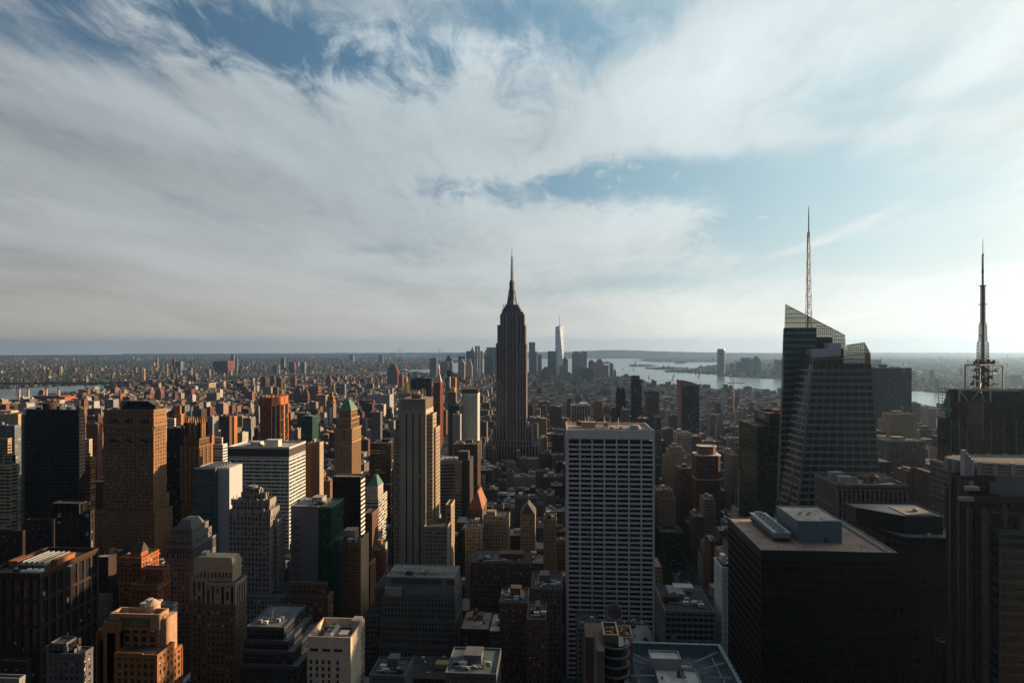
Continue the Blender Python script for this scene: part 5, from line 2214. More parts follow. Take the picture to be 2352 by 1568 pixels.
# --- centre and right ------------------------------------------------------------
def white_grid_slab():
    Y = 510.0
    x0, x1 = X(1302, Y), X(1503, Y)
    y1 = Y + 52
    z = lambda r: Z(r, x0, Y)
    root = thing('white_grid_slab', 'wide white slab tower of long dark window rows crossed by seven thin columns', 'office tower', ((x0 + x1) / 2, Y + 26, 0))
    zt = z(988)
    zb = z(1011)
    wm, gm = MB(), MB()
    fh = 3.84
    n = int(zb / fh)
    fh = zb / n
    gm.box(x0 + 1.2, x1 - 1.2, Y + 1.4, y1 - 1.2, 0, zb)
    for i in range(n):
        zz = i * fh
        wm.box(x0 + .2, x1 - .2, Y + .35, y1 - .3, zz, zz + 1.35)
    cols_ = [x0 + (X(1306, Y) - x0) * .5 + (x1 - x0 - 1.2) * k / 7 for k in range(8)]
    for i, c in enumerate(cols_):
        w = .55 if 0 < i < 7 else .8
        wm.box(c - w, c + w, Y - .25, Y + 1.6, 0, zt - .3)
    for k in range(6):
        yy = Y + 1.8 + (y1 - Y - 2.4) * k / 5
        for xx in (x0, x1):
            wm.box(xx - .3, xx + .3, yy - .5, yy + .5, 0, zb)
    wm.box(x0, x1, Y, y1, zb + 1.4, zt - 1.2)
    for q in ((x0, x1, Y, Y + .6), (x0, x1, y1 - .6, y1), (x0, x0 + .6, Y + .6, y1 - .6), (x1 - .6, x1, Y + .6, y1 - .6)):
        wm.box(*q, zt - 1.2, zt + .6)
    wm.build('wall', masonry((.55, .50, .49), var=.14), root)
    gm.build('glazing', glass((.006, .007, .008), 1.6, fh, .16, rough=.1, spec=.5, bc=(.07, .065, .06)), root, kind='stuff')
    plain(root, 'roof', GRAVEL, x0 + .6, x1 - .6, Y + .6, y1 - .6, zt - 1.25, zt - 1.0)
    yb = Y + 24
    zr = zt - 1.0
    plain(root, 'bulkhead', masonry((.30, .21, .13)), X(1336, yb), X(1368, yb), yb, yb + 8, zr, zr + 4.6, .15)
    plain(root, 'bulkhead', masonry((.20, .15, .10)), X(1387, yb), X(1396, yb), yb, yb + 5, zr, zr + 4.2, .1)
    m = MB()
    xd = X(1459, yb - 2)
    m.lathe(xd, yb, [(4.6, zr), (4.6, zr + 1.8)], 24)
    m.lathe(xd, yb, [(3.6, zr + 1.8), (3.6, zr + 3.0)], 24)
    m.build('cooling_drum', metal((.30, .27, .25), .5), root)
    tank(root, X(1329, yb + 6), yb + 6, zr, 2.1, 3.2, 1.6, mat=masonry((.24, .12, .06)))
    for px in (1345, 1352, 1388, 1420):
        m = MB()
        m.cyl(X(px, yb + 9), yb + 9, zr, zr + 7 + px % 3, .25, n=6)
        m.build('roof_vent', WHITEM, root)
    clutter(root, x0 + 5, x1 - 5, Y + 4, y1 - 4, zr, 33, False, False, n=8)
    FOOT.append((x0, x1, Y, y1, zt))


white_grid_slab()


def black_office_slab():
    Y = 270.0
    x0, x1, y0, y1 = rect_r(1672, 1748, 2061, Y)
    z = lambda r: Z(r, x0, Y)
    zt = z(1262)
    root = thing('black_office_slab', 'huge black office slab with gravel roof, blue plant room and a row of roof fans', 'office tower', ((x0 + x1) / 2, (y0 + y1) / 2, 0))
    st = (3.86, 1.62, .3, 1.5, .22, .04, .05)
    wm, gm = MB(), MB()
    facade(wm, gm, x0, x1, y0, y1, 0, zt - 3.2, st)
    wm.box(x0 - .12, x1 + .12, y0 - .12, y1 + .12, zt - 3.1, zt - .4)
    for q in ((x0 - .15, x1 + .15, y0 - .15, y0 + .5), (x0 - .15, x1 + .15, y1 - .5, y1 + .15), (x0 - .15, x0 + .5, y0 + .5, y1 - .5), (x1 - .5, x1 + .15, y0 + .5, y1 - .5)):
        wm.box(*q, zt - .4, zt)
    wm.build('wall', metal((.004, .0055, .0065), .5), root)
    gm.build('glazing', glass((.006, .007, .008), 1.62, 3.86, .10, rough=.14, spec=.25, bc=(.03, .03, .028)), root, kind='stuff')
    zr = zt - .35
    plain(root, 'roof', roofing((.30, .20, .155)), x0 + .5, x1 - .5, y0 + .5, y1 - .5, zr - .1, zr)
    m = MB()
    for a in (x1 - 4.4,):
        m.box(a, a + .5, y0 + .6, y1 - 1, zr, zr + .5)
        m.box(a + 1.4, a + 1.8, y0 + .6, y1 - 1, zr, zr + .3)
        m.box(a + .5, a + 1.4, y0 + .6, y1 - 1, zr, zr + .06)
    m.build('roof_gutter', DARKM, root)
    # plant room
    yp = Y + 13
    xa, xb = X(1832, yp), X(1934, yp)
    zp = Z(1196, xa, yp)
    m = MB()
    m.box(xa, xb, yp, yp + 26, zr, zp - .4)
    for q in ((xa - .15, xb + .15, yp - .15, yp + .4), (xa - .15, xb + .15, yp + 25.6, yp + 26.15), (xa - .15, xa + .4, yp + .4, yp + 25.6), (xb - .4, xb + .15, yp + .4, yp + 25.6)):
        m.box(*q, zp - .4, zp + .15)
    pr = m.build('plant_room', metal((.10, .16, .19), .55), root)
    plain(pr, 'plant_roof', roofing((.40, .33, .27)), xa + .4, xb - .4, yp + .4, yp + 25.6, zp - .45, zp - .2)
    m = MB()
    m.box(X(1893, yp), X(1900, yp), yp - .06, yp + .1, zr, zr + 2.2)
    m.build('door', DARKM, pr)
    m = MB()
    for i in range(4):
        m.cyl(xa + 5 + i * 1.9, yp + 12 + (i % 2) * 3, zp - .2, zp + .3, .7, n=10)
    m.box(xb - 7, xb - 1, yp + 1.5, yp + 6, zp - .2, zp + .1)
    m.build('roof_vent', metal((.2, .2, .2), .5), pr)
    # fan bank
    yf = Y + 13
    ya, yb = yf, y1 - 4
    xf0, xf1 = X(1776, yf), X(1818, yf)
    zf = Z(1222, xf0, yf)
    m = MB()
    m.frustum([(xf0 + .6, ya), (xf1 - .6, ya), (xf1 - .6, yb), (xf0 + .6, yb)], zr + 1.6, [(xf0, ya - .4), (xf1, ya - .4), (xf1, yb), (xf0, yb)], zf, True, True)
    fb = m.build('fan_bank', metal((.20, .24, .25), .5), root)
    m = MB()
    for yy in (ya + 1, (ya + yb) / 2, yb - 1):
        for xx in (xf0 + 1.2, xf1 - 1.2):
            m.bar((xx, yy, zr), (xx, yy, zr + 1.7), .2)
    m.box(xf0 - .5, xf1 + .5, ya - .3, yb + .3, zr + 1.2, zr + 1.6)
    m.build('fan_stand', DARKM, fb)
    for i in range(7):
        yy = ya + 2.6 + i * (yb - ya - 5) / 6
        m = MB()
        m.lathe((xf0 + xf1) / 2, yy, [(2.0, zf), (1.85, zf + .9)], 18)
        m.build('fan_ring', metal((.27, .31, .32), .5), fb)
        m = MB()
        m.cyl((xf0 + xf1) / 2, yy, zf + .85, zf + .96, 1.6, n=18)
        m.build('fan_opening', metal((.03, .03, .03), .7), fb)
    for i in range(5):
        m = MB()
        m.cyl(x0 + 8 + i * 11, y0 + 3 + (i % 3) * 2, zr, zr + 1.5, .12, n=6)
        m.build('roof_vent', DARKM, root)
    FOOT.append((x0, x1, y0, y1, zt))


black_office_slab()


def black_penthouse_tower():
    Y = 342.0
    x0, x1 = X(2081, Y), X(2168, Y)
    z = lambda r, xx=x0, yy=Y: Z(r, xx, yy)
    zt = z(1233)
    root = thing('black_penthouse_tower', 'black tower with clipped corners, flat pale roof and a black penthouse', 'office tower', ((x0 + x1) / 2, Y + 24, 0))
    yb = Y + 44
    xl = X(1991, yb)
    d = (HC - zt)
    p1 = G(1991, 1196, zt)
    p2 = G(2012, 1203, zt)
    ring = [(x0, Y), (x1 + 6, Y), (x1 + 10, Y + 6), (x1 + 10, yb), (p1[0], yb), (p1[0], Y + 10)]
    m = MB()
    m.frustum(ring, 0, ring, zt - .9, True)
    cx_, cy_ = sum(p[0] for p in ring) / 6, sum(p[1] for p in ring) / 6
    m.build('wall', glass((.007, .007, .008), 1.8, 3.9, .05, rough=.2, spec=.25, bc=(.03, .025, .02)), root)
    m = MB()
    for a, b in zip(ring, ring[1:] + ring[:1]):
        A, B_ = Vector((*a, 0)), Vector((*b, 0))
        panel(m, [A, B_, B_ + Vector((0, 0, zt)), A + Vector((0, 0, zt))], 40, max(2, int((B_ - A).length / 3.2)), .3, .2, .2, .12)
        m.slab(A + Vector((0, 0, zt - 5)), B_ + Vector((0, 0, zt - 5)), B_ + Vector((0, 0, zt)), A + Vector((0, 0, zt)), .4)
    m.build('spandrel', metal((.005, .006, .007), .5), root)
    m = MB()
    r2 = [(cx_ + (p[0] - cx_) * .985, cy_ + (p[1] - cy_) * .985) for p in ring]
    m.prism(r2, zt - 1, zt - .55)
    m.build('roof', roofing((.15, .145, .14)), root)
    yp = Y + 8
    a, b = X(2064, yp), X(2166, yp)
    zp = z(1187, a, yp)
    pr = [(a + 3, yp), (b, yp), (b + 2, yp + 4), (b + 2, yp + 30), (a - 14, yp + 30), (a - 14, yp + 17)]
    m = MB()
    m.prism(pr, zt - .6, zp)
    for i in range(6):
        q, r = Vector((*pr[i], zp)), Vector((*pr[(i + 1) % 6], zp))
        m.bar(q + Vector((0, 0, .4)), r + Vector((0, 0, .4)), .4)
    po = m.build('penthouse', metal((.006, .008, .010), .4), root)
    m = MB()
    m.box(a + 6, b - 1, yp + 4, yp + 22, zp, zp + .35)
    m.build('penthouse_roof', roofing((.14, .135, .13)), po)
    m = MB()
    m.lathe(a + 15, yp + 12, [(1.4, zp + .3), (1.4, zp + 1.6), (.3, zp + 2.0)], 12)
    m.build('roof_vent', metal((.5, .42, .36), .5), po)
    m = MB()
    m.lathe(x1 - 5, Y + 4, [(.9, zt - .5), (.9, zt + .8), (.2, zt + 1.2)], 10)
    m.build('roof_vent', metal((.5, .45, .4), .5), root)
    FOOT.append((p1[0], x1 + 10, Y, yb, zt))


black_penthouse_tower()


def ribbed_postmodern_tower():
    Y = 262.0
    root = thing('ribbed_stone_tower', 'dark brown ribbed tower with rounded pale crown, at right edge', 'office tower', (200, Y + 25, 0))
    z = lambda r, px=2240, y=Y: Z(r, X(px, y), y)
    cr = []
    xa = X(2229, Y + 6)
    st = (3.9, 2.7, .75, .9, .75, .5, .05)
    sS = (3.9, 4.2, 1.6, 1.4, .9, .3, .05)
    Yf = Y - 6
    def tr(pb, pc, dy, top, sty=st):
        x0 = X(pc, Y + dy)
        return (x0, X(2440, Y + dy), Y + dy, x0 / tang(pb), 0, Z(top, x0, Y + dy), sty)
    T = [tr(2172, 2184, 14, 1118), tr(2183, 2204, 7, 1098), tr(2199, 2224, 0, 1148), tr(2240, 2262, -6, 1184, sS), tr(2146, 2160, 22, 1480)]
    shell(root, T, st, masonry((.045, .033, .027)), glass((.010, .012, .017), 2.7, 3.9, .06, bc=(.12, .10, .08)), 80, 'E')
    m = MB()
    for px, rt, dy in ((2185, 1112, 13), (2194, 1116, 12.6), (2205, 1104, 6), (2214, 1108, 5.6), (2226, 1170, -1), (2246, 1196, -1), (2262, 1172, -7), (2306, 1166, -7.2), (2345, 1190, -7.4)):
        xx = X(px, Y + dy)
        zt = Z(rt, xx, Y + dy)
        m.box(xx - .75, xx + .75, Y + dy - 1.0, Y + dy + .8, 0, zt)
        m.cyl(xx, Y + dy - .1, zt, zt + .9, .8, .4, 8)
    m.build('rib', masonry((.07, .05, .038)), root)
    # curved crown
    xc, yc, rr = X(2345, Y + 14), Y + 16, 11.0
    prof = []
    zc0, zc1 = Z(1118, xa, Y + 6), Z(1062, xa, Y + 6)
    def ring(r, n=40):
        return [(xc + (r + 15) * math.cos(6.28319 * i / n), yc + r * math.sin(6.28319 * i / n)) for i in range(n)]
    m = MB()
    m.frustum(ring(rr), zc0 - 12, ring(rr), zc1 - 5, True)
    m.build('crown', masonry((.13, .13, .14), var=.12), root)
    m = MB()
    for r, e in ((zc1 - 5, .8), (zc1 - 3.7, .9), (zc1 - 2.4, 1.0), (zc1 - 1.1, 1.1)):
        A = ring(rr + e)
        m.frustum(A, r, A, r + .95, True, True)
    for i in range(26):
        t = 6.28319 * i / 26
        x_, y_ = xc + (rr + 16.1) * math.cos(t), yc + (rr + 1.1) * math.sin(t)
        m.box(x_ - .8, x_ + .8, y_ - .5, y_ + .5, zc1 - 5.1, zc1 + .1)
    m.build('crown_band', masonry((.20, .20, .21), var=.1), root)
    m = MB()
    A = ring(rr - .4)
    m.frustum(A, zc1 - .1, A, zc1 + .02, True)
    m.build('roof', TAR, root)
    m = MB()
    for px, r0, r1 in ((2236, 1126, 1118), (2222, 1150, 1142)):
        x_ = X(px, Y - 1)
        for k in range(3):
            zz = Z(r0 - k * 3, x_, Y - 1)
            m.box(x_ - 2.4, x_ + 2.4, Y - 1.2 - k * .02, Y + 1, zz, zz + .38)
    m.build('balcony_band', masonry((.25, .25, .26)), root)
    m = MB()
    xs = X(2213, Y + 8)
    for i in range(4):
        m.box(xs + i * .9 - .6, xs + i * .9 + .6, Y + 7, Y + 9, Z(1125, xs, Y + 8), Z(1033 + i * 7, xs, Y + 8))
    m.build('stepped_fin', masonry((.30, .30, .31)), root)
    # grey glazed bay with curved balconies
    xg0, xg1 = X(2296, Yf - 4), X(2420, Yf - 4)
    wm, gm = MB(), MB()
    facade(wm, gm, xg0, xg1, Yf - 4, Yf + 6, 0, Z(1222, xg0, Yf - 4), (3.9, 8, .3, 1.5, .3, .03, .05))
    wm.build('bay_wall', masonry((.05, .06, .068)), root)
    gm.build('bay_glazing', glass((.006, .008, .010), 2.2, 3.9, .03, spec=.3), root, kind='stuff')
    FOOT.append((X(2172, Y), 260, Y - 10, Y + 60, 200))


ribbed_postmodern_tower()


def brown_pier_block():
    Y = 440.0
    x0, x1, y0, y1 = rect_r(1871, 1922, 2086, Y)
    z = lambda r: Z(r, x0, Y)
    root = thing('brown_pier_block', 'brown stone block of tall slender piers with tanks and white railings on its roof', 'office block', ((x0 + x1) / 2, (y0 + y1) / 2, 0))
    zt = z(1114)
    st = (13.8, 3.05, 1.15, 1.0, .8, .02, .03)
    wm, gm = MB(), MB()
    facade(wm, gm, x0, x1, y0, y1, 0, zt - 2.2, st)
    wm.box(x0 - .1, x1 + .1, y0 - .1, y1 + .1, zt - 2.2, zt - .5)
    for q in ((x0 - .1, x1 + .1, y0 - .1, y0 + .6), (x0 - .1, x1 + .1, y1 - .6, y1 + .1), (x0 - .1, x0 + .6, y0 + .6, y1 - .6), (x1 - .6, x1 + .1, y0 + .6, y1 - .6)):
        wm.box(*q, zt - .5, zt + 1.0)
    wm.build('wall', masonry((.16, .115, .10)), root)
    gm.build('glazing', glass((.008, .008, .009), 3.05, 3.45, .03, bc=(.06, .05, .04)), root, kind='stuff')
    plain(root, 'roof', roofing((.05, .045, .042)), x0 + .6, x1 - .6, y0 + .6, y1 - .6, zt - .55, zt - .2)
    yr = Y + 10
    zr = zt - .2
    for px in (1984, 2010):
        tank(root, X(px, yr), yr + 2, zr, 3.0, 3.0, 1.2, mat=masonry((.15, .07, .035)))
    plain(root, 'plant_room', metal((.30, .30, .31), .6), X(1925, yr), X(1953, yr), yr - 4, yr + 2, zr, zr + 4.4, .1)
    plain(root, 'plant_room', metal((.26, .27, .28), .6), X(1910, yr + 10), X(1940, yr + 10), yr + 10, yr + 16, zr, zr + 4.6, .1)
    m = MB()
    for r in (0, 1):
        yy = yr + 9 - r * 4
        a, b = X(1985 + r * 26, yy), X(2036 + r * 14, yy)
        for i in range(11):
            xx = a + (b - a) * i / 10
            m.bar((xx, yy, zr), (xx, yy, zr + 5.2 - r), .1)
        for h in (5.2, 4.4, 3.6):
            m.bar((a, yy, zr + h - r), (b, yy, zr + h - r), .1)
        m.box(a, b, yy - .6, yy + .6, zr + 3.3 - r, zr + 3.4 - r)
    m.build('railing', metal((.40, .38, .37), .5), root)
    clutter(root, x0 + 3, x1 - 3, y0 + 2, y1 - 2, zr, 44, False, False, n=8)
    FOOT.append((x0, x1, y0, y1, zt))


brown_pier_block()


def green_sign_tower():
    Y = 618.0
    root = thing('green_glass_tower', 'very dark green glass tower with stepped top and pale lettering on its left side', 'office tower', (220, Y + 30, 0))
    x0 = X(1738.7, Y)
    yb = x0 / tang(1697.4)
    x1 = X(1840, Y)
    zl = Z(981, x0, Y)
    y2 = Y + 8
    xu = X(1767.6, y2)
    yu = xu / tang(1733.3)
    zu = Z(949.5, xu, y2)
    sg = (4.0, 1.6, .1, .9, .12, .03, .1)
    shell(root, [(x0, x1, Y, yb, 0, zl, sg), (xu, x1, y2, yu, zl, zl + (zu - zl) * .35, sg)], sg, metal((.004, .018, .014), .3),
          glass((.003, .014, .010), 1.6, 4.0, .22, rough=.08, spec=.5, bc=(.008, .055, .035)), 0, 'E', TAR)
    m = MB()
    zz = zl + (zu - zl) * .35
    m.box(xu, x1, y2, yu, zz, zu - 2.5)
    for q in ((xu, x1, y2, y2 + .5), (xu, x1, yu - .5, yu), (xu, xu + .5, y2 + .5, yu - .5), (x1 - .5, x1, y2 + .5, yu - .5)):
        m.box(*q, zu - 2.5, zu)
    m.build('attic', metal((.004, .013, .011), .35), root)
    m = MB()
    m.box(xu - .1, xu + .3, y2, yu, zu, zu + .25)
    m.box(x0 - .1, x0 + .3, Y, yb, zl + 1.0, zl + 1.25)
    m.build('parapet_cap', metal((.42, .42, .40), .5), root)
    text_obj('sign_lettering', 'MetLife', 7.2, metal((.40, .42, .40), .5), root, (xu - .25, y2 + (yu - y2) * .47, Z(956, xu, y2 + 12)), (R(90), 0, R(-90)), .2)
    clutter(root, xu + 3, x1 - 3, y2 + 3, yu - 3, zu - 2.4, 7, True, False, REDB, 6)
    FOOT.append((x0, x1, Y, yu, zu))


green_sign_tower()


def teal_ribbed_slab():
    Y = 1255.0
    x1 = X(2094, Y)
    x0 = X(1960, Y)
    z = lambda r: Z(r, x1, Y)
    root = thing('teal_ribbed_slab', 'broad dark blue slab of thin vertical ribs with small red sign at its top corner', 'office tower', ((x0 + x1) / 2, Y + 25, 0))
    zt = z(844.5)
    st = (4, 2.0, .8, .3, .35, .2, .02)
    shell(root, [(x0, X(2085, Y), Y, Y + 48, 0, z(862), st), (X(2085, Y) + .01, x1, Y - .2, Y + 48, 0, z(862), (4, 9, .2, .4, .2, .03, 0))], st,
          metal((.035, .05, .062), .4), glass((.008, .013, .018), 2.0, 4.0, .02), 0)
    m = MB()
    m.box(x0, x1, Y - .3, Y + 48, z(862), zt)
    m.build('attic', metal((.012, .022, .028), .4), root)
    m = MB()
    for a, b, r in ((2001, 2013, 842), (2026, 2037, 838), (2048, 2068, 842.5)):
        m.box(X(a, Y + 20), X(b, Y + 20), Y + 20, Y + 34, zt, Z(r, x1, Y + 20))
    m.build('plant_room', metal((.015, .02, .022), .6), root)
    m = MB()
    for px in (2054, 2061, 2066, 1995):
        m.bar((X(px, Y + 20), Y + 20, zt), (X(px, Y + 20), Y + 20, zt + 5), .25)
    m.build('roof_antenna', DARKM, root)
    m = MB()
    a, b = X(2071, Y), X(2080.5, Y)
    m.box(a, b, Y - .8, Y - .2, z(855.5), z(846.5))
    sg = m.build('logo_sign', metal((.095, .022, .022), .5), root)
    m = MB()
    w = (b - a)
    q = lambda u, v: (a + w * u, z(855.5) + (z(846.5) - z(855.5)) * v)
    for u0, v0, u1, v1 in ((.16, 0, .28, .72), (.62, .45, .74, 1.0)):
        p, r = q(u0, v0), q(u1, v1)
        m.box(p[0], r[0], Y - .95, Y - .8, p[1], r[1])
    for pts in ((( .0, .74), (.28, .98), (.28, .86), (.02, .64)), ((.55, .02), (.98, .22), (.98, .34), (.55, .12))):
        c = [q(*t) for t in pts]
        m.slab((c[3][0], Y - .95, c[3][1]), (c[2][0], Y - .95, c[2][1]), (c[1][0], Y - .95, c[1][1]), (c[0][0], Y - .95, c[0][1]), .12)
    m.build('logo_mark', metal((.24, .22, .23), .5), sg)
    FOOT.append((x0, x1, Y, Y + 48, zt))


teal_ribbed_slab()


def octagon_crown_tower():
    Y = 835.0
    x0, x1 = X(1599.5, Y), X(1657, Y)
    z = lambda r: Z(r, x0, Y)
    root = thing('octagon_crown_tower', 'red brown apartment tower with a clipped corner plan and white rimmed octagonal crown', 'apartment tower', ((x0 + x1) / 2, Y + 16, 0))
    c = (x1 - x0) * .13
    y1 = Y + (x1 - x0) * .9

    def octo(e=0.0, c=c):
        a, b, p, q = x0 + e, x1 - e, Y + e, y1 - e
        return [(a + c, p), (b - c, p), (b, p + c), (b, q - c), (b - c, q), (a + c, q), (a, q - c), (a, p + c)]
    zt = z(1046)
    g = MB()
    g.frustum(octo(.5), 0, octo(.5), zt - 1, True)
    g.build('glazing', glass((.010, .010, .011), 2.4, 3.1, .1), root, kind='stuff')
    w = MB()
    r = octo()
    for a, b in zip(r, r[1:] + r[:1]):
        A, B_ = Vector((*a, 0)), Vector((*b, 0))
        L = (B_ - A).length
        panel(w, [A, B_, B_ + Vector((0, 0, zt)), A + Vector((0, 0, zt))], 52, max(2, int(L / 3.6)), .3, .42, .5, -.1, mo=.12)
    w.build('wall', masonry((.115, .06, .042)), root)
    w = MB()
    for rr, e in ((1046, -.6), (1101, -.4)):
        A = octo(e)
        w.frustum(A, z(rr) - .5, A, z(rr) + .5, True, True)
    zc = z(1026)
    A, B_ = octo(4.2, c * 1.2), octo(3.4, c * 1.2)
    w.frustum(B_, zc - .6, B_, zc + .1, False, True)
    C_ = octo(4.4, c * 1.2)
    w.frustum(C_, zc + .1, B_, zc + .1, False)
    w.build('white_rim', masonry((.42, .40, .38)), root)
    w = MB()
    A = octo(4.4, c * 1.2)
    n = len(A)
    for i in range(n):
        p, q = Vector((*A[i], 0)), Vector((*A[(i + 1) % n], 0))
        w.slab(p + Vector((0, 0, zt)), q + Vector((0, 0, zt)), q + Vector((0, 0, zc)), p + Vector((0, 0, zc)), .7)
    w.build('crown', masonry((.17, .08, .045)), root)
    w = MB()
    w.frustum(octo(5.2), zt + .5, octo(5.2), zt + 3.5, True)
    w.build('roof', roofing((.08, .05, .04)), root)
    FOOT.append((x0, x1, Y, y1, zc))


octagon_crown_tower()


def copper_stack_building():
    Y = 236.0
    root = thing('stack_building', 'narrow stone building with wide slant-cut exhaust stack and curved balconies, bottom centre', 'office building', (X(1404, Y), Y + 14, 0))
    z = lambda r, px=1404, y=Y: Z(r, X(px, y), y)
    x0, x1 = X(1386.5, Y), X(1421, Y)
    zt = z(1458)
    m = MB()
    m.box(x0, x1, Y, Y + 11, 0, zt - 1.6)
    for q in ((x0, x1, Y, Y + .5), (x0, x1, Y + 10.5, Y + 11), (x0, x0 + .5, Y + .5, Y + 10.5), (x1 - .5, x1, Y + .5, Y + 10.5)):
        m.box(*q, zt - 1.6, zt)
    x2 = X(1371, Y - 6)
    m.box(x2, x0 - .02, Y - 6, Y + 12, 0, z(1494, 1371, Y - 6))
    m.build('wall', masonry((.10, .078, .06)), root)
    m = MB()
    for q in ((x0 - .1, x1 + .1, Y - .1, Y + .5), (x0 - .1, x1 + .1, Y + 10.5, Y + 11.1), (x0 - .1, x0 + .5, Y + .5, Y + 10.5), (x1 - .5, x1 + .1, Y + .5, Y + 10.5)):
        m.box(*q, zt, zt + .22)
    xa, xb = X(1422, Y + 6), X(1454, Y + 6)
    zb = z(1476, 1438, Y + 6)
    for q in ((xa, xb, Y + 6, Y + 6.3), (xa, xb, Y + 15.7, Y + 16), (xa, xa + .3, Y + 6.3, Y + 15.7), (xb - .3, xb, Y + 6.3, Y + 15.7)):
        m.box(*q, zb, zb + 2.2)
    m.build('coping', masonry((.36, .21, .12)), root)
    plain(root, 'lower_block', masonry((.14, .10, .075)), xa, xb, Y + 6, Y + 16, 0, zb)
    m = MB()
    q = random.Random(2)
    for i in range(14):
        a = q.uniform(x0 + 1, x1 - 2)
        b = q.uniform(Y + 1, Y + 9)
        m.box(a, a + 1.2, b, b + .5, zt - 1.6, zt - 1.6 + q.uniform(.5, 1.4))
    for i in range(10):
        a = q.uniform(xa + .6, xb - 2)
        b = q.uniform(Y + 7, Y + 14)
        m.box(a, a + 1.0, b, b + .7, zb, zb + q.uniform(.5, 2))
    m.bar((xa + 1, Y + 9, zb), (xa + 2.5, Y + 9, zb + 5), .5)
    m.bar((xa + 2.5, Y + 9, zb + 5), (xa + 2.2, Y + 9, zb + 7), .35)
    m.build('roof_duct', metal((.30, .19, .11), .5), root)
    # curved balconies
    m = MB()
    g = MB()
    xc, yc = X(1416, Y - 4), Y + 2
    g.cyl(xc, yc, 0, z(1476), 4.7, n=24)
    for i in range(16):
        zz = z(1482) - i * 3.5
        m.cyl(xc, yc, zz, zz + .5, 5.5, n=24)
    g.build('curved_bay', glass((.008, .009, .010), 1.5, 3.5, .05), root)
    m.build('balcony', masonry((.11, .10, .095)), root)
    # slant-cut stack
    yd = Y + 34
    xd = X(1411, yd)
    rd = (X(1429.5, yd) - X(1393, yd)) / 2
    ztop, zlow = Z(1392, xd, yd), Z(1416.5, xd, yd)
    n = 28
    ring = [(xd + rd * math.cos(6.28319 * i / n), yd + rd * math.sin(6.28319 * i / n)) for i in range(n)]
    tops = [zlow + (ztop - zlow) * (.5 + .5 * math.sin(6.28319 * i / n)) for i in range(n)]
    m = MB()
    m.frustum(ring, 20, ring, tops, False)
    inn = [(xd + rd * .93 * math.cos(6.28319 * i / n), yd + rd * .93 * math.sin(6.28319 * i / n)) for i in range(n)]
    m.frustum(ring, tops, inn, tops, False)
    m.frustum(inn[::-1], [t - 9 for t in tops[::-1]], inn[::-1], tops[::-1], False)
    st = m.build('exhaust_stack', metal((.13, .115, .115), .5), root)
    m = MB()
    i2 = [(xd + rd * .9 * math.cos(6.28319 * i / n), yd + rd * .9 * math.sin(6.28319 * i / n)) for i in range(n)]
    m.frustum(i2, [t - 3 for t in tops], i2, [t - 2.9 for t in tops], True)
    m.build('stack_grille', metal((.03, .035, .04), .6), st)
    plain(root, 'stack_base', masonry((.09, .065, .05)), X(1345, yd - 5), X(1424, yd - 5), yd - 5, yd + 9, 0, Z(1452, xd, yd))
    FOOT.append((x2, xb, Y - 8, yd + 9, zt))


copper_stack_building()


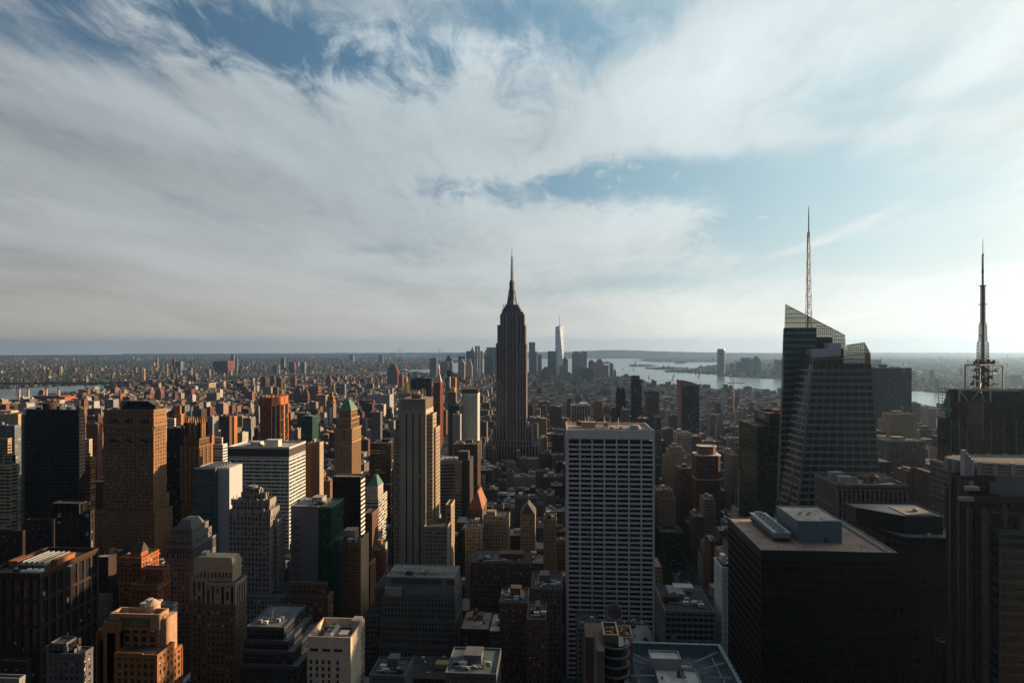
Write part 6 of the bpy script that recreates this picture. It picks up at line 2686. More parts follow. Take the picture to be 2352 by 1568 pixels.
def steel_roof_building():
    zt = 142.0
    h = HC - zt
    b0, b1 = G(1414.6, 1471, zt), G(1648.3, 1471, zt)
    x0, x1, yb = b0[0] + .5, b1[0], b0[1]
    y0 = yb - 62
    root = thing('steel_roof_building', 'glass building whose teal steel roof frame surrounds white penthouse decks, bottom centre', 'office building', ((x0 + x1) / 2, yb - 30, 0))
    st = (4.0, 1.6, .14, .5, .16, .03, .08)
    wm, gm = MB(), MB()
    facade(wm, gm, x0, x1, y0, yb, 0, zt - 5, st)
    wm.build('wall', metal((.05, .06, .06), .4), root)
    gm.build('glazing', glass((.012, .018, .02), 1.6, 4.0, .08), root, kind='stuff')
    zr = zt - 5
    plain(root, 'roof', roofing((.055, .085, .11)), x0 + .5, x1 - .5, y0 + .5, yb - .5, zr + 1.0, zr + 1.2)
    m = MB()
    for q in ((x0 - .2, x1 + .2, yb - 1.2, yb + .2), (x0 - .2, x1 + .2, y0, y0 + 1), (x0 - .2, x0 + 1.0, y0 + 1, yb - 1.2), (x1 - 1.0, x1 + .2, y0 + 1, yb - 1.2)):
        m.box(*q, zr, zt)
    for i in range(5):
        e = 1.4 + i * .7
        m.bar((x0 + e, y0 + 2, zt - 1.6 - i * .3), (x0 + e, yb - e, zt - 1.6 - i * .3), .12)
        m.bar((x1 - e, y0 + 2, zt - 1.6 - i * .3), (x1 - e, yb - e, zt - 1.6 - i * .3), .12)
        m.bar((x0 + e, yb - e, zt - 1.6 - i * .3), (x1 - e, yb - e, zt - 1.6 - i * .3), .12)
    m.build('parapet_frame', metal((.075, .13, .14), .45), root)
    m = MB()
    for i in range(22):
        yy = y0 + (yb - y0) * i / 21
        m.box(x0 - .45, x0 - .15, yy - .4, yy + .4, zt - .9, zt + .15)
        m.box(x1 + .15, x1 + .45, yy - .4, yy + .4, zt - .9, zt + .15)
    for i in range(8):
        xx = x0 + (x1 - x0) * (i + .5) / 8
        m.cyl(xx, yb - .5, zt, zt + .25, .22, n=8)
    m.build('roof_fitting', metal((.35, .37, .37), .5), root)
    m = MB()
    xi0, xi1 = X(1489, 258), X(1557, 258)
    beams = [((x0 + 2, yb - 5), (xi0, yb - 14)), ((x0 + 2, yb - 14), (xi0, yb - 17)), ((x0 + 2.5, yb - 26), (xi0, yb - 24)), ((x0 + 3, yb - 36), (xi0 + 2, yb - 33)), ((x0 + 3, yb - 46), (xi0 + 2, yb - 40)),
             ((x1 - 2, yb - 5), (xi1 + 5, yb - 13)), ((x1 - 2, yb - 14), (xi1 + 7, yb - 18)), ((x1 - 2, yb - 25), (xi1 + 8, yb - 24)), ((x1 - 2, yb - 36), (xi1 + 9, yb - 33)), ((x1 - 2, yb - 46), (xi1 + 9, yb - 40))]
    for a, b in beams:
        m.bar((*a, zt - 1.0), (*b, zt - 1.6), .42)
    m.bar((x0 + 5, yb - 50, zt - 1.6), (x0 + 5, yb - 5, zt - 1.6), .3)
    m.bar((x1 - 5, yb - 50, zt - 1.6), (x1 - 5, yb - 5, zt - 1.6), .3)
    m.build('roof_beam', metal((.20, .19, .19), .5), root)
    # penthouse and decks
    zp = zt + 2.4
    yp = yb - 12
    pa, pb = X(1489, yp), X(1557, yp)

    def tray(name, a, b, c, d, za, zb, t=.35, lip=.7, mat=None, rm=None):
        m = MB()
        m.box(a, b, c, d, za, zb - lip)
        for q in ((a, b, c, c + t), (a, b, d - t, d), (a, a + t, c + t, d - t), (b - t, b, c + t, d - t)):
            m.box(*q, zb - lip, zb)
        o = m.build(name, mat or masonry((.22, .205, .20), var=.1), root)
        m = MB()
        m.box(a + t, b - t, c + t, d - t, zb - lip, zb - lip + .08)
        m.build('deck', rm or roofing((.44, .43, .41)), o)
        return o
    tray('penthouse', pa, pb, yp - 7, yp, zr + 1.2, zp)
    za = zt - 1.2
    tray('roof_deck', pa + 1.2, pb + 5.4, yp - 24, yp - 7.02, zr + 1.2, za)
    tray('roof_deck', pb + .02, pb + 4.0, yp - 7, yp - 3, zr + 1.2, za + .5)
    m = MB()
    fx, fy = pb - 1.0, yp - 11.5
    m.box(fx - 1.4, fx + 1.8, fy - 1.1, fy + 1.1, za - .6, za - .3)
    for s in (-1, 1):
        pts = 14
        for i in range(pts):
            t0, t1 = 6.28319 * i / pts, 6.28319 * (i + 1) / pts
            m.bar((fx + .5 * s, fy + 1.1 * math.cos(t0), za + 1.1 + 1.1 * math.sin(t0)), (fx + .5 * s, fy + 1.1 * math.cos(t1), za + 1.1 + 1.1 * math.sin(t1)), .16)
    m.box(fx - 1.5, fx - .9, fy - .7, fy + .7, za - .3, za + 1.5)
    m.build('roof_fan', metal((.04, .035, .035), .5), root)
    m = MB()
    m.bar((pb - 2.2, yp - 19, za + .0), (pb + 1.6, yp - 19, za + .0), .55, 10)
    m.box(pa + 2.6, pa + 3.5, yp - 14, yp - 13.2, za - .6, za + .4)
    m.box(pa + 5.2, pa + 6.2, yp - 23, yp - 22.2, za - .6, za + .1)
    m.build('roof_duct', metal((.22, .23, .24), .4), root)
    m = MB()
    for i in range(6):
        a = pb + 4.5 + i * .9
        m.bar((a, yp - 9 - i * .2, zr + 1.2), (a, yp - 5 - i * .2, zt + .2), .1)
        m.bar((a, yp - 9 - i * .2, zt - 1.2), (a + .9, yp - 9.2 - i * .2, zt - .8), .12)
    m.build('stair', metal((.35, .30, .26), .5), root)
    FOOT.append((x0, x1, y0, yb, zt))


steel_roof_building()


# --- simpler towers, measured from the photograph --------------------------------
tower('white_tile_block', 'slim white building with rows of small dark windows beside the huge black slab', 'office building', 'R', 1640, 1658, 1690, 1306, 395, (3.5, 2.6, 1.4, 1.9, .3, .03, .2), 'white', depth=None, windows=60, clut=3)
r_, T_ = tower('plain_roofed_block', 'low dark stone block with cluttered roof tanks behind the steel roofed building', 'office block', 'R', 1503, 1512, 1642, 1404, 392, (3.6, 3.4, .5, 1.4, .3, .03, .1), 'grey', depth=42, clut=6, windows=40)
tank(r_, X(1548, 408), 408, T_[0][5], 3.0, 3.2, .8, mat=masonry((.09, .05, .03)))
tank(r_, X(1532, 408), 408, T_[0][5], 3.0, 3.2, .8, mat=masonry((.09, .05, .03)))
m = MB()
for i in range(9):
    a = X(1546 + i * 5, 426)
    m.box(a, a + .7, 420, 428, T_[0][5] + 2, T_[0][5] + 4.5)
m.build('cooling_unit', WHITEM, r_)
plain(r_, 'plant_room', masonry((.14, .13, .13)), X(1632, 420), X(1656, 420) - 3, 416, 424, T_[0][5], T_[0][5] + 6, .1)
tower('blue_skylight_block', 'dark stone block with three bright blue skylights beyond the park', 'building', 'R', 1504, 1508, 1573, 1224, 775, 'punch', 'dark brown', depth=40, clut=4)
tower('glass_rim_building', 'dark brick building with bright glass rim around its flat roof', 'office building', 'L', 1079, 1218, 1224, 1304, 480, (3.55, 2.5, 1.3, 1.6, .4, .03, .3), 'brown brick', depth=34, windows=100, clut=8,
      tiers=[(1081, 1216, 1296, 1, 1)])
tower('notched_brick_building', 'red brown brick building with notched wings edged in white coping, bottom centre', 'apartment building', 'L', 1147, 1212, 1216, 1388, 378, 'small', 'brown brick', depth=24, windows=60, clut=6)
tower('coped_brick_wing', 'red brown brick block with white roof edges stepping forward, bottom centre', 'apartment building', 'L', 1210, 1254, 1264, 1426, 352, 'small', 'brown brick', depth=24, windows=60, clut=5)
tower('cornice_block', 'stone block with white cornice and cluttered roof left of the white grid slab', 'office building', 'L', 1220, 1292, 1294, 1356, 425, 'punch', 'purple brown', depth=34, windows=60, clut=9)
tower('slim_cornice_tower', 'slim old stone tower with deep cornices left of the white grid slab', 'office building', 'L', 1248, 1279, 1280.5, 1208, 575, 'small', 'tan', depth=26, windows=50, tiers=[(1249, 1278, 1194, 2, 3)], clut=3)
r_, T_ = tower('gabled_tower', 'tan tower with steep gabled roof and arched windows, left of the slim cornice tower', 'building', 'L', 1195, 1229, 1230, 1184, 600, 'small', 'sandstone', depth=26, windows=50, clut=0)
x0, x1, y0, y1, _, zt = T_[0]
m = MB()
m.frustum([(x0, y0), (x1, y0), (x1, y1), (x0, y1)], zt + 1, [((x0 + x1) / 2 - .3, y0 + 4), ((x0 + x1) / 2 + .3, y0 + 4), ((x0 + x1) / 2 + .3, y1 - 4), ((x0 + x1) / 2 - .3, y1 - 4)], zt + 10, True)
m.build('gable_roof', roofing((.05, .06, .06)), r_)
tower('beige_twin_block', 'beige brick block with small windows, below the concave banded tower', 'office building', 'L', 1107, 1166, 1170, 1196, 600, 'punch', 'sandstone', depth=30, windows=60, clut=6, tk=True)
tower('beige_low_block', 'lower beige brick block with few windows beside the beige twin block', 'office building', 'L', 1068, 1107, 1108, 1213, 585, 'punch', 'sandstone', depth=28, windows=40, clut=4)
r_, T_ = tower('red_roofed_tower', 'brick building with steep red pyramid roof below the banded concave tower', 'building', 'L', 1073, 1108, 1118, 1172, 655, 'punch', 'brown brick', depth=None, clut=0)
x0, x1, y0, y1, _, zt = T_[0]
m = MB()
m.frustum([(x0, y0), (x1, y0), (x1, y1), (x0, y1)], zt + 1, [(x0 + (x1 - x0) * .55, y0 + 8), (x0 + (x1 - x0) * .65, y0 + 8), (x0 + (x1 - x0) * .65, y1 - 6), (x0 + (x1 - x0) * .55, y1 - 6)], Z(1134, x1, 655), True)
m.build('pyramid_roof', roofing((.26, .085, .04), .7), r_)


def concave_tower():
    Y = 772.0
    root = thing('concave_band_tower', 'office tower with gently curved front of pale bands and a dark roof box', 'office tower', (X(1040, Y), Y + 20, 0))
    xa, xb = X(1003, Y), X(1060, Y)
    z = lambda r: Z(r, xb, Y)
    zt = z(1060)
    n = 10
    pts = []
    for i in range(n + 1):
        t = i / n
        pts.append((xa + (xb - xa) * t, Y + 7 * math.sin(math.pi * t) * .7 + 2 * t))
    ring = pts + [(xb, Y + 40), (xa, Y + 40)]
    g = MB()
    g.frustum(ring, 0, ring, zt - 1, True)
    g.build('glazing', glass((.010, .02, .02), 1.7, 3.9, .15, bc=(.10, .12, .11)), root, kind='stuff')
    m = MB()
    nf = int(zt / 3.9)
    for k in range(nf):
        z0, z1 = k * zt / nf, k * zt / nf + 1.35
        for a, b in zip(pts, pts[1:]):
            m.slab((a[0], a[1] - .25, z0), (b[0], b[1] - .25, z0), (b[0], b[1] - .25, z1), (a[0], a[1] - .25, z1), .3)
    for a, b in zip(pts, pts[1:]):
        m.slab((a[0], a[1] - .3, zt - 4), (b[0], b[1] - .3, zt - 4), (b[0], b[1] - .3, zt + .8), (a[0], a[1] - .3, zt + .8), .5)
    m.build('spandrel', masonry((.21, .175, .145)), root)
    xe = X(1079, Y + 6)
    plain(root, 'dark_wing', metal((.03, .022, .022), .5), xb + .02, xe, Y + 5, Y + 40, 0, zt + .8)
    plain(root, 'roof', PALE, xa + .5, xb - .5, Y + 9, Y + 39, zt - .9, zt - .4)
    plain(root, 'plant_room', metal((.04, .026, .03), .6), X(1053, Y + 12), X(1076, Y + 12), Y + 10, Y + 24, zt - .5, z(1040))
    clutter(root, xa + 3, X(1052, Y), Y + 12, Y + 36, zt - .4, 5, False, False, None, 8)
    FOOT.append((xa, xe, Y, Y + 40, zt))


concave_tower()
tower('brown_shaft_building', 'brown building with vertical piers in front of the pale window grid hotel', 'office building', 'L', 1042, 1097, 1104, 1022, 880, 'pier', 'brown brick', depth=None, tk=False, clut=6)
r_, T_ = tower('pale_grid_hotel', 'pale tower with a regular grid of bluish square windows and dark open crown', 'hotel', 'L', 1060, 1097, 1102, 905, 1035, (3.4, 2.3, .8, 1.2, .35, .03, .95), 'white', tint=(.05, .07, .09), depth=None, clut=0, blinds=.9)
x0, x1, y0, y1, _, zt = T_[0]
m = MB()
m.box(x0 + .4, x1 - .4, y0 + .4, y1 - .4, zt, Z(893, x1, 1035))
for i in range(11):
    a = x0 + (x1 - x0) * i / 10
    m.box(a - .3, a + .3, y0 - .05, y0 + .8, zt, Z(888 - (i % 3 == 0), x1, 1035))
for i in range(6):
    a = y0 + (y1 - y0) * i / 5
    m.box(x1 - .8, x1 + .05, a - .3, a + .3, zt, Z(888, x1, 1035))
m.build('crown', masonry((.10, .075, .055)), r_)
r_, T_ = tower('netted_scaffold_building', 'building under construction wrapped in green netting, left of the pale grid hotel', 'building', 'L', 1032, 1056, 1060.5, 932, 1010, (3.5, 1.2, .1, .3, .3, .03, 0), 'green', tint=(.02, .05, .045), depth=None, clut=3)
tower('beige_shaft_building', 'narrow plain beige wall standing against the green netting', 'building', 'L', 1040, 1057, 1060, 953, 985, 'punch', 'pale grey', depth=None, clut=2)
r_, T_ = tower('gold_topped_brown_tower', 'slim dark brown tower with small gold roof left of the pale grid hotel', 'apartment tower', 'L', 1029, 1047, 1050, 902, 1480, 'small', 'purple brown', depth=None, clut=0)
x0, x1, y0, y1, _, zt = T_[0]
plain(r_, 'gold_roof', metal((.75, .42, .08), .35, .6), x0 + 3, x1 - 3, y0 + 3, y1 - 6, zt, zt + 12)
tower('orange_lit_shaft', 'narrow tan tower glowing orange behind the gold topped brown tower', 'apartment tower', 'L', 1040, 1046, 1049, 868, 1700, 'small', 'orange brick', clut=0)


def gold_pyramid():
    Y = 1850.0
    xc = X(930, Y)
    root = thing('gold_pyramid_tower', 'tower crowned by a shining gold pyramid behind the striped limestone tower', 'office tower', (xc, Y + 25, 0))
    z = lambda r: Z(r, xc, Y)
    k = DEP(xc, Y) / FL
    st = STY['small']
    shell(root, [(xc - 27 * k, xc + 27 * k, Y - 10, Y + 60, 0, z(960), st), (xc - 15 * k, xc + 15 * k, Y, Y + 40, z(960), z(903), st)], st, masonry(WALLC['limestone']), glass())
    m = MB()
    m.cyl(xc, Y + 20, z(903), z(874), 11.5 * k, 3.0 * k, 8, .39)
    m.cyl(xc, Y + 20, z(874), z(870), 2.6 * k, 2.6 * k, 8, .39)
    m.cyl(xc, Y + 20, z(870), z(861), 2.2 * k, .1, 8, .39)
    m.build('gold_roof', metal((.85, .47, .10), .38, .55), root)
    FOOT.append((xc - 30, xc + 30, Y - 10, Y + 60, 200))


gold_pyramid()


def clock_campanile():
    Y = 2080.0
    xc = X(1006.5, Y)
    root = thing('campanile_tower', 'slender white tower with steep pyramid top and gold lantern', 'tower', (xc, Y + 12, 0))
    z = lambda r: Z(r, xc, Y)
    k = DEP(xc, Y) / FL
    w = 7.5 * k
    shell(root, [(xc - w, xc + w, Y, Y + 2 * w, 0, z(879), STY['small'])], STY['small'], masonry((.42, .38, .33)), glass())
    m = MB()
    m.cyl(xc, Y + w, z(879), z(856), w * 1.35, 2.4 * k, 4, .785)
    m.cyl(xc, Y + w, z(856), z(851), 2.0 * k, n=8)
    m.build('pyramid_roof', masonry((.38, .33, .28)), root)
    m = MB()
    m.lathe(xc, Y + w, [(2.2 * k, z(851)), (2.4 * k, z(846)), (1.4 * k, z(843)), (.3 * k, z(838))], 10)
    m.build('gold_lantern', metal((.85, .45, .10), .4, .5), root)
    FOOT.append((xc - w, xc + w, Y, Y + 2 * w, 200))


clock_campanile()
T = tower
T('black_slab_tower', 'plain black slab right of the gold pyramid', 'office tower', 'L', 943, 990, 993, 870, 1880, 'mono', 'black', depth=None, clut=3)
T('red_edge_tower', 'slim dark red tower with one bright pink edge right of the striped limestone tower', 'apartment tower', 'L', 996, 1011, 1018, 879, 1640, 'pier', 'red brick', depth=None, clut=2)
T('thin_dark_tower', 'very thin dark glass tower left of the downtown cluster', 'apartment tower', 'L', 1027, 1036, 1039, 851, 2140, 'curtain', 'black', clut=0)
T('balcony_slab', 'thin tower of black and white balcony bands in front of the very thin dark tower', 'apartment tower', 'L', 1023, 1033, 1035, 866, 1960, 'ribbon', 'pale grey', clut=0)
T('dark_green_tower', 'green glass tower with sunlit ribbed side behind the banded office block', 'office tower', 'L', 691, 718, 731, 957, 1000, 'pier', 'green', TEAL, clut=4)
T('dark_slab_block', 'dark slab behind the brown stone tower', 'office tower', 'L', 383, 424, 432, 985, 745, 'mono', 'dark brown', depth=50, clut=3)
T('white_round_block', 'white banded apartment house just right of the brown stone tower', 'apartment building', 'L', 384, 401, 404, 962, 980, 'ribbon', 'white', clut=2)
T('white_terrace_block', 'white terraced apartment building left of the banded office block', 'apartment building', 'L', 489, 512, 522, 1022, 800, 'ribbon', 'white', depth=None, tiers=[(493, 510, 1006, 3, 6)], clut=3)
T('orange_shoulder_tower', 'orange lit brick tower with stepped shoulders right of the pinnacled tower', 'apartment tower', 'L', 399, 416, 426, 952, 1000, 'small', 'orange brick', depth=None, tiers=[(402, 414, 933, 3, 6)], clut=2)
T('tan_side_tower', 'tan apartment tower behind the pinnacled tower', 'apartment tower', 'L', 466, 487, 492, 1000, 860, 'small', 'orange brick', depth=None, clut=3)
T('twin_brown_tower', 'brown tower with bright orange side, left of the red ribbed tower', 'apartment tower', 'L', 507, 527, 533, 957, 1180, 'small', 'brown brick', depth=None, clut=3)
T('twin_orange_tower', 'orange sided tower just right of the twin brown tower', 'apartment tower', 'L', 531, 538, 545, 957, 1200, 'small', 'orange brick', depth=None, clut=2)
T('cream_edge_tower', 'cream apartment tower with striped sunlit side at the left edge', 'apartment tower', 'L', -30, 24, 41, 1069, 640, 'ribbon', 'cream', depth=None, tiers=[(18, 34, 1044, 6, 8)], clut=3)
T('balcony_edge_tower', 'brown tower with stacked pale balconies at the left edge', 'apartment tower', 'L', -40, 18, 27, 1008, 800, 'ribbon', 'tan', depth=None, clut=4)
T('beige_hospital_slab', 'long beige slab at the left edge with regular windows', 'apartment building', 'L', -60, 42, 46, 952, 1150, 'small', 'cream', depth=60, clut=5)
T('brown_edge_tower', 'reddish brown tower at the left edge behind the long beige slab', 'apartment tower', 'L', -40, 14, 22, 930, 1330, 'small', 'red brick', depth=None, clut=4)
T('blue_glass_block', 'blue glass block with grey striped end at the left edge', 'office building', 'L', -50, 34, 49, 978, 990, 'ribbon', 'grey', (.03, .05, .07), depth=None, clut=6)
T('orange_sliver_tower', 'narrow bright orange tower right of the faceted black tower', 'apartment tower', 'L', 192, 205, 212, 1010, 790, 'punch', 'cream', depth=None, clut=1)
T('orange_balcony_tower', 'brick balcony tower in sunlight beneath the narrow bright orange tower', 'apartment tower', 'L', 192, 208, 219, 1052, 730, 'ribbon', 'orange brick', depth=None, clut=1)
T('maroon_block_tower', 'maroon brick block between the faceted black tower and the brown stone tower', 'apartment tower', 'L', 198, 224, 235, 975, 960, 'small', 'red brick', depth=None, clut=4)
T('brown_balcony_slab', 'brown slab with balcony rows above the dark gap right of the faceted black tower', 'apartment building', 'L', 199, 226, 236, 956, 1120, 'ribbon', 'brown brick', clut=3)
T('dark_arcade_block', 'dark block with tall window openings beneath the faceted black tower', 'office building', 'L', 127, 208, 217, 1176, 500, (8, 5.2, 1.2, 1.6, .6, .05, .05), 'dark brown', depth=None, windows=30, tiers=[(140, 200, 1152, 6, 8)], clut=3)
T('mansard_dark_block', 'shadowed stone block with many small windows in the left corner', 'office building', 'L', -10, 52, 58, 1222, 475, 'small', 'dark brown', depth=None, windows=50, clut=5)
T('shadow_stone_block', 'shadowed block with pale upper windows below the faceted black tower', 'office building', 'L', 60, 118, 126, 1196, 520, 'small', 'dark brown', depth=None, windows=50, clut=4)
T('roman_mansard_block', 'low dark building with mansard roof and dormers right of the stepped glass terraces', 'office building', 'L', 655, 754, 765, 1372, 395, 'punch', 'brown brick', depth=None, windows=40, tiers=[(660, 750, 1342, 3, 4)], clut=5)
T('terracotta_slab', 'brown brick slab lit orange, right of the scaffolded tower', 'office building', 'L', 846, 851, 863, 1298, 468, 'pier', 'orange brick', depth=None, clut=2, windows=30)
T('setback_brick_tower', 'brick tower with setbacks catching sun beside the striped limestone tower', 'office building', 'L', 853, 873, 887, 1278, 545, 'small', 'red brick', depth=None, clut=2, windows=30, tiers=[(856, 872, 1266, 3, 4)])
T('orange_strip_tower', 'narrow brown tower with orange lit side above the scaffolded tower', 'office building', 'L', 838, 855, 868, 1180, 610, 'small', 'brown brick', depth=None, clut=2, windows=30)
T('dark_gap_block', 'dark office block between the green roofed tower and the striped limestone tower', 'office tower', 'L', 850, 898, 903, 1020, 830, 'ribbon', 'dark brown', depth=40, clut=5)
T('blank_shaft_block', 'grey tower with blank piers right of the green roofed tower', 'office building', 'L', 850, 874, 878, 947, 1250, 'pier', 'grey', depth=None, clut=4)
T('long_white_block', 'long white stone block with many windows behind the gold pyramid', 'office building', 'L', 843, 895, 901, 907, 2350, 'punch', 'pale grey', depth=60, clut=3)
T('brick_corner_slab', 'orange brick corner building beneath the banded block', 'building', 'L', 702, 714, 718, 1024, 760, 'small', 'orange brick', depth=30, clut=2)
T('grey_crown_block', 'grey stone building with lit side right of the banded block', 'building', 'L', 706, 731, 743, 1019, 850, 'small', 'limestone', depth=None, clut=5)
T('wedge_crown_tower', 'dark glass tower with brown curved crown rising behind the white grid slab', 'apartment tower', 'R', 1561.5, 1564, 1606, 884, 1450, 'curtain', 'black', (.012, .016, .018), depth=46, clut=0)
x0, x1 = X(1562.5, 1447), X(1606.5, 1447)
r_ = bpy.data.objects['wedge_crown_tower']
m = MB()
zz = lambda r: Z(r, x0, 1447)
n = 8
for i in range(n):
    a, b = x0 + (x1 - x0) * i / n, x0 + (x1 - x0) * (i + 1) / n
    ra = 873 + 12 * (i / n) ** 1.6
    m.box(a, b - .01, 1448, 1490, zz(889 if i < 2 else 886.5), zz(ra))
m.box(x0 - .5, x0 + 4, 1446, 1480, 0, zz(880))
m.build('crown', masonry((.20, .13, .085)), r_)
T('stepped_dark_tower', 'dark slender tower with pointed top behind the white grid slab', 'apartment tower', 'R', 1449, 1452, 1474, 874, 1520, 'curtain', 'black', TEAL, depth=40, tiers=[(1455, 1468, 864, 3, 6)], clut=0)
T('black_notched_tower', 'short black tower with pale window column left of the dark slender tower', 'apartment tower', 'R', 1414, 1416, 1437, 899, 1480, 'mono', 'black', depth=40, tiers=[(1419, 1434, 892, 4, 8)], clut=1)
T('brown_cap_tower', 'brown tower between the black piers block and the short black tower', 'apartment tower', 'R', 1425, 1427, 1446, 942, 1180, 'small', 'purple brown', depth=30, clut=2)
T('grey_capped_glass', 'faint reflective tower with grey top right of the dark slender tower', 'office tower', 'R', 1482, 1484, 1514, 908, 1330, 'curtain', 'purple brown', (.03, .03, .03), depth=34, tiers=[(1484, 1513, 899, .5, 1)], clut=1)
T('teal_low_tower', 'teal glass block beneath the faint reflective tower', 'office building', 'R', 1500, 1502, 1519, 960, 1060, 'ribbon', 'green', TEAL, depth=34, clut=3)
T('white_pier_box', 'black box building with white vertical piers behind the white grid slab', 'office building', 'R', 1311, 1326, 1356, 931, 1300, (4, 5.4, .9, .3, .7, .4, 0), 'white', depth=40, clut=3)
T('brown_pair_tower', 'brown apartment tower behind the white grid slab, right of the white pier box', 'apartment tower', 'R', 1362, 1364, 1383, 924, 1350, 'small', 'brown brick', depth=30, clut=2)
T('brown_pair_low_tower', 'tan striped apartment tower right of the brown apartment tower', 'apartment tower', 'R', 1383, 1385, 1400, 934, 1300, 'ribbon', 'tan', depth=30, clut=2)
T('teal_band_building', 'pale green building with striped glass front and bluish cap', 'office building', 'R', 1546, 1556, 1588, 996, 1000, 'ribbon', 'pale grey', TEAL, depth=36, clut=3)
T('tan_ziggurat', 'tan stepped art deco building with rounded shoulders right of the white grid slab', 'office building', 'R', 1520, 1523, 1582, 1082, 935, 'small', 'sandstone', depth=40, tiers=[(1530, 1577, 1052, 3, 3), (1537, 1572, 1036, 6, 6), (1543, 1568, 1028, 9, 9)], clut=2)
T('brown_ziggurat', 'brown stepped building in front of the tan stepped one', 'office building', 'R', 1550, 1553, 1600, 1116, 870, 'small', 'brown brick', depth=40, tiers=[(1562, 1594, 1078, 4, 4)], clut=4)
T('pale_deco_block', 'pale stone block with vertical windows beside the white grid slab, above the park', 'office building', 'R', 1504, 1507, 1552, 1144, 830, 'pier', 'limestone', depth=40, tiers=[(1510, 1546, 1128, 3, 3)], clut=4)
T('grey_spine_tower', 'grey tower with vertical lines right of the octagonal crown tower', 'office building', 'R', 1662, 1664, 1694, 1046, 900, 'pier', 'grey', depth=40, clut=5)
T('cream_shoulder_building', 'cream stone building with chamfered shoulders right of the crystal tower', 'office building', 'R', 2035, 2038, 2114, 994, 985, 'small', 'sandstone', depth=44, tiers=[(2044, 2106, 968, 3, 4), (2049, 2104, 952, 6, 8)], clut=4, tk=True)
T('white_line_tower', 'dark tower of thin white vertical lines right of the crystal tower', 'office tower', 'R', 2013, 2036, 2126, 1013, 835, (4, 2.1, .36, .2, .55, .4, .03), 'grey', depth=None, clut=6)
T('grey_mesh_block', 'grey grid fronted block squeezed left of the ribbed right edge tower', 'office building', 'R', 2136, 2150, 2230, 1082, 420, (3.9, 2.4, .8, 1.1, .5, .05, .05), 'grey', depth=40, clut=5)
T('orange_back_block', 'dark brown building behind the grey grid block', 'office building', 'R', 2117, 2120, 2150, 1092, 640, 'small', 'brown brick', depth=40, clut=3)
T('teal_roof_lowrise', 'low building with green terrace roof, bottom centre', 'apartment building', 'L', 1023, 1140, 1146, 1552, 300, 'punch', 'dim grey', depth=26, windows=30, clut=9, roofm=roofing((.05, .08, .085)))
T('white_stair_building', 'small grey building with boxed roof units at bottom left', 'office building', 'L', 106, 187, 214, 1506, 300, 'punch', 'dim grey', depth=None, windows=40, tiers=[(117, 180, 1484, 5, 4), (141, 176, 1466, 7, 8)], clut=5)
T('corner_tank_building', 'low building with round water tank on its roof, bottom left corner', 'building', 'L', -30, 44, 58, 1562, 270, 'punch', 'grey', depth=None, clut=8, tk=True)
T('brown_low_wing', 'small dark brown building left of the small grey building', 'building', 'L', 2, 60, 71, 1522, 320, 'punch', 'dark brown', depth=None, clut=2, windows=20)
T('grey_back_wing', 'grey building with cooling plant between the orange tower and the brown corner tower', 'building', 'L', 370, 398, 408, 1392, 385, 'punch', 'pale grey', depth=None, clut=6)
T('low_pale_fragment', 'low grey building at the very bottom, right of the roof fan building', 'building', 'L', 848, 930, 936, 1556, 330, 'punch', 'dim grey', depth=20, clut=6)

# unseen towers added west of the camera, to shade streets and roofs in front
for i, (a, b, c, d, h) in enumerate(((158, 230, 108, 170, 178), (178, 235, 190, 232, 180), (158, 232, 26, 88, 205), (420, 480, 300, 350, 150), (430, 490, 395, 462, 288), (330, 382, 250, 330, 150), (520, 590, 480, 560, 170))):
    root = thing('unseen_shade_tower', 'unseen tall stone tower added for its shade beyond the right edge of the view', 'office tower', ((a + b) / 2, (c + d) / 2, 0), 'unseen shading towers beyond the right edge')
    shell(root, [(a, b, c, d, 0, h)], STY['pier'], masonry(WALLC['limestone']), glass(DARK, 2.7, 3.6, .1))
    FOOT.append((a, b, c, d, h))


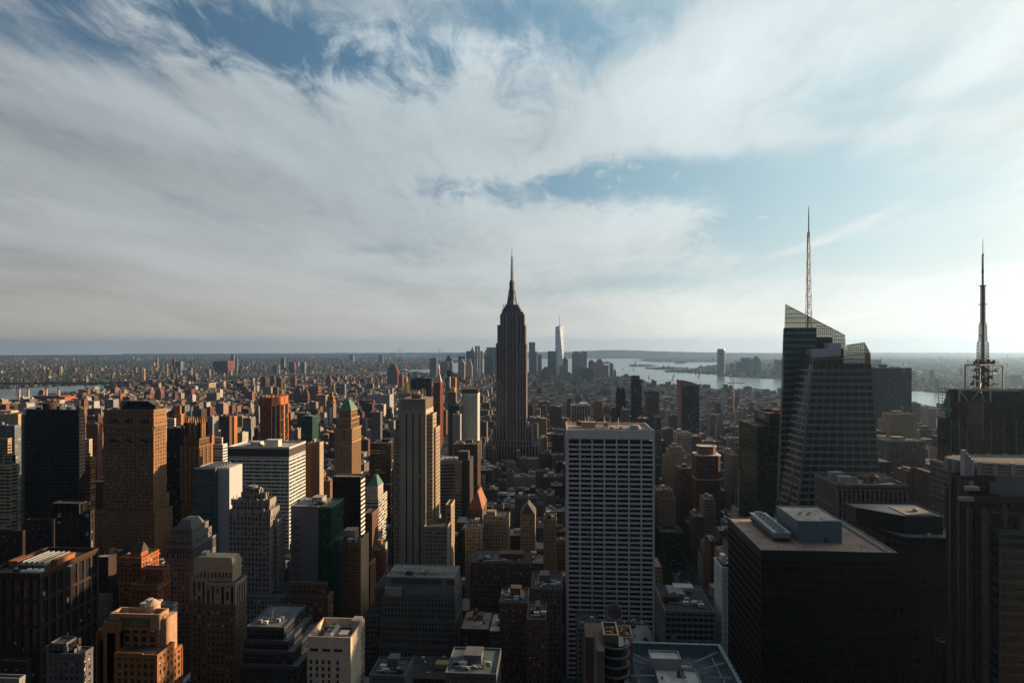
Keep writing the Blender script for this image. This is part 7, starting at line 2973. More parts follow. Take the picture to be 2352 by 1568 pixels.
# --- downtown towers, harbour, bridges, power station ------------------------------
def far_tower(name, label, L, Rr, top, Y, wall='grey', tint=TEAL, taper=None, shape='box', cat='skyscraper', sty='ribbon', depth=None):
    x0, x1 = X(L, Y), X(Rr, Y)
    zt = Z(top, x0, Y)
    d = depth or (x1 - x0) * .8
    root = thing(name, label, cat, ((x0 + x1) / 2, Y + d / 2, 0))
    wc = WALLC[wall] if isinstance(wall, str) else wall
    g = glass(tint, 6, 8, .1, rough=.18)
    if shape == 'box':
        st = (12, 7, 2.2, 4.5, 1.0, .2, .1)
        shell(root, [(x0, x1, Y, Y + d, 0, zt, st)], st, masonry(wc), g)
    elif shape == 'step':
        st = (12, 7, 2.2, 4.5, 1.0, .2, .1)
        w = x1 - x0
        shell(root, [(x0, x1, Y, Y + d, 0, zt * .72, st), (x0 + w * .12, x1 - w * .12, Y + d * .1, Y + d * .9, zt * .72, zt * .88, st), (x0 + w * .28, x1 - w * .28, Y + d * .25, Y + d * .75, zt * .88, zt, st)], st, masonry(wc), g)
    elif shape in ('pyramid', 'dome', 'round'):
        st = (12, 7, 2.2, 4.5, 1.0, .2, .1)
        zz = zt * (.80 if shape == 'pyramid' else .88)
        xc, yc, w = (x0 + x1) / 2, Y + d / 2, (x1 - x0)
        if shape == 'round':
            m = MB()
            m.cyl(xc, yc, 0, zt * .93, w / 2, n=20)
            m.lathe(xc, yc, [(w / 2, zt * .93), (w * .42, zt)], 20)
            m.build('glazing', g, root, kind='stuff')
            m = MB()
            for i in range(int(zt / 14)):
                m.cyl(xc, yc, i * 14, i * 14 + 5, w / 2 + .6, n=20)
            m.build('wall', masonry(wc), root)
        else:
            shell(root, [(x0, x1, Y, Y + d, 0, zz, st)], st, masonry(wc), g)
            m = MB()
            if shape == 'pyramid':
                m.cyl(xc, yc, zz, zt, w * .62, .3, 4, .785)
            else:
                m.lathe(xc, yc, [(w * .48, zz), (w * .44, zz + (zt - zz) * .4), (w * .30, zz + (zt - zz) * .8), (w * .05, zt)], 14)
            m.build('crown_roof', metal((.05, .10, .09), .6) if shape == 'dome' else masonry(tuple(q * .8 for q in wc)), root)
    FOOT.append((x0, x1, Y, Y + d, zt))
    return root


def twisting_glass_tower():
    Y = 5900.0
    xa, xb = X(1275.5, Y), X(1294.8, Y)
    w = xb - xa
    yc = Y + w / 2
    xc = (xa + xb) / 2
    z = lambda r: Z(r, xc, Y)
    root = thing('tapering_glass_tower', 'tallest far glass tower with white reflecting triangular face and needle spire', 'skyscraper', (xc, yc, 0))
    h = w / 2
    sq = [(xc - h, yc - h), (xc + h, yc - h), (xc + h, yc + h), (xc - h, yc + h)]
    zb, zt = z(850), z(750)
    dm = [(xc, yc - h), (xc + h, yc), (xc, yc + h), (xc - h, yc)]
    m = MB()
    m.prism(sq, 0, zb)
    n = len(m.v)
    m.v += [(*p, zb) for p in sq] + [(*p, zt) for p in dm]
    for i in range(4):
        j = (i + 1) % 4
        m.f.append((n + i, n + j, n + 4 + i))
        m.f.append((n + j, n + 4 + j, n + 4 + i))
    m.f.append((n + 4, n + 5, n + 6, n + 7))
    m.build('glazing', glass((.52, .63, .72), 8, 8, 0, rough=.12, spec=1.0), root, kind='stuff')
    m = MB()
    m.cyl(xc, yc, zt, zt + 6, h * .62, n=16)
    m.lathe(xc, yc, [(3.2, zt + 6), (2.2, zt + 45), (1.2, z(722))], 8)
    m.build('spire', metal((.3, .32, .33), .4), root)
    FOOT.append((xa, xb, Y, Y + w, zt))


twisting_glass_tower()
F = far_tower
F('far_office_tower', 'bluish twin level glass tower just right of the tallest stone skyscraper', 1215, 1229, 786, 6000, (.10, .14, .16), shape='box')
F('far_office_tower', 'grey shoulder tower against the bluish twin level tower', 1219, 1233, 807.5, 5900, 'grey')
F('far_office_tower', 'slim pale far tower right of the grey shoulder tower', 1234.5, 1244, 814, 5950, 'pale grey')
F('far_office_tower', 'square dark grey far block left of the tallest glass tower', 1258, 1277, 806.5, 5850, (.09, .10, .115))
F('far_office_tower', 'rounded dark far tower touching the tallest glass tower on its right', 1293, 1304.5, 819, 5800, 'purple brown', shape='dome')
F('far_office_tower', 'far tower with green domed roof', 1314, 1334, 806, 6050, 'purple brown', shape='dome')
F('far_office_tower', 'tall flat topped far tower right of the green domed one', 1334.5, 1348, 806.5, 6050, 'concrete')
F('far_office_tower', 'far stone block with clipped dark pyramid', 1352, 1367, 826, 5950, 'purple brown', shape='dome')
F('far_office_tower', 'wide far stone tower with stepped top, right of the clipped pyramid block', 1366, 1388, 824.5, 5800, 'tan', shape='step')
F('far_apartment_tower', 'low grey far tower beside the stepped stone tower', 1388, 1398, 839, 5750, 'grey')
F('far_apartment_tower', 'curved glass far tower near the shore', 1400, 1410, 834, 5700, (.09, .11, .11), shape='round')
F('far_brick_tower', 'small sunlit orange brick tower at the shore right of the curved glass tower', 1409, 1415.5, 848, 5400, 'orange brick', shape='step')
F('far_office_tower', 'pale sloping far block below the tallest glass tower', 1285, 1304, 840, 5300, 'pale grey')
F('far_brick_block', 'broad red brown far block below the square dark grey one', 1242, 1266, 843, 5000, 'red brick', shape='step')
F('far_office_tower', 'dark glass far block in front of the green domed tower', 1318, 1336, 840, 5200, 'grey', shape='box')
F('far_brick_block', 'broad dark far block in front of the stepped stone tower', 1336, 1364, 845, 5000, 'brown brick')
F('far_office_tower', 'far tower pair slab with bright right side, left of the downtown spires', 987, 1003, 822, 5400, 'concrete')
F('far_office_tower', 'squat dark far block left of the downtown spires', 1022, 1037, 817, 6000, 'black', shape='step')
F('far_office_tower', 'wide grey far block beneath the squat dark block', 1010, 1028, 831.5, 5500, 'concrete')
F('far_office_tower', 'pale far block right of the wide grey block', 1026, 1038, 829, 5600, 'pale grey')
F('far_stone_tower', 'far courthouse tower with pale pointed pyramid', 1052, 1067, 822, 5000, 'limestone', shape='pyramid')
F('far_office_tower', 'dark square far tower behind the pale pointed pyramid', 1052, 1066, 818, 6100, 'black')
F('far_stone_tower', 'far ornate tower with wedding cake spire', 1068, 1084, 824, 5100, 'limestone', shape='step')
F('far_stone_tower', 'tall far stone tower ending in green pyramid', 1079, 1090, 796, 6200, 'grey', shape='pyramid')
F('far_office_tower', 'dark far shoulder tower left of the green pyramid', 1071, 1082, 806, 6200, 'black')
F('far_rippled_tower', 'left half of the far pair of bright slim rippled towers', 1091, 1096.2, 794.5, 5300, (.36, .36, .36), shape='box')
F('far_rippled_tower', 'right half of the far pair of bright slim rippled towers', 1097.5, 1102.5, 794.5, 5300, (.36, .36, .36), shape='box')
F('far_office_tower', 'thin far tower at the right of the slim rippled pair', 1103, 1108, 806, 6100, 'grey')
F('far_office_tower', 'broad pale far slab left of the tallest stone skyscraper', 1117, 1139, 797.5, 6200, (.17, .19, .20))
F('far_office_tower', 'stepped far tower against the broad pale slab', 1112, 1119, 804, 6150, 'concrete', shape='step')
F('far_office_tower', 'dark far block in front of the broad pale slab', 1112, 1131, 816, 5700, 'black')
F('far_brick_block', 'big dark brown far block alone by the water, right of the banded office block', 889, 913, 837, 4300, 'red brick', shape='step')
F('far_brick_block', 'far orange brick apartment house near the big dark brown block', 915, 925, 861, 3900, 'orange brick')
F('harbour_tower', 'tall bluish tower with rounded top across the harbour', 1649, 1667.5, 801, 6700, (.12, .16, .17), shape='round', tint=(.04, .06, .07))
F('harbour_tower', 'short pale tower across the harbour beside the tall bluish one', 1677, 1687, 832, 6800, 'pale grey', shape='dome')
F('harbour_tower', 'small teal tower across the harbour', 1692, 1702, 831.5, 7000, (.10, .14, .15))
F('harbour_tower', 'slim twin tower across the harbour, first of a pair', 1703, 1713, 821.5, 7000, (.10, .13, .14))
F('harbour_tower', 'slim twin tower across the harbour, second of a pair', 1715, 1726, 821.5, 7000, (.12, .15, .16))
F('harbour_tower', 'broad stepped tower ending the row across the harbour', 1729, 1748.5, 818.5, 6900, (.13, .15, .15), shape='step')
F('river_tower', 'grey blue far tower left of the crystal tower across the river', 1781.5, 1797, 826.5, 6300, (.12, .15, .16))
F('river_tower', 'far grey tower above the dark blue slab', 2008, 2025, 826.5, 6000, 'concrete')
F('river_tower', 'far apartment pair right of the dark blue slab', 2092, 2105, 851, 5600, 'concrete')
F('river_tower', 'far grey blue block at the right edge', 2329, 2348, 862, 4700, (.12, .15, .16))
F('riverside_shed', 'long brown riverside building with white sign panel right of the dark blue slab', 2094, 2150, 934, 2550, 'tan', depth=120, cat='building')
F('riverside_shed', 'stepped white ventilation building by the river', 2095, 2112, 923, 2750, 'pale grey', shape='step', cat='building')
F('far_apartment_slab', 'far grey slab on the skyline left of the harbour', 801, 811, 815, 12000, 'grey', cat='building')
F('far_apartment_slab', 'dark far block on the skyline below the left bridge tower', 869, 879, 816, 11000, 'grey', cat='building')
F('far_office_tower', 'tall lone dark tower on the left skyline', 530.5, 536.5, 814, 7600, 'grey', cat='tower')
F('far_office_tower', 'slim grey tower beside the lone dark skyline tower', 541, 545, 821, 7600, 'concrete', cat='tower')
F('far_clock_tower', 'slender far clock tower on the left skyline', 358, 362, 820, 7700, 'tan', cat='tower')
F('far_brick_tower', 'round pale storage tower on the left skyline', 379, 384, 833, 5600, 'cream', shape='round', cat='tower')
F('far_brick_tower', 'reddish tower on the skyline right of the round pale one', 395, 401, 825, 6800, 'red brick', cat='tower')
F('far_office_tower', 'bluish striped far slab right of the reddish skyline tower', 402, 415, 830, 6300, (.14, .17, .19), cat='tower')
F('far_office_tower', 'wide dark brown far block left of the lone dark tower', 490, 523, 829, 6500, 'red brick', cat='tower')
F('far_office_tower', 'dark far tower left of the green capped bank', 645, 653, 822, 7400, 'grey', cat='tower')
F('far_apartment_tower', 'far twin brown tower above the red ribbed tower', 664, 676, 832, 6600, 'red brick', cat='tower')
F('far_apartment_tower', 'far pale twin tower above the green roofed tower', 691, 700, 832, 6300, 'concrete', cat='tower')
F('round_gas_store', 'pale round far building above the green glass tower', 624, 640, 838, 5800, 'tan', shape='round', cat='building')
HOUS = [(226, 240, 903, 2900, 'tan'), (240, 252, 906, 2850, 'tan'), (254, 277, 908, 2750, 'orange brick'), (278, 301, 905, 2800, 'grey'), (425, 434, 877, 3800, 'cream'), (441, 480, 880, 3800, 'cream'), (492, 500, 880, 3900, 'cream'), (503, 514, 876, 3900, 'cream'),
        (388, 396, 874, 4200, 'orange brick'), (336, 352, 872, 4300, 'brown brick'), (423, 440, 894, 3100, 'red brick'), (598, 609, 866, 3900, 'brown brick'), (620, 631, 862, 3900, 'brown brick'), (634, 646, 868, 3800, 'brown brick'),
        (667, 678, 867, 3900, 'red brick'), (748, 760, 862, 4100, 'red brick'), (626, 637, 889, 2950, 'brown brick'), (675, 688, 892, 2800, 'brown brick'), (692, 707, 894, 2800, 'brown brick'), (709, 731, 887, 2850, 'red brick'),
        (725, 748, 908, 2300, 'tan'), (749, 767, 903, 2250, 'orange brick'), (780, 792, 882, 3300, 'grey'), (330, 345, 898, 2950, 'red brick'), (355, 370, 893, 3000, 'red brick')]
for i, (a, b, t, y, w) in enumerate(HOUS):
    F('housing_tower', ('sunlit %s tower block among the low roofs, %s' % (w, ['above the brown stone tower', 'above the pinnacled tower', 'left of the red ribbed tower', 'behind the red ribbed tower', 'behind the green roofed tower'][min(4, max(0, int((a - 200) / 120)))])),
      a, b, t, y, w, cat='apartment tower', shape='step' if i % 3 == 0 else 'box')['group'] = 'tower blocks among the low roofs'


def suspension_bridge(name, label, pts, py_deck, ztop, zdeck, w, colr, ends):
    (xa, ya), (xb, yb) = pts
    root = thing(name, label, 'bridge', ((xa + xb) / 2, (ya + yb) / 2, 0))
    A, B_ = Vector((xa, ya, 0)), Vector((xb, yb, 0))
    u = (B_ - A).normalized()
    v = Vector((-u.y, u.x, 0))
    mt = metal(colr, .6)
    for P_ in (A, B_):
        m = MB()
        for s in (-1, 1):
            p = P_ + v * s * w
            m.bar(p + Vector((0, 0, -3)), p + Vector((0, 0, ztop)), w * .26)
        n = 6
        for i in range(n + 1):
            z = zdeck + (ztop - zdeck) * i / n
            m.bar(P_ + v * w + Vector((0, 0, z)), P_ - v * w + Vector((0, 0, z)), w * .14)
        for i in range(n):
            z0, z1 = zdeck + (ztop - zdeck) * i / n, zdeck + (ztop - zdeck) * (i + 1) / n
            m.bar(P_ + v * w + Vector((0, 0, z0)), P_ - v * w + Vector((0, 0, z1)), w * .1)
        m.build('bridge_tower', mt, root)
    m = MB()
    L0, L1 = A - u * ends[0], B_ + u * ends[1]
    for s in (-1, 1):
        for z in (zdeck, zdeck - 10):
            m.bar(L0 + v * s * w * .9 + Vector((0, 0, z)), L1 + v * s * w * .9 + Vector((0, 0, z)), w * .16)
    m.slab(L0 + v * w + Vector((0, 0, zdeck)), L0 - v * w + Vector((0, 0, zdeck)), L1 - v * w + Vector((0, 0, zdeck)), L1 + v * w + Vector((0, 0, zdeck)), 4)
    k = int((L1 - L0).length / 28)
    for i in range(k):
        p, q = L0 + (L1 - L0) * (i / k), L0 + (L1 - L0) * ((i + 1) / k)
        m.bar(p + v * w * .9 + Vector((0, 0, zdeck - 10 if i % 2 else zdeck)), q + v * w * .9 + Vector((0, 0, zdeck if i % 2 else zdeck - 10)), w * .05)
        m.bar(p - v * w * .9 + Vector((0, 0, zdeck - 10 if i % 2 else zdeck)), q - v * w * .9 + Vector((0, 0, zdeck if i % 2 else zdeck - 10)), w * .05)
    m.build('deck', mt, root)
    m = MB()
    n = 20
    for s in (-1, 1):
        o = v * s * w
        for i in range(n):
            f = lambda t: A + (B_ - A) * t + o + Vector((0, 0, zdeck + 4 + (ztop - zdeck - 4) * (2 * t - 1) ** 2))
            m.bar(f(i / n), f((i + 1) / n), w * .06)
        m.bar(A + o + Vector((0, 0, ztop)), A - u * min(ends[0], 300) + o + Vector((0, 0, zdeck)), w * .06)
        m.bar(B_ + o + Vector((0, 0, ztop)), B_ + u * min(ends[1], 300) + o + Vector((0, 0, zdeck)), w * .06)
    m.build('cable', mt, root)
    return root


a, b = G(41, 894), G(236.5, 893)
suspension_bridge('suspension_bridge', 'grey steel suspension bridge with lattice towers over the left river', (a, b), 0, 112, 42, 13, (.022, .03, .04), (900, 700))
d = 19500.0


def far_pt(px, d):
    t = (px - CX) / FL * d
    return (t * math.cos(YAW) - d * math.sin(YAW), t * math.sin(YAW) + d * math.cos(YAW))


suspension_bridge('far_suspension_bridge', 'very distant suspension bridge whose two towers stand on the horizon', (far_pt(918.5, d), far_pt(1010, d)), 0, HC - 1.0 / FL * d, 75, 22, (.10, .12, .13), (1600, 1600))
suspension_bridge('stone_towered_bridge', 'distant bridge with pointed towers among the far left housing', (G(836, 872), G(760, 874)), 0, 120, 60, 10, (.13, .12, .12), (500, 500))
suspension_bridge('stone_towered_bridge', 'distant steel bridge partly hidden by housing blocks above the green glass tower', (G(715, 874), G(640, 876)), 0, 105, 55, 10, (.08, .095, .11), (500, 500))

# power station
x0, x1 = X(76, 2860), X(137, 2860)
root = thing('power_station', 'long maroon power station with sunlit orange end wall beside the river', 'power station', ((x0 + x1) / 2, 2890, 0))
plain(root, 'wall', masonry((.11, .05, .042)), x0, x1, 2860, 2930, 0, Z(909, x1, 2860), 1.5)
m = MB()
for i in range(12):
    a = x0 + (x1 - x0) * (i + .3) / 12
    m.box(a, a + 3.5, 2859.3, 2860.2, 12, Z(914, x1, 2860))
m.build('tall_window', glass(), root)
plain(root, 'sunlit_end_block', masonry((.26, .075, .04)), x1 + .1, X(150.5, 2860), 2856, 2926, 0, Z(911, x1, 2860), 1.2)  # sunlight on the end wall is put into this brighter colour
plain(root, 'lower_hall', masonry((.07, .065, .07)), X(22, 2800), X(76, 2800), 2800, 2840, 0, 24, 1)
FOOT.append((X(22, 2800), X(150.5, 2860), 2790, 2935, 60))
for px, pt, y, nm in ((44, 889.5, 2800, 'nearest the left edge'), (65, 889.5, 2800, 'second from the left edge'), (106.5, 889.5, 2880, 'rising from the middle of the maroon power station'), (135, 890, 2880, 'rising beside the orange end wall')):
    x = X(px, y)
    zt = Z(pt, x, y)
    root = thing('smokestack', 'tall tan smokestack with dark rim, %s' % nm, 'chimney', (x, y, 0), 'smokestacks of the power station')
    m = MB()
    m.lathe(x, y, [(5.6, 0), (4.4, zt - 9)], 16)
    m.build('shaft', masonry((.36, .24, .17)), root)
    m = MB()
    m.lathe(x, y, [(4.6, zt - 9), (4.5, zt)], 16)
    m.build('rim', masonry((.08, .07, .07)), root)
for px, pt, y, nm in ((326.5, 846, 5000, 'left of a pair'), (331.5, 846, 5000, 'right of a pair'), (440, 845, 5600, 'thin and far')):
    x = X(px, y)
    m = MB()
    zt = Z(pt, x, y)
    m.lathe(x, y, [(7.5, 0), (6, zt * .7), (5.5, zt)], 12)
    tag(m.build('smokestack', masonry((.38, .28, .22))), 'pale far smokestack across the river, %s' % nm, 'chimney', 'far smokestacks')

# statue on its island
x, y = G(1459.5, 839.5)
root = thing('statue', 'tiny green statue raising one arm on a star shaped plinth in the harbour', 'statue', (x, y, 0))
m = MB()
m.cyl(x, y, 0, 20, 42, 36, 11)
m.cyl(x, y, 20, 47, 12, 8, 4, .785)
m.build('plinth', masonry((.17, .155, .13)), root)
m = MB()
m.lathe(x, y, [(7.5, 47), (6, 60), (4.6, 72), (4.8, 78), (3.0, 82), (2.0, 83), (2.6, 86), (1.6, 89)], 10)
m.bar((x + 3, y, 80), (x + 6, y, 97), 1.3, 6)
m.bar((x - 4, y - 1, 74), (x - 3, y - 4, 66), 2.0, 6)
m.build('figure', metal((.05, .10, .085), .7), root)
m = MB()
m.cyl(x + 6, y, 97, 102, 2.4, 1.0, 8)
m.build('torch', metal((.4, .3, .1), .5), root)
x, y = G(1530, 846.5)
root = thing('island_hall', 'low island building with four small corner towers in the harbour', 'building', (x, y, 0))
plain(root, 'wall', masonry((.16, .11, .09)), x - 60, x + 60, y - 20, y + 20, 1, 22)
for s in (-1, 1):
    for t in (-1, 1):
        m = MB()
        m.lathe(x + s * 32, y + t * 18, [(6, 0), (6, 34), (5, 40), (.5, 46)], 8)
        m.build('corner_tower', masonry((.15, .12, .10)), root)
q = random.Random(12)
for (cx_, cy_, ww, dd, nm) in ((1470, 838.6, 330, 110, 'statue island'), (1528, 845.6, 520, 150, 'long island'), (1600, 853, 700, 60, 'flat pier')):
    gx, gy = G(cx_, cy_)
    m = MB()
    for i in range(260):
        a, b = gx + q.uniform(-.5, .5) * ww, gy + q.uniform(-.5, .5) * dd
        r = q.uniform(4, 9)
        m.cyl(a, b, 1, q.uniform(8, 15), r, r * .4, 6)
    tag(m.build('island_trees', masonry((.03, .045, .02), var=.5)), 'dark trees covering the %s in the harbour' % nm, 'trees', kind='stuff')
x, y = G(1614, 854)
root = thing('ferry_terminal', 'small riverside terminal with pointed roof tower on the flat pier', 'building', (x, y, 0))
plain(root, 'wall', masonry((.16, .12, .10)), x - 70, x + 120, y - 15, y + 25, 0, 16)
m = MB()
m.lathe(x - 30, y, [(10, 0), (9, 34), (1, 56)], 8)
m.build('clock_tower', masonry((.12, .12, .11)), root)


def boat(px, py, L, label, sail=False):
    x, y = G(px, py, -3)
    root = thing('sailboat' if sail else 'ferry', label, 'boat', (x, y, -3))
    m = MB()
    m.frustum([(x - L / 2, y - L * .12), (x + L * .42, y - L * .12), (x + L * .42, y + L * .12), (x - L / 2, y + L * .12)], -3.2,
              [(x - L * .52, y - L * .14), (x + L * .6, y - L * .02), (x + L * .6, y + L * .02), (x - L * .52, y + L * .14)], -3 + L * .1, True)
    m.build('hull', masonry((.40, .40, .38) if sail else (.14, .10, .08)), root)
    m = MB()
    if sail:
        m.slab((x - L * .35, y - .2, L * .12 - 3), (x + L * .1, y - .2, L * .12 - 3), (x + L * .1, y - .2, L * 1.5 - 3), (x + L * .06, y - .2, L * 1.5 - 3), .4)
        m.build('sail', masonry((.75, .73, .70)), root)
    else:
        m.box(x - L * .4, x + L * .3, y - L * .09, y + L * .09, -3 + L * .1, -3 + L * .2)
        m.box(x - L * .2, x + L * .15, y - L * .06, y + L * .06, -3 + L * .2, -3 + L * .28)
        m.build('cabin', masonry((.62, .60, .55)), root)


for px, py, nm in ((1431, 848.5, 'the statue island, left of it'), (1455, 849.5, 'the statue island, just below it'), (1491, 868.5, 'the shore, left one of three'), (1545, 872.5, 'the shore, middle one of three'), (1548, 864, 'the open harbour'), (1605, 865.5, 'the tall harbour tower'), (1390, 843, 'the far curved tower')):
    boat(px, py, 26, 'tiny white sailboat near %s' % nm, True)
for px, py, L, nm in ((285, 902.5, 46, 'with a long white wake on the left river'), (299, 886.5, 60, 'near the far bank of the left river'), (1395, 834.5, 150, 'low and dark, left in the harbour'), (1563, 833.5, 190, 'long and dark in the far harbour'), (928, 853, 110, 'white, in the far bay left of the skyscraper')):
    boat(px, py, L, 'ferry boat %s' % nm)
x, y = G(283, 903.2, -3)
m = MB()
xw, yw = G(212, 908.5, -3)
m.slab((xw, yw - 3, -2.9), (x, y - 1.5, -2.9), (x, y + 1.5, -2.9), (xw, yw + 9, -2.9), .05)
tag(m.build('boat_wake', masonry((.5, .52, .52), var=.6)), kind='stuff')


def port_crane(px, py, h, label):
    x, y = G(px, py)
    root = thing('port_crane', label, 'crane', (x, y, 0), 'pink harbour cranes')
    m = MB()
    for s in (-1, 1):
        for t in (-1, 1):
            m.bar((x + s * 14, y + t * 10, 0), (x + s * 10, y + t * 10, h * .6), 2.2)
    m.bar((x - 60, y, h * .62), (x + 40, y, h * .62), 2.6)
    m.bar((x, y, h * .6), (x + 4, y, h), 2.2)
    m.bar((x + 4, y, h), (x - 58, y, h * .64), 1.2)
    m.build('gantry', metal((.30, .09, .08), .6), root)


for px, nm in ((932, 'nearest the brown far block'), (936, 'second of the row'), (965, 'in the middle of the row'), (970, 'fourth of the row'), (977, 'last of the row')):
    port_crane(px, 846, 82, 'pink gantry crane by the far bay, %s' % nm)
x, y = X(1685, 2300), 2300
root = thing('tower_crane', 'red tower crane over the riverside roofs left of the crystal tower', 'crane', (x, y, 0))
m = MB()
zt = Z(880, x, y)
m.bar((x, y, 0), (x, y, zt), 1.6)
m.build('mast', metal((.30, .07, .05), .6), root)
m = MB()
m.bar((x - 22, y, zt), (x + 40, y, zt + 1), 1.2)
m.bar((x, y, zt + 10), (x + 30, y, zt + 1), .6)
m.bar((x, y, zt + 10), (x - 18, y, zt), .6)
m.bar((x, y, zt), (x, y, zt + 10), .8)
m.build('jib', metal((.32, .08, .05), .6), root)


# ---------------------------------------------------------------- ordinary buildings of the street grid
FILLC = [('brown brick', (.11, .065, .045)), ('red brick', (.14, .068, .048)), ('tan', (.25, .175, .115)), ('cream', (.33, .26, .18)), ('grey', (.16, .155, .155)),
         ('pale grey', (.29, .28, .265)), ('white', (.46, .44, .41)), ('dark brown', (.055, .04, .034)), ('orange brick', (.22, .125, .075))]


def fill_mat(c=None, far=False):
    m, nt, b = new_mat('building_wall')
    g = nt.nodes.new('ShaderNodeNewGeometry')
    x, y, z = sep(nt, g.outputs['Position'])
    nx, ny, nz = sep(nt, g.outputs['True Normal'])
    isl = S(nt, g.outputs['Random Per Island'])
    up = nz.gt(.5)
    if c is None:
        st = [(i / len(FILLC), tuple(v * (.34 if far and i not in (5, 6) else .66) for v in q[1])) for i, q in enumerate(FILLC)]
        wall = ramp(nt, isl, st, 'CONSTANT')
    else:
        rgb = nt.nodes.new('ShaderNodeRGB')
        rgb.outputs[0].default_value = (*c, 1)
        wall = rgb.outputs[0]
    r2 = (isl * 91.7).fr()
    fl, bay = (3.6, 2.6) if not far else (4.5, 5.5)
    u = (x + r2 * 3) * ny.ab() + (y + r2 * 2) * nx.ab()
    cu, cv = u * (1 / bay), z * (1 / fl)
    a, d = cu.fr(), cv.fr()
    wn = ((a - .5).ab().lt(.24)) * ((d - .55).ab().lt(.27)) * nz.ab().lt(.5)
    blank = (isl * 17.3).fr().lt(.22) * nx.ab().gt(.5)         # blind party walls
    wn = wn * (1.0 - blank)
    rr = white(nt, comb(nt, cu.fl(), cv.fl(), isl * 50.0))
    wcol = ramp(nt, rr, [(0, (.008, .009, .010)), (.62, (.015, .016, .018)), (.80, (.05, .048, .045)), (.93, (.16, .15, .13))], 'CONSTANT')
    roof = ramp(nt, r2, [(0, (.018, .018, .018)), (.3, (.03, .028, .027)), (.55, (.055, .053, .05)), (.78, (.10, .095, .09)), (.93, (.24, .235, .225))], 'CONSTANT')
    n1 = noise(nt, comb(nt, x * .15, y * .15, z * .05), 1, 4, .6)
    col_ = mix(nt, wn, wall, wcol)
    col_ = mix(nt, up, col_, roof)
    sc = nt.nodes.new('ShaderNodeVectorMath')
    sc.operation = 'SCALE'
    nt.links.new(col_, sc.inputs[0])
    nt.links.new(((n1 - .5) * .9 + 1.0).k, sc.inputs[3])
    nt.links.new(sc.outputs[0], b.inputs['Base Color'])
    nt.links.new((wn * -.7 + .88).k, b.inputs['Roughness'])
    b.inputs['Specular IOR Level'].default_value = .3
    return m


def cap_row(px, y):
    """Highest survey row an ordinary building at distance y may reach, so that the skyline stays as photographed."""
    pts = [(0, 1560), (300, 1500), (450, 1330), (600, 1225), (750, 1150), (900, 1112), (1100, 1062), (1300, 1005), (1600, 952), (2000, 918), (2500, 897), (3200, 880), (4200, 866), (5500, 856), (7000, 850)]
    if px < 900:
        pts = [(0, 1560), (300, 1540), (450, 1340), (600, 1215), (750, 1120), (900, 1050), (1100, 1000), (1300, 965), (1600, 935), (2000, 915), (2500, 902), (3200, 888), (4200, 868), (5500, 858), (7000, 850)]
    for (a, p), (b, q_) in zip(pts, pts[1:]):
        if a <= y <= b:
            return p + (q_ - p) * (y - a) / (b - a)
    return pts[-1][1]


q = random.Random(21)
FILL = []
heroes = list(FOOT)
HB = {}
for h in heroes:
    for i in range(int(h[0] // 100) - 1, int(h[1] // 100) + 2):
        for j in range(int(h[2] // 100) - 1, int(h[3] // 100) + 2):
            HB.setdefault((i, j), []).append(h)


def clash(x0, x1, y0, y1, e=2.0):
    for i in range(int(x0 // 100), int(x1 // 100) + 1):
        for j in range(int(y0 // 100), int(y1 // 100) + 1):
            for h in HB.get((i, j), ()):
                if x0 < h[1] + e and x1 > h[0] - e and y0 < h[3] + e and y1 > h[2] - e:
                    return True
    return False


for bx0, bx1, by0, by1 in BLOCKS:
    if bx0 > -170 and bx1 < 160 and 590 < by0 < 760:
        bx1 = 30.0                                   # the park fills the west end of these blocks
    mid = (by0 + by1) / 2
    for ya, yb in ((by0, mid - 2.0), (mid + 2.0, by1)):
        x = bx0
        while x < bx1 - 6:
            w = q.choice([8, 12, 16, 20, 26, 34]) * q.uniform(.85, 1.15)
            if ya > 2800:
                w *= 1.3
            x2 = min(bx1, x + w)
            if bx1 - x2 < 7:
                x2 = bx1
            a, b, c, d = x + .05, x2 - .05, ya + q.uniform(0, 1.2), yb - q.uniform(0, 4)
            x = x2
            if clash(a, b, c, d):
                a2, b2 = a + (b - a) * .0, b - (b - a) * .5
                if clash(a2, b2, c, d):
                    a2, b2 = a + (b - a) * .5, b
                    if clash(a2, b2, c, d):
                        continue
                a, b = a2, b2
                if b - a < 5:
                    continue
            if c < 150:  # unseen blocks around and behind the camera, added to shade the ground
                if d > 20 and abs(a) < 110 or d > -120 and -60 < (a + b) / 2 < 60:
                    continue
                FILL.append([a, b, c, d, q.uniform(70, 165), .99 if q.random() < .7 else .05, 1])
                continue
            px = PIX((a + b) / 2, c, 0)[0]
            if px < -160 or px > 2520 or (c < 330 and px > 1650):
                continue
            hmax = HC - (cap_row(px, c) - CY) / FL * DEP((a + b) / 2, c)
            if c < 1250:
                h = q.triangular(24, 95, 48)
            elif c < 2300:
                h = q.triangular(12, 52, 20) if q.random() < .88 else q.uniform(45, 90)
            else:
                h = q.triangular(8, 26, 14) if q.random() < .95 else q.uniform(28, 55)
            if 690 < c < 1300 and (1312 < px < 1492 or px > 1735):
                h, hmax = (q.uniform(140, 168) if c < 800 and 212 < a < 330 else q.uniform(75, 128)), 400  # hidden blocks made tall so that they shade the roofs east of them
            if 1490 < px < 1700 and 425 < c < 645:
                hmax = min(hmax, HC - 610 / FL * c)
            if 330 < c < 440 and 830 < px < 1065 or c < 330 and 640 < px < 1400:
                hmax = min(hmax, HC - 752 / FL * c)
            if h > hmax:
                h = hmax * q.uniform(.62, 1.0)
            if h < 7:
                h = 7
            FILL.append([a, b, c, d, h, q.random(), 0])

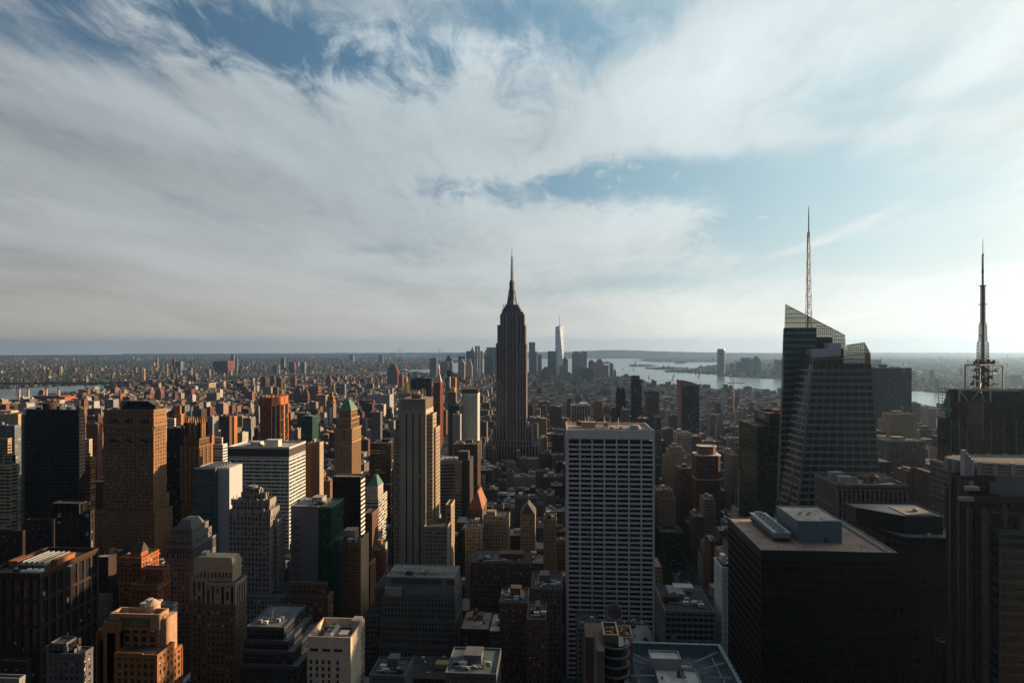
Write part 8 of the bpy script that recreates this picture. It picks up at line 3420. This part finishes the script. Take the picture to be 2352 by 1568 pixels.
# which of them the picture shows, largest first: a coarse depth-ordered id buffer
W2, H2 = 1176, 784
buf = np.full((H2, W2), -1, dtype=np.int32)
items = [(f[2], i, f) for i, f in enumerate(FILL)] + [(h[2], -2, h) for h in heroes]
items.sort(key=lambda t: -t[0])
for _, i, f in items:
    cs = [PIX(xx, yy, zz) for xx in f[:2] for yy in (max(20, f[2]), max(21, f[3])) for zz in (0, f[4])]
    if f[2] < 150:
        continue
    if i == -2:
        p0, p1 = min(c[0] for c in cs), max(c[0] for c in cs)
        r0 = PIX(f[0], max(20, f[2]), f[4])[1]
    else:
        p0, p1 = min(c[0] for c in cs), max(c[0] for c in cs)
        r0 = min(c[1] for c in cs)
    r1 = max(c[1] for c in cs)
    a, b, c, d = int(max(0, p0 / 2)), int(min(W2, p1 / 2 + 1)), int(max(0, r0 / 2)), int(min(H2, r1 / 2 + 1))
    if b > a and d > c:
        buf[c:d, a:b] = i
cnt = np.bincount(buf[buf >= 0], minlength=len(FILL))
order = np.argsort(-cnt)
single = [int(i) for i in order[:300] if cnt[i] > 12]
sset = set(single)
FM = [fill_mat(tuple(v * .72 for v in c)) for _, c in FILLC]
FR = [('flat dark roof', TAR), ('pale flat roof', PALE), ('gravel roof', GRAVEL), ('silvery roof', roofing((.20, .205, .21)))]
LMS = [('faceted black tower', 122, 1080), ('brown stone tower', 305, 1080), ('pinnacled tower', 450, 1080), ('white slab tower', 505, 1150), ('banded block', 620, 1110), ('red ribbed tower', 628, 970), ('green roofed tower', 798, 1030),
       ('striped limestone tower', 960, 1150), ('gold pyramid', 930, 890), ('pale grid hotel', 1080, 970), ('tallest stone skyscraper', 1176, 950), ('white grid slab', 1400, 1180), ('octagon crown tower', 1628, 1140), ('wedge crown tower', 1584, 950),
       ('green glass tower', 1750, 1060), ('crystal tower', 1905, 960), ('dark blue slab', 2048, 930), ('antenna tower', 2260, 1000), ('black office slab', 1860, 1400), ('tiered grey building', 960, 1420), ('white fan building', 770, 1500),
       ('terracotta tower', 315, 1480), ('brown corner tower', 500, 1430), ('dark brick block', 110, 1400), ('power station', 110, 925), ('downtown spires', 1080, 840), ('dark slender tower', 1463, 920), ('white pier box', 1333, 945),
       ('tan ziggurat', 1552, 1080), ('ribbed edge tower', 2290, 1300), ('shoreline', 1700, 905), ('river bridge', 200, 890)]
used = {}


def box_tiers(m, f, setb):
    a, b, c, d, h = f[:5]
    if setb and b - a > 14 and d - c > 14 and h > 30:
        m.box(a, b, c, d, 0, h * .72)
        m.box(a + 2.5, b - 2.5, c + 3, d - 2, h * .72 + .02, h)
        return (a + 2.5, b - 2.5, c + 3, d - 2)
    m.box(a, b, c, d, 0, h)
    return (a, b, c, d)


def rel(px, py, k):
    L = sorted(LMS, key=lambda t: (t[1] - px) ** 2 + 1.6 * (t[2] - py) ** 2)[k]
    dx, dy = px - L[1], py - L[2]
    if abs(dx) > abs(dy) * .8:
        return ('left of ' if dx < 0 else 'right of ') + L[0]
    return ('above ' if dy < 0 else 'below ') + L[0]


for n_, i in enumerate(single):
    f = FILL[i]
    a, b, c, d, h = f[:5]
    ci = int(f[5] * 9) % 9
    k = random.Random(i)
    setb = k.random() < .3
    top = (a + 2.5, b - 2.5, c + 3, d - 2) if (setb and b - a > 14 and d - c > 14 and h > 30) else (a, b, c, d)
    ri = k.randrange(4)
    has_tank = c < 1700 and k.random() < .35 and top[1] - top[0] > 9
    has_bulk = cnt[i] > 30 and top[1] - top[0] > 8
    ys, xs = np.nonzero(buf == i)
    px, py = float(np.mean(xs)) * 2, float(np.mean(ys)) * 2
    size = 'tall' if h > 62 else 'mid height' if h > 34 else 'low'
    wide = 'wide' if b - a > 24 else 'narrow' if b - a < 12 else ''
    lab = ' '.join(w for w in (size, wide, FILLC[ci][0], 'building with', FR[ri][0] + (' and tank' if has_tank else ''), rel(px, py, 0)) if w)
    if lab in used:
        lab2 = lab + ', ' + rel(px, py, 1)
        if len(lab2.split()) > 16:
            lab2 = ' '.join(w for w in (size, wide, FILLC[ci][0], 'building', rel(px, py, 0) + ',', rel(px, py, 1), ['near its foot', 'half hidden', 'clear of neighbours', 'among taller roofs'][0 if c < 600 else 1]) if w)
        lab = ' '.join(lab2.split()[-16:])
    while len(lab.split()) > 16:
        lab = lab.split(' ', 1)[1]
    used[lab] = used.get(lab, 0) + 1
    m = MB()
    box_tiers(m, f, setb)
    t = m.v
    t0, t1, t2, t3 = top
    # parapet
    for s in ((t0, t1, t2, t2 + .3), (t0, t1, t3 - .3, t3), (t0, t0 + .3, t2 + .3, t3 - .3), (t1 - .3, t1, t2 + .3, t3 - .3)):
        m.box(*s, h + .01, h + 1.0)
    if k.random() < .6 and c < 1500:
        m.box(a - .35, b + .35, c - .35, c + .1, (h if top[0] == a else h * .72) - 1.3, (h if top[0] == a else h * .72) - .4)
    root = bpy.data.objects.new('city_building', None)
    root.location = ((a + b) / 2, (c + d) / 2, 0)
    col.objects.link(root)
    tag(root, lab, 'building', 'ordinary buildings of the street grid')
    m.build('wall', FM[ci], root)
    m = MB()
    m.box(t0 + .3, t1 - .3, t2 + .3, t3 - .3, h + .02, h + .15)
    m.build('roof', FR[ri][1], root)
    if has_bulk:
        for _ in range(k.randint(1, 3)):
            m = MB()
            w, e = (t1 - t0) * k.uniform(.15, .35), (t3 - t2) * k.uniform(.15, .3)
            u, v = t0 + 1 + k.random() * (t1 - t0 - w - 2), t2 + 1 + k.random() * (t3 - t2 - e - 2)
            m.box(u, u + w, v, v + e, h + .1, h + k.uniform(2.2, 4.5))
            m.build('bulkhead', masonry(FILLC[(ci + k.randrange(3)) % 9][1]), root)
        if cnt[i] > 90:
            for _ in range(k.randint(3, 7)):
                m = MB()
                s = k.uniform(.7, 1.8)
                u, v = t0 + 1 + k.random() * (t1 - t0 - 4), t2 + 1 + k.random() * (t3 - t2 - 4)
                m.box(u, u + s * 1.4, v, v + s, h + .1, h + .1 + s)
                m.build('air_conditioner', k.choice([STEEL, WHITEM, DARKM]), root)
    if has_tank:
        tank(root, t0 + (t1 - t0) * k.uniform(.25, .75), t2 + (t3 - t2) * k.uniform(.3, .7), h + .1, k.uniform(1.4, 1.9), 3.2, 2.6)

# the rest, as one mass
near, mid_ = MB(), MB()
for i, f in enumerate(FILL):
    if i in sset or (cnt[i] == 0 and f[2] < 2500 and not f[6] and f[4] < 70):
        continue
    k = random.Random(i)
    mm = near
    a, b, c, d, h = f[:5]
    box_tiers(mm, f, k.random() < .25)
    if k.random() < .7 and b - a > 7:
        w, e = (b - a) * k.uniform(.2, .4), (d - c) * k.uniform(.2, .35)
        u, v = a + k.random() * (b - a - w), c + k.random() * (d - c - e)
        mm.box(u, u + w, v, v + e, h + .02, h + k.uniform(2, 4.5))
    if c < 2200 and k.random() < .22 and b - a > 8:
        u, v = a + (b - a) * k.uniform(.2, .8), c + (d - c) * k.uniform(.3, .7)
        mm.cyl(u, v, h + 2, h + 5.5, 1.7, n=8)
        mm.cyl(u, v, h + 5.5, h + 7, 1.9, .1, 8)
tag(near.build('distant_buildings', fill_mat()), 'countless small buildings of the farther street grid, with unseen taller blocks added for shade', 'buildings', kind='stuff')

# across the rivers
q = random.Random(5)


def spread(name, label, poly, n, dmin, dmax, pmin, pmax, tall, mat, hmin=5, hmax=12):
    m = MB()
    made = 0
    tries = 0
    ang0 = R(-17)
    cells = set()
    while made < n and tries < n * 12:
        tries += 1
        px = q.uniform(pmin, pmax)
        d = dmin * (dmax / dmin) ** q.random()
        t = (px - CX) / FL * d
        x, y = t * math.cos(YAW) - d * math.sin(YAW), t * math.sin(YAW) + d * math.cos(YAW)
        # rows of houses along a grid of streets, each district turned its own way
        ang = ang0 + (.35 if math.sin(x * .0007) + math.sin(y * .0006) > .6 else 0)
        c, s = math.cos(ang), math.sin(ang)
        g0, g1 = 22 * (1 + int(d / 5000) * .25), 46 * (1 + int(d / 5000) * .25)
        iu, iv = int((x * c + y * s) // g0), int((y * c - x * s) // g1)
        if (iu, iv, g0) in cells or iu % 9 == 0:
            continue
        u, v = (iu + .5) * g0, (iv + .5) * g1 + q.choice((-.24, .24)) * g1
        x, y = u * c - v * s, u * s + v * c
        if not inside((x, y), poly) or (math.sin(x * .0011) + math.sin(y * .0013 + x * .0004) + q.uniform(-1.2, 1.2)) < -.35:
            continue
        cells.add((iu, iv, g0))
        w, e = g0 * q.uniform(.6, .98), g1 * q.uniform(.25, .42)
        r = q.random()
        h = q.uniform(hmin, hmax) if r > tall else q.uniform(22, 58)
        if r < tall * .12:
            h, w, e = q.uniform(50, 85), 22, 22
        ring = [(x + u * c - v * s, y + u * s + v * c) for u, v in ((-w / 2, -e / 2), (w / 2, -e / 2), (w / 2, e / 2), (-w / 2, e / 2))]
        m.frustum(ring, 0, ring, h, True)
        made += 1
    return tag(m.build(name, mat), label, 'buildings', kind='stuff')


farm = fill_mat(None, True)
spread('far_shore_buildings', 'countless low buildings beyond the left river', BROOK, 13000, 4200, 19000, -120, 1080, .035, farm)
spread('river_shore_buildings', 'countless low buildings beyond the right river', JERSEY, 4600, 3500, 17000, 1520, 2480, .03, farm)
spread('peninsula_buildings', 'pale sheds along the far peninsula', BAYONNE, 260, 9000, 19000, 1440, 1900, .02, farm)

# trees between the far houses and in the squares of the town
lm, nt, b = new_mat('foliage')
g = nt.nodes.new('ShaderNodeNewGeometry')
isl = S(nt, g.outputs['Random Per Island'])
nt.links.new(ramp(nt, isl, [(0, (.014, .026, .010)), (.5, (.028, .046, .018)), (1, (.05, .065, .024))]), b.inputs['Base Color'])
b.inputs['Roughness'].default_value = .8
b.inputs['Specular IOR Level'].default_value = .1
m = MB()
made = 0
while made < 9000:
    px = q.uniform(-100, 2450)
    d = 3500 * 4.8 ** q.random()
    t = (px - CX) / FL * d
    x, y = t * math.cos(YAW) - d * math.sin(YAW), t * math.sin(YAW) + d * math.cos(YAW)
    if not (inside((x, y), BROOK) or inside((x, y), JERSEY)):
        continue
    r = q.uniform(9, 26) * (1 + d / 20000)
    m.cyl(x, y, 0, q.uniform(8, 14), r, r * .5, 6, q.random())
    made += 1
tag(m.build('far_woods', lm), 'dark green tree cover between the houses across the rivers', 'trees', kind='stuff')


def leaf_clumps(m, x, y, z0, z1, r, n, k):
    """A crown of many leaf-sized tufts spread through its volume."""
    for _ in range(n):
        t = k.random()
        a = k.uniform(0, 6.283)
        rr = r * math.sqrt(k.random()) * math.sin(math.pi * (.18 + .72 * t))
        px, py, pz = x + rr * math.cos(a), y + rr * math.sin(a), z0 + (z1 - z0) * t
        s = k.uniform(.5, 1.15)
        u = Vector((k.uniform(-1, 1), k.uniform(-1, 1), k.uniform(-.6, .6))).normalized() * s
        v = Vector((k.uniform(-1, 1), k.uniform(-1, 1), k.uniform(-1, 1))).normalized() * s
        p = Vector((px, py, pz))
        m.poly([p - u, p - v * .8, p + u, p + v * .8])


k = random.Random(31)
BARK = masonry((.05, .035, .025))
protos = []
spots = [(x, y) for x in range(40, 128, 10) for y in range(632, 770, 11)]
for i, (x, y) in enumerate(spots):
    x, y = x + k.uniform(-3, 3), y + k.uniform(-3, 3)
    if i < 4:
        root = thing('plane_tree', 'dark leafy park tree in the shaded square behind the white grid slab', 'tree', (x, y, 0), 'trees of the shaded park')
        m = MB()
        leaf_clumps(m, x, y, 6, 20 + i, 6.5, 520, k)
        m.build('crown', lm, root)
        m = MB()
        m.cyl(x, y, 0, 9, .5, .3, 8)
        for a in range(4):
            m.bar((x, y, 6 + a), (x + 3 * math.cos(a * 1.7), y + 3 * math.sin(a * 1.7), 12 + a), .18, 5)
        m.build('trunk', BARK, root)
        protos.append(root)
    else:
        s = protos[i % 4]
        o = s.copy()
        col.objects.link(o)
        o.location = (x, y, 0)
        o.rotation_euler = (0, 0, k.uniform(0, 6.28))
        o.scale = [k.uniform(.85, 1.2)] * 3
        for ch in s.children:
            c2 = ch.copy()
            c2.parent = o
            col.objects.link(c2)

# cars on the avenue beside the park
cc = [('white', (.6, .6, .58)), ('yellow', (.6, .38, .03)), ('black', (.02, .02, .022)), ('silver', (.35, .36, .37))]
cars = {}
for nm, c in cc:
    m = MB()
    m.frustum([(-.9, -2.2), (.9, -2.2), (.9, 2.2), (-.9, 2.2)], .35, [(-.88, -2.15), (.88, -2.15), (.88, 2.15), (-.88, 2.15)], .9, True, True)
    m.frustum([(-.85, -1.6), (.85, -1.6), (.85, 1.1), (-.85, 1.1)], .9, [(-.65, -1.1), (.65, -1.1), (.65, .5), (-.65, .5)], 1.45, True)
    for sx in (-.8, .8):
        for sy in (-1.4, 1.4):
            m.bar((sx - .1, sy, .33), (sx + .1, sy, .33), .33, 10)
    me = bpy.data.meshes.new('car')
    me.from_pydata(m.v, [], m.f)
    me.materials.append(metal(c, .25))
    cars[nm] = me
for i in range(26):
    nm = cc[(i * 7) % 4][0]
    o = bpy.data.objects.new('car', cars[nm])
    o.location = (138 + (i % 5) * 3.6 + k.uniform(-.3, .3), 610 + i * 9 + k.uniform(-2, 2), .012)
    col.objects.link(o)
    tag(o, 'tiny %s car on the shaded avenue beside the dark park trees' % nm, 'car', '%s cars on the avenue' % nm)
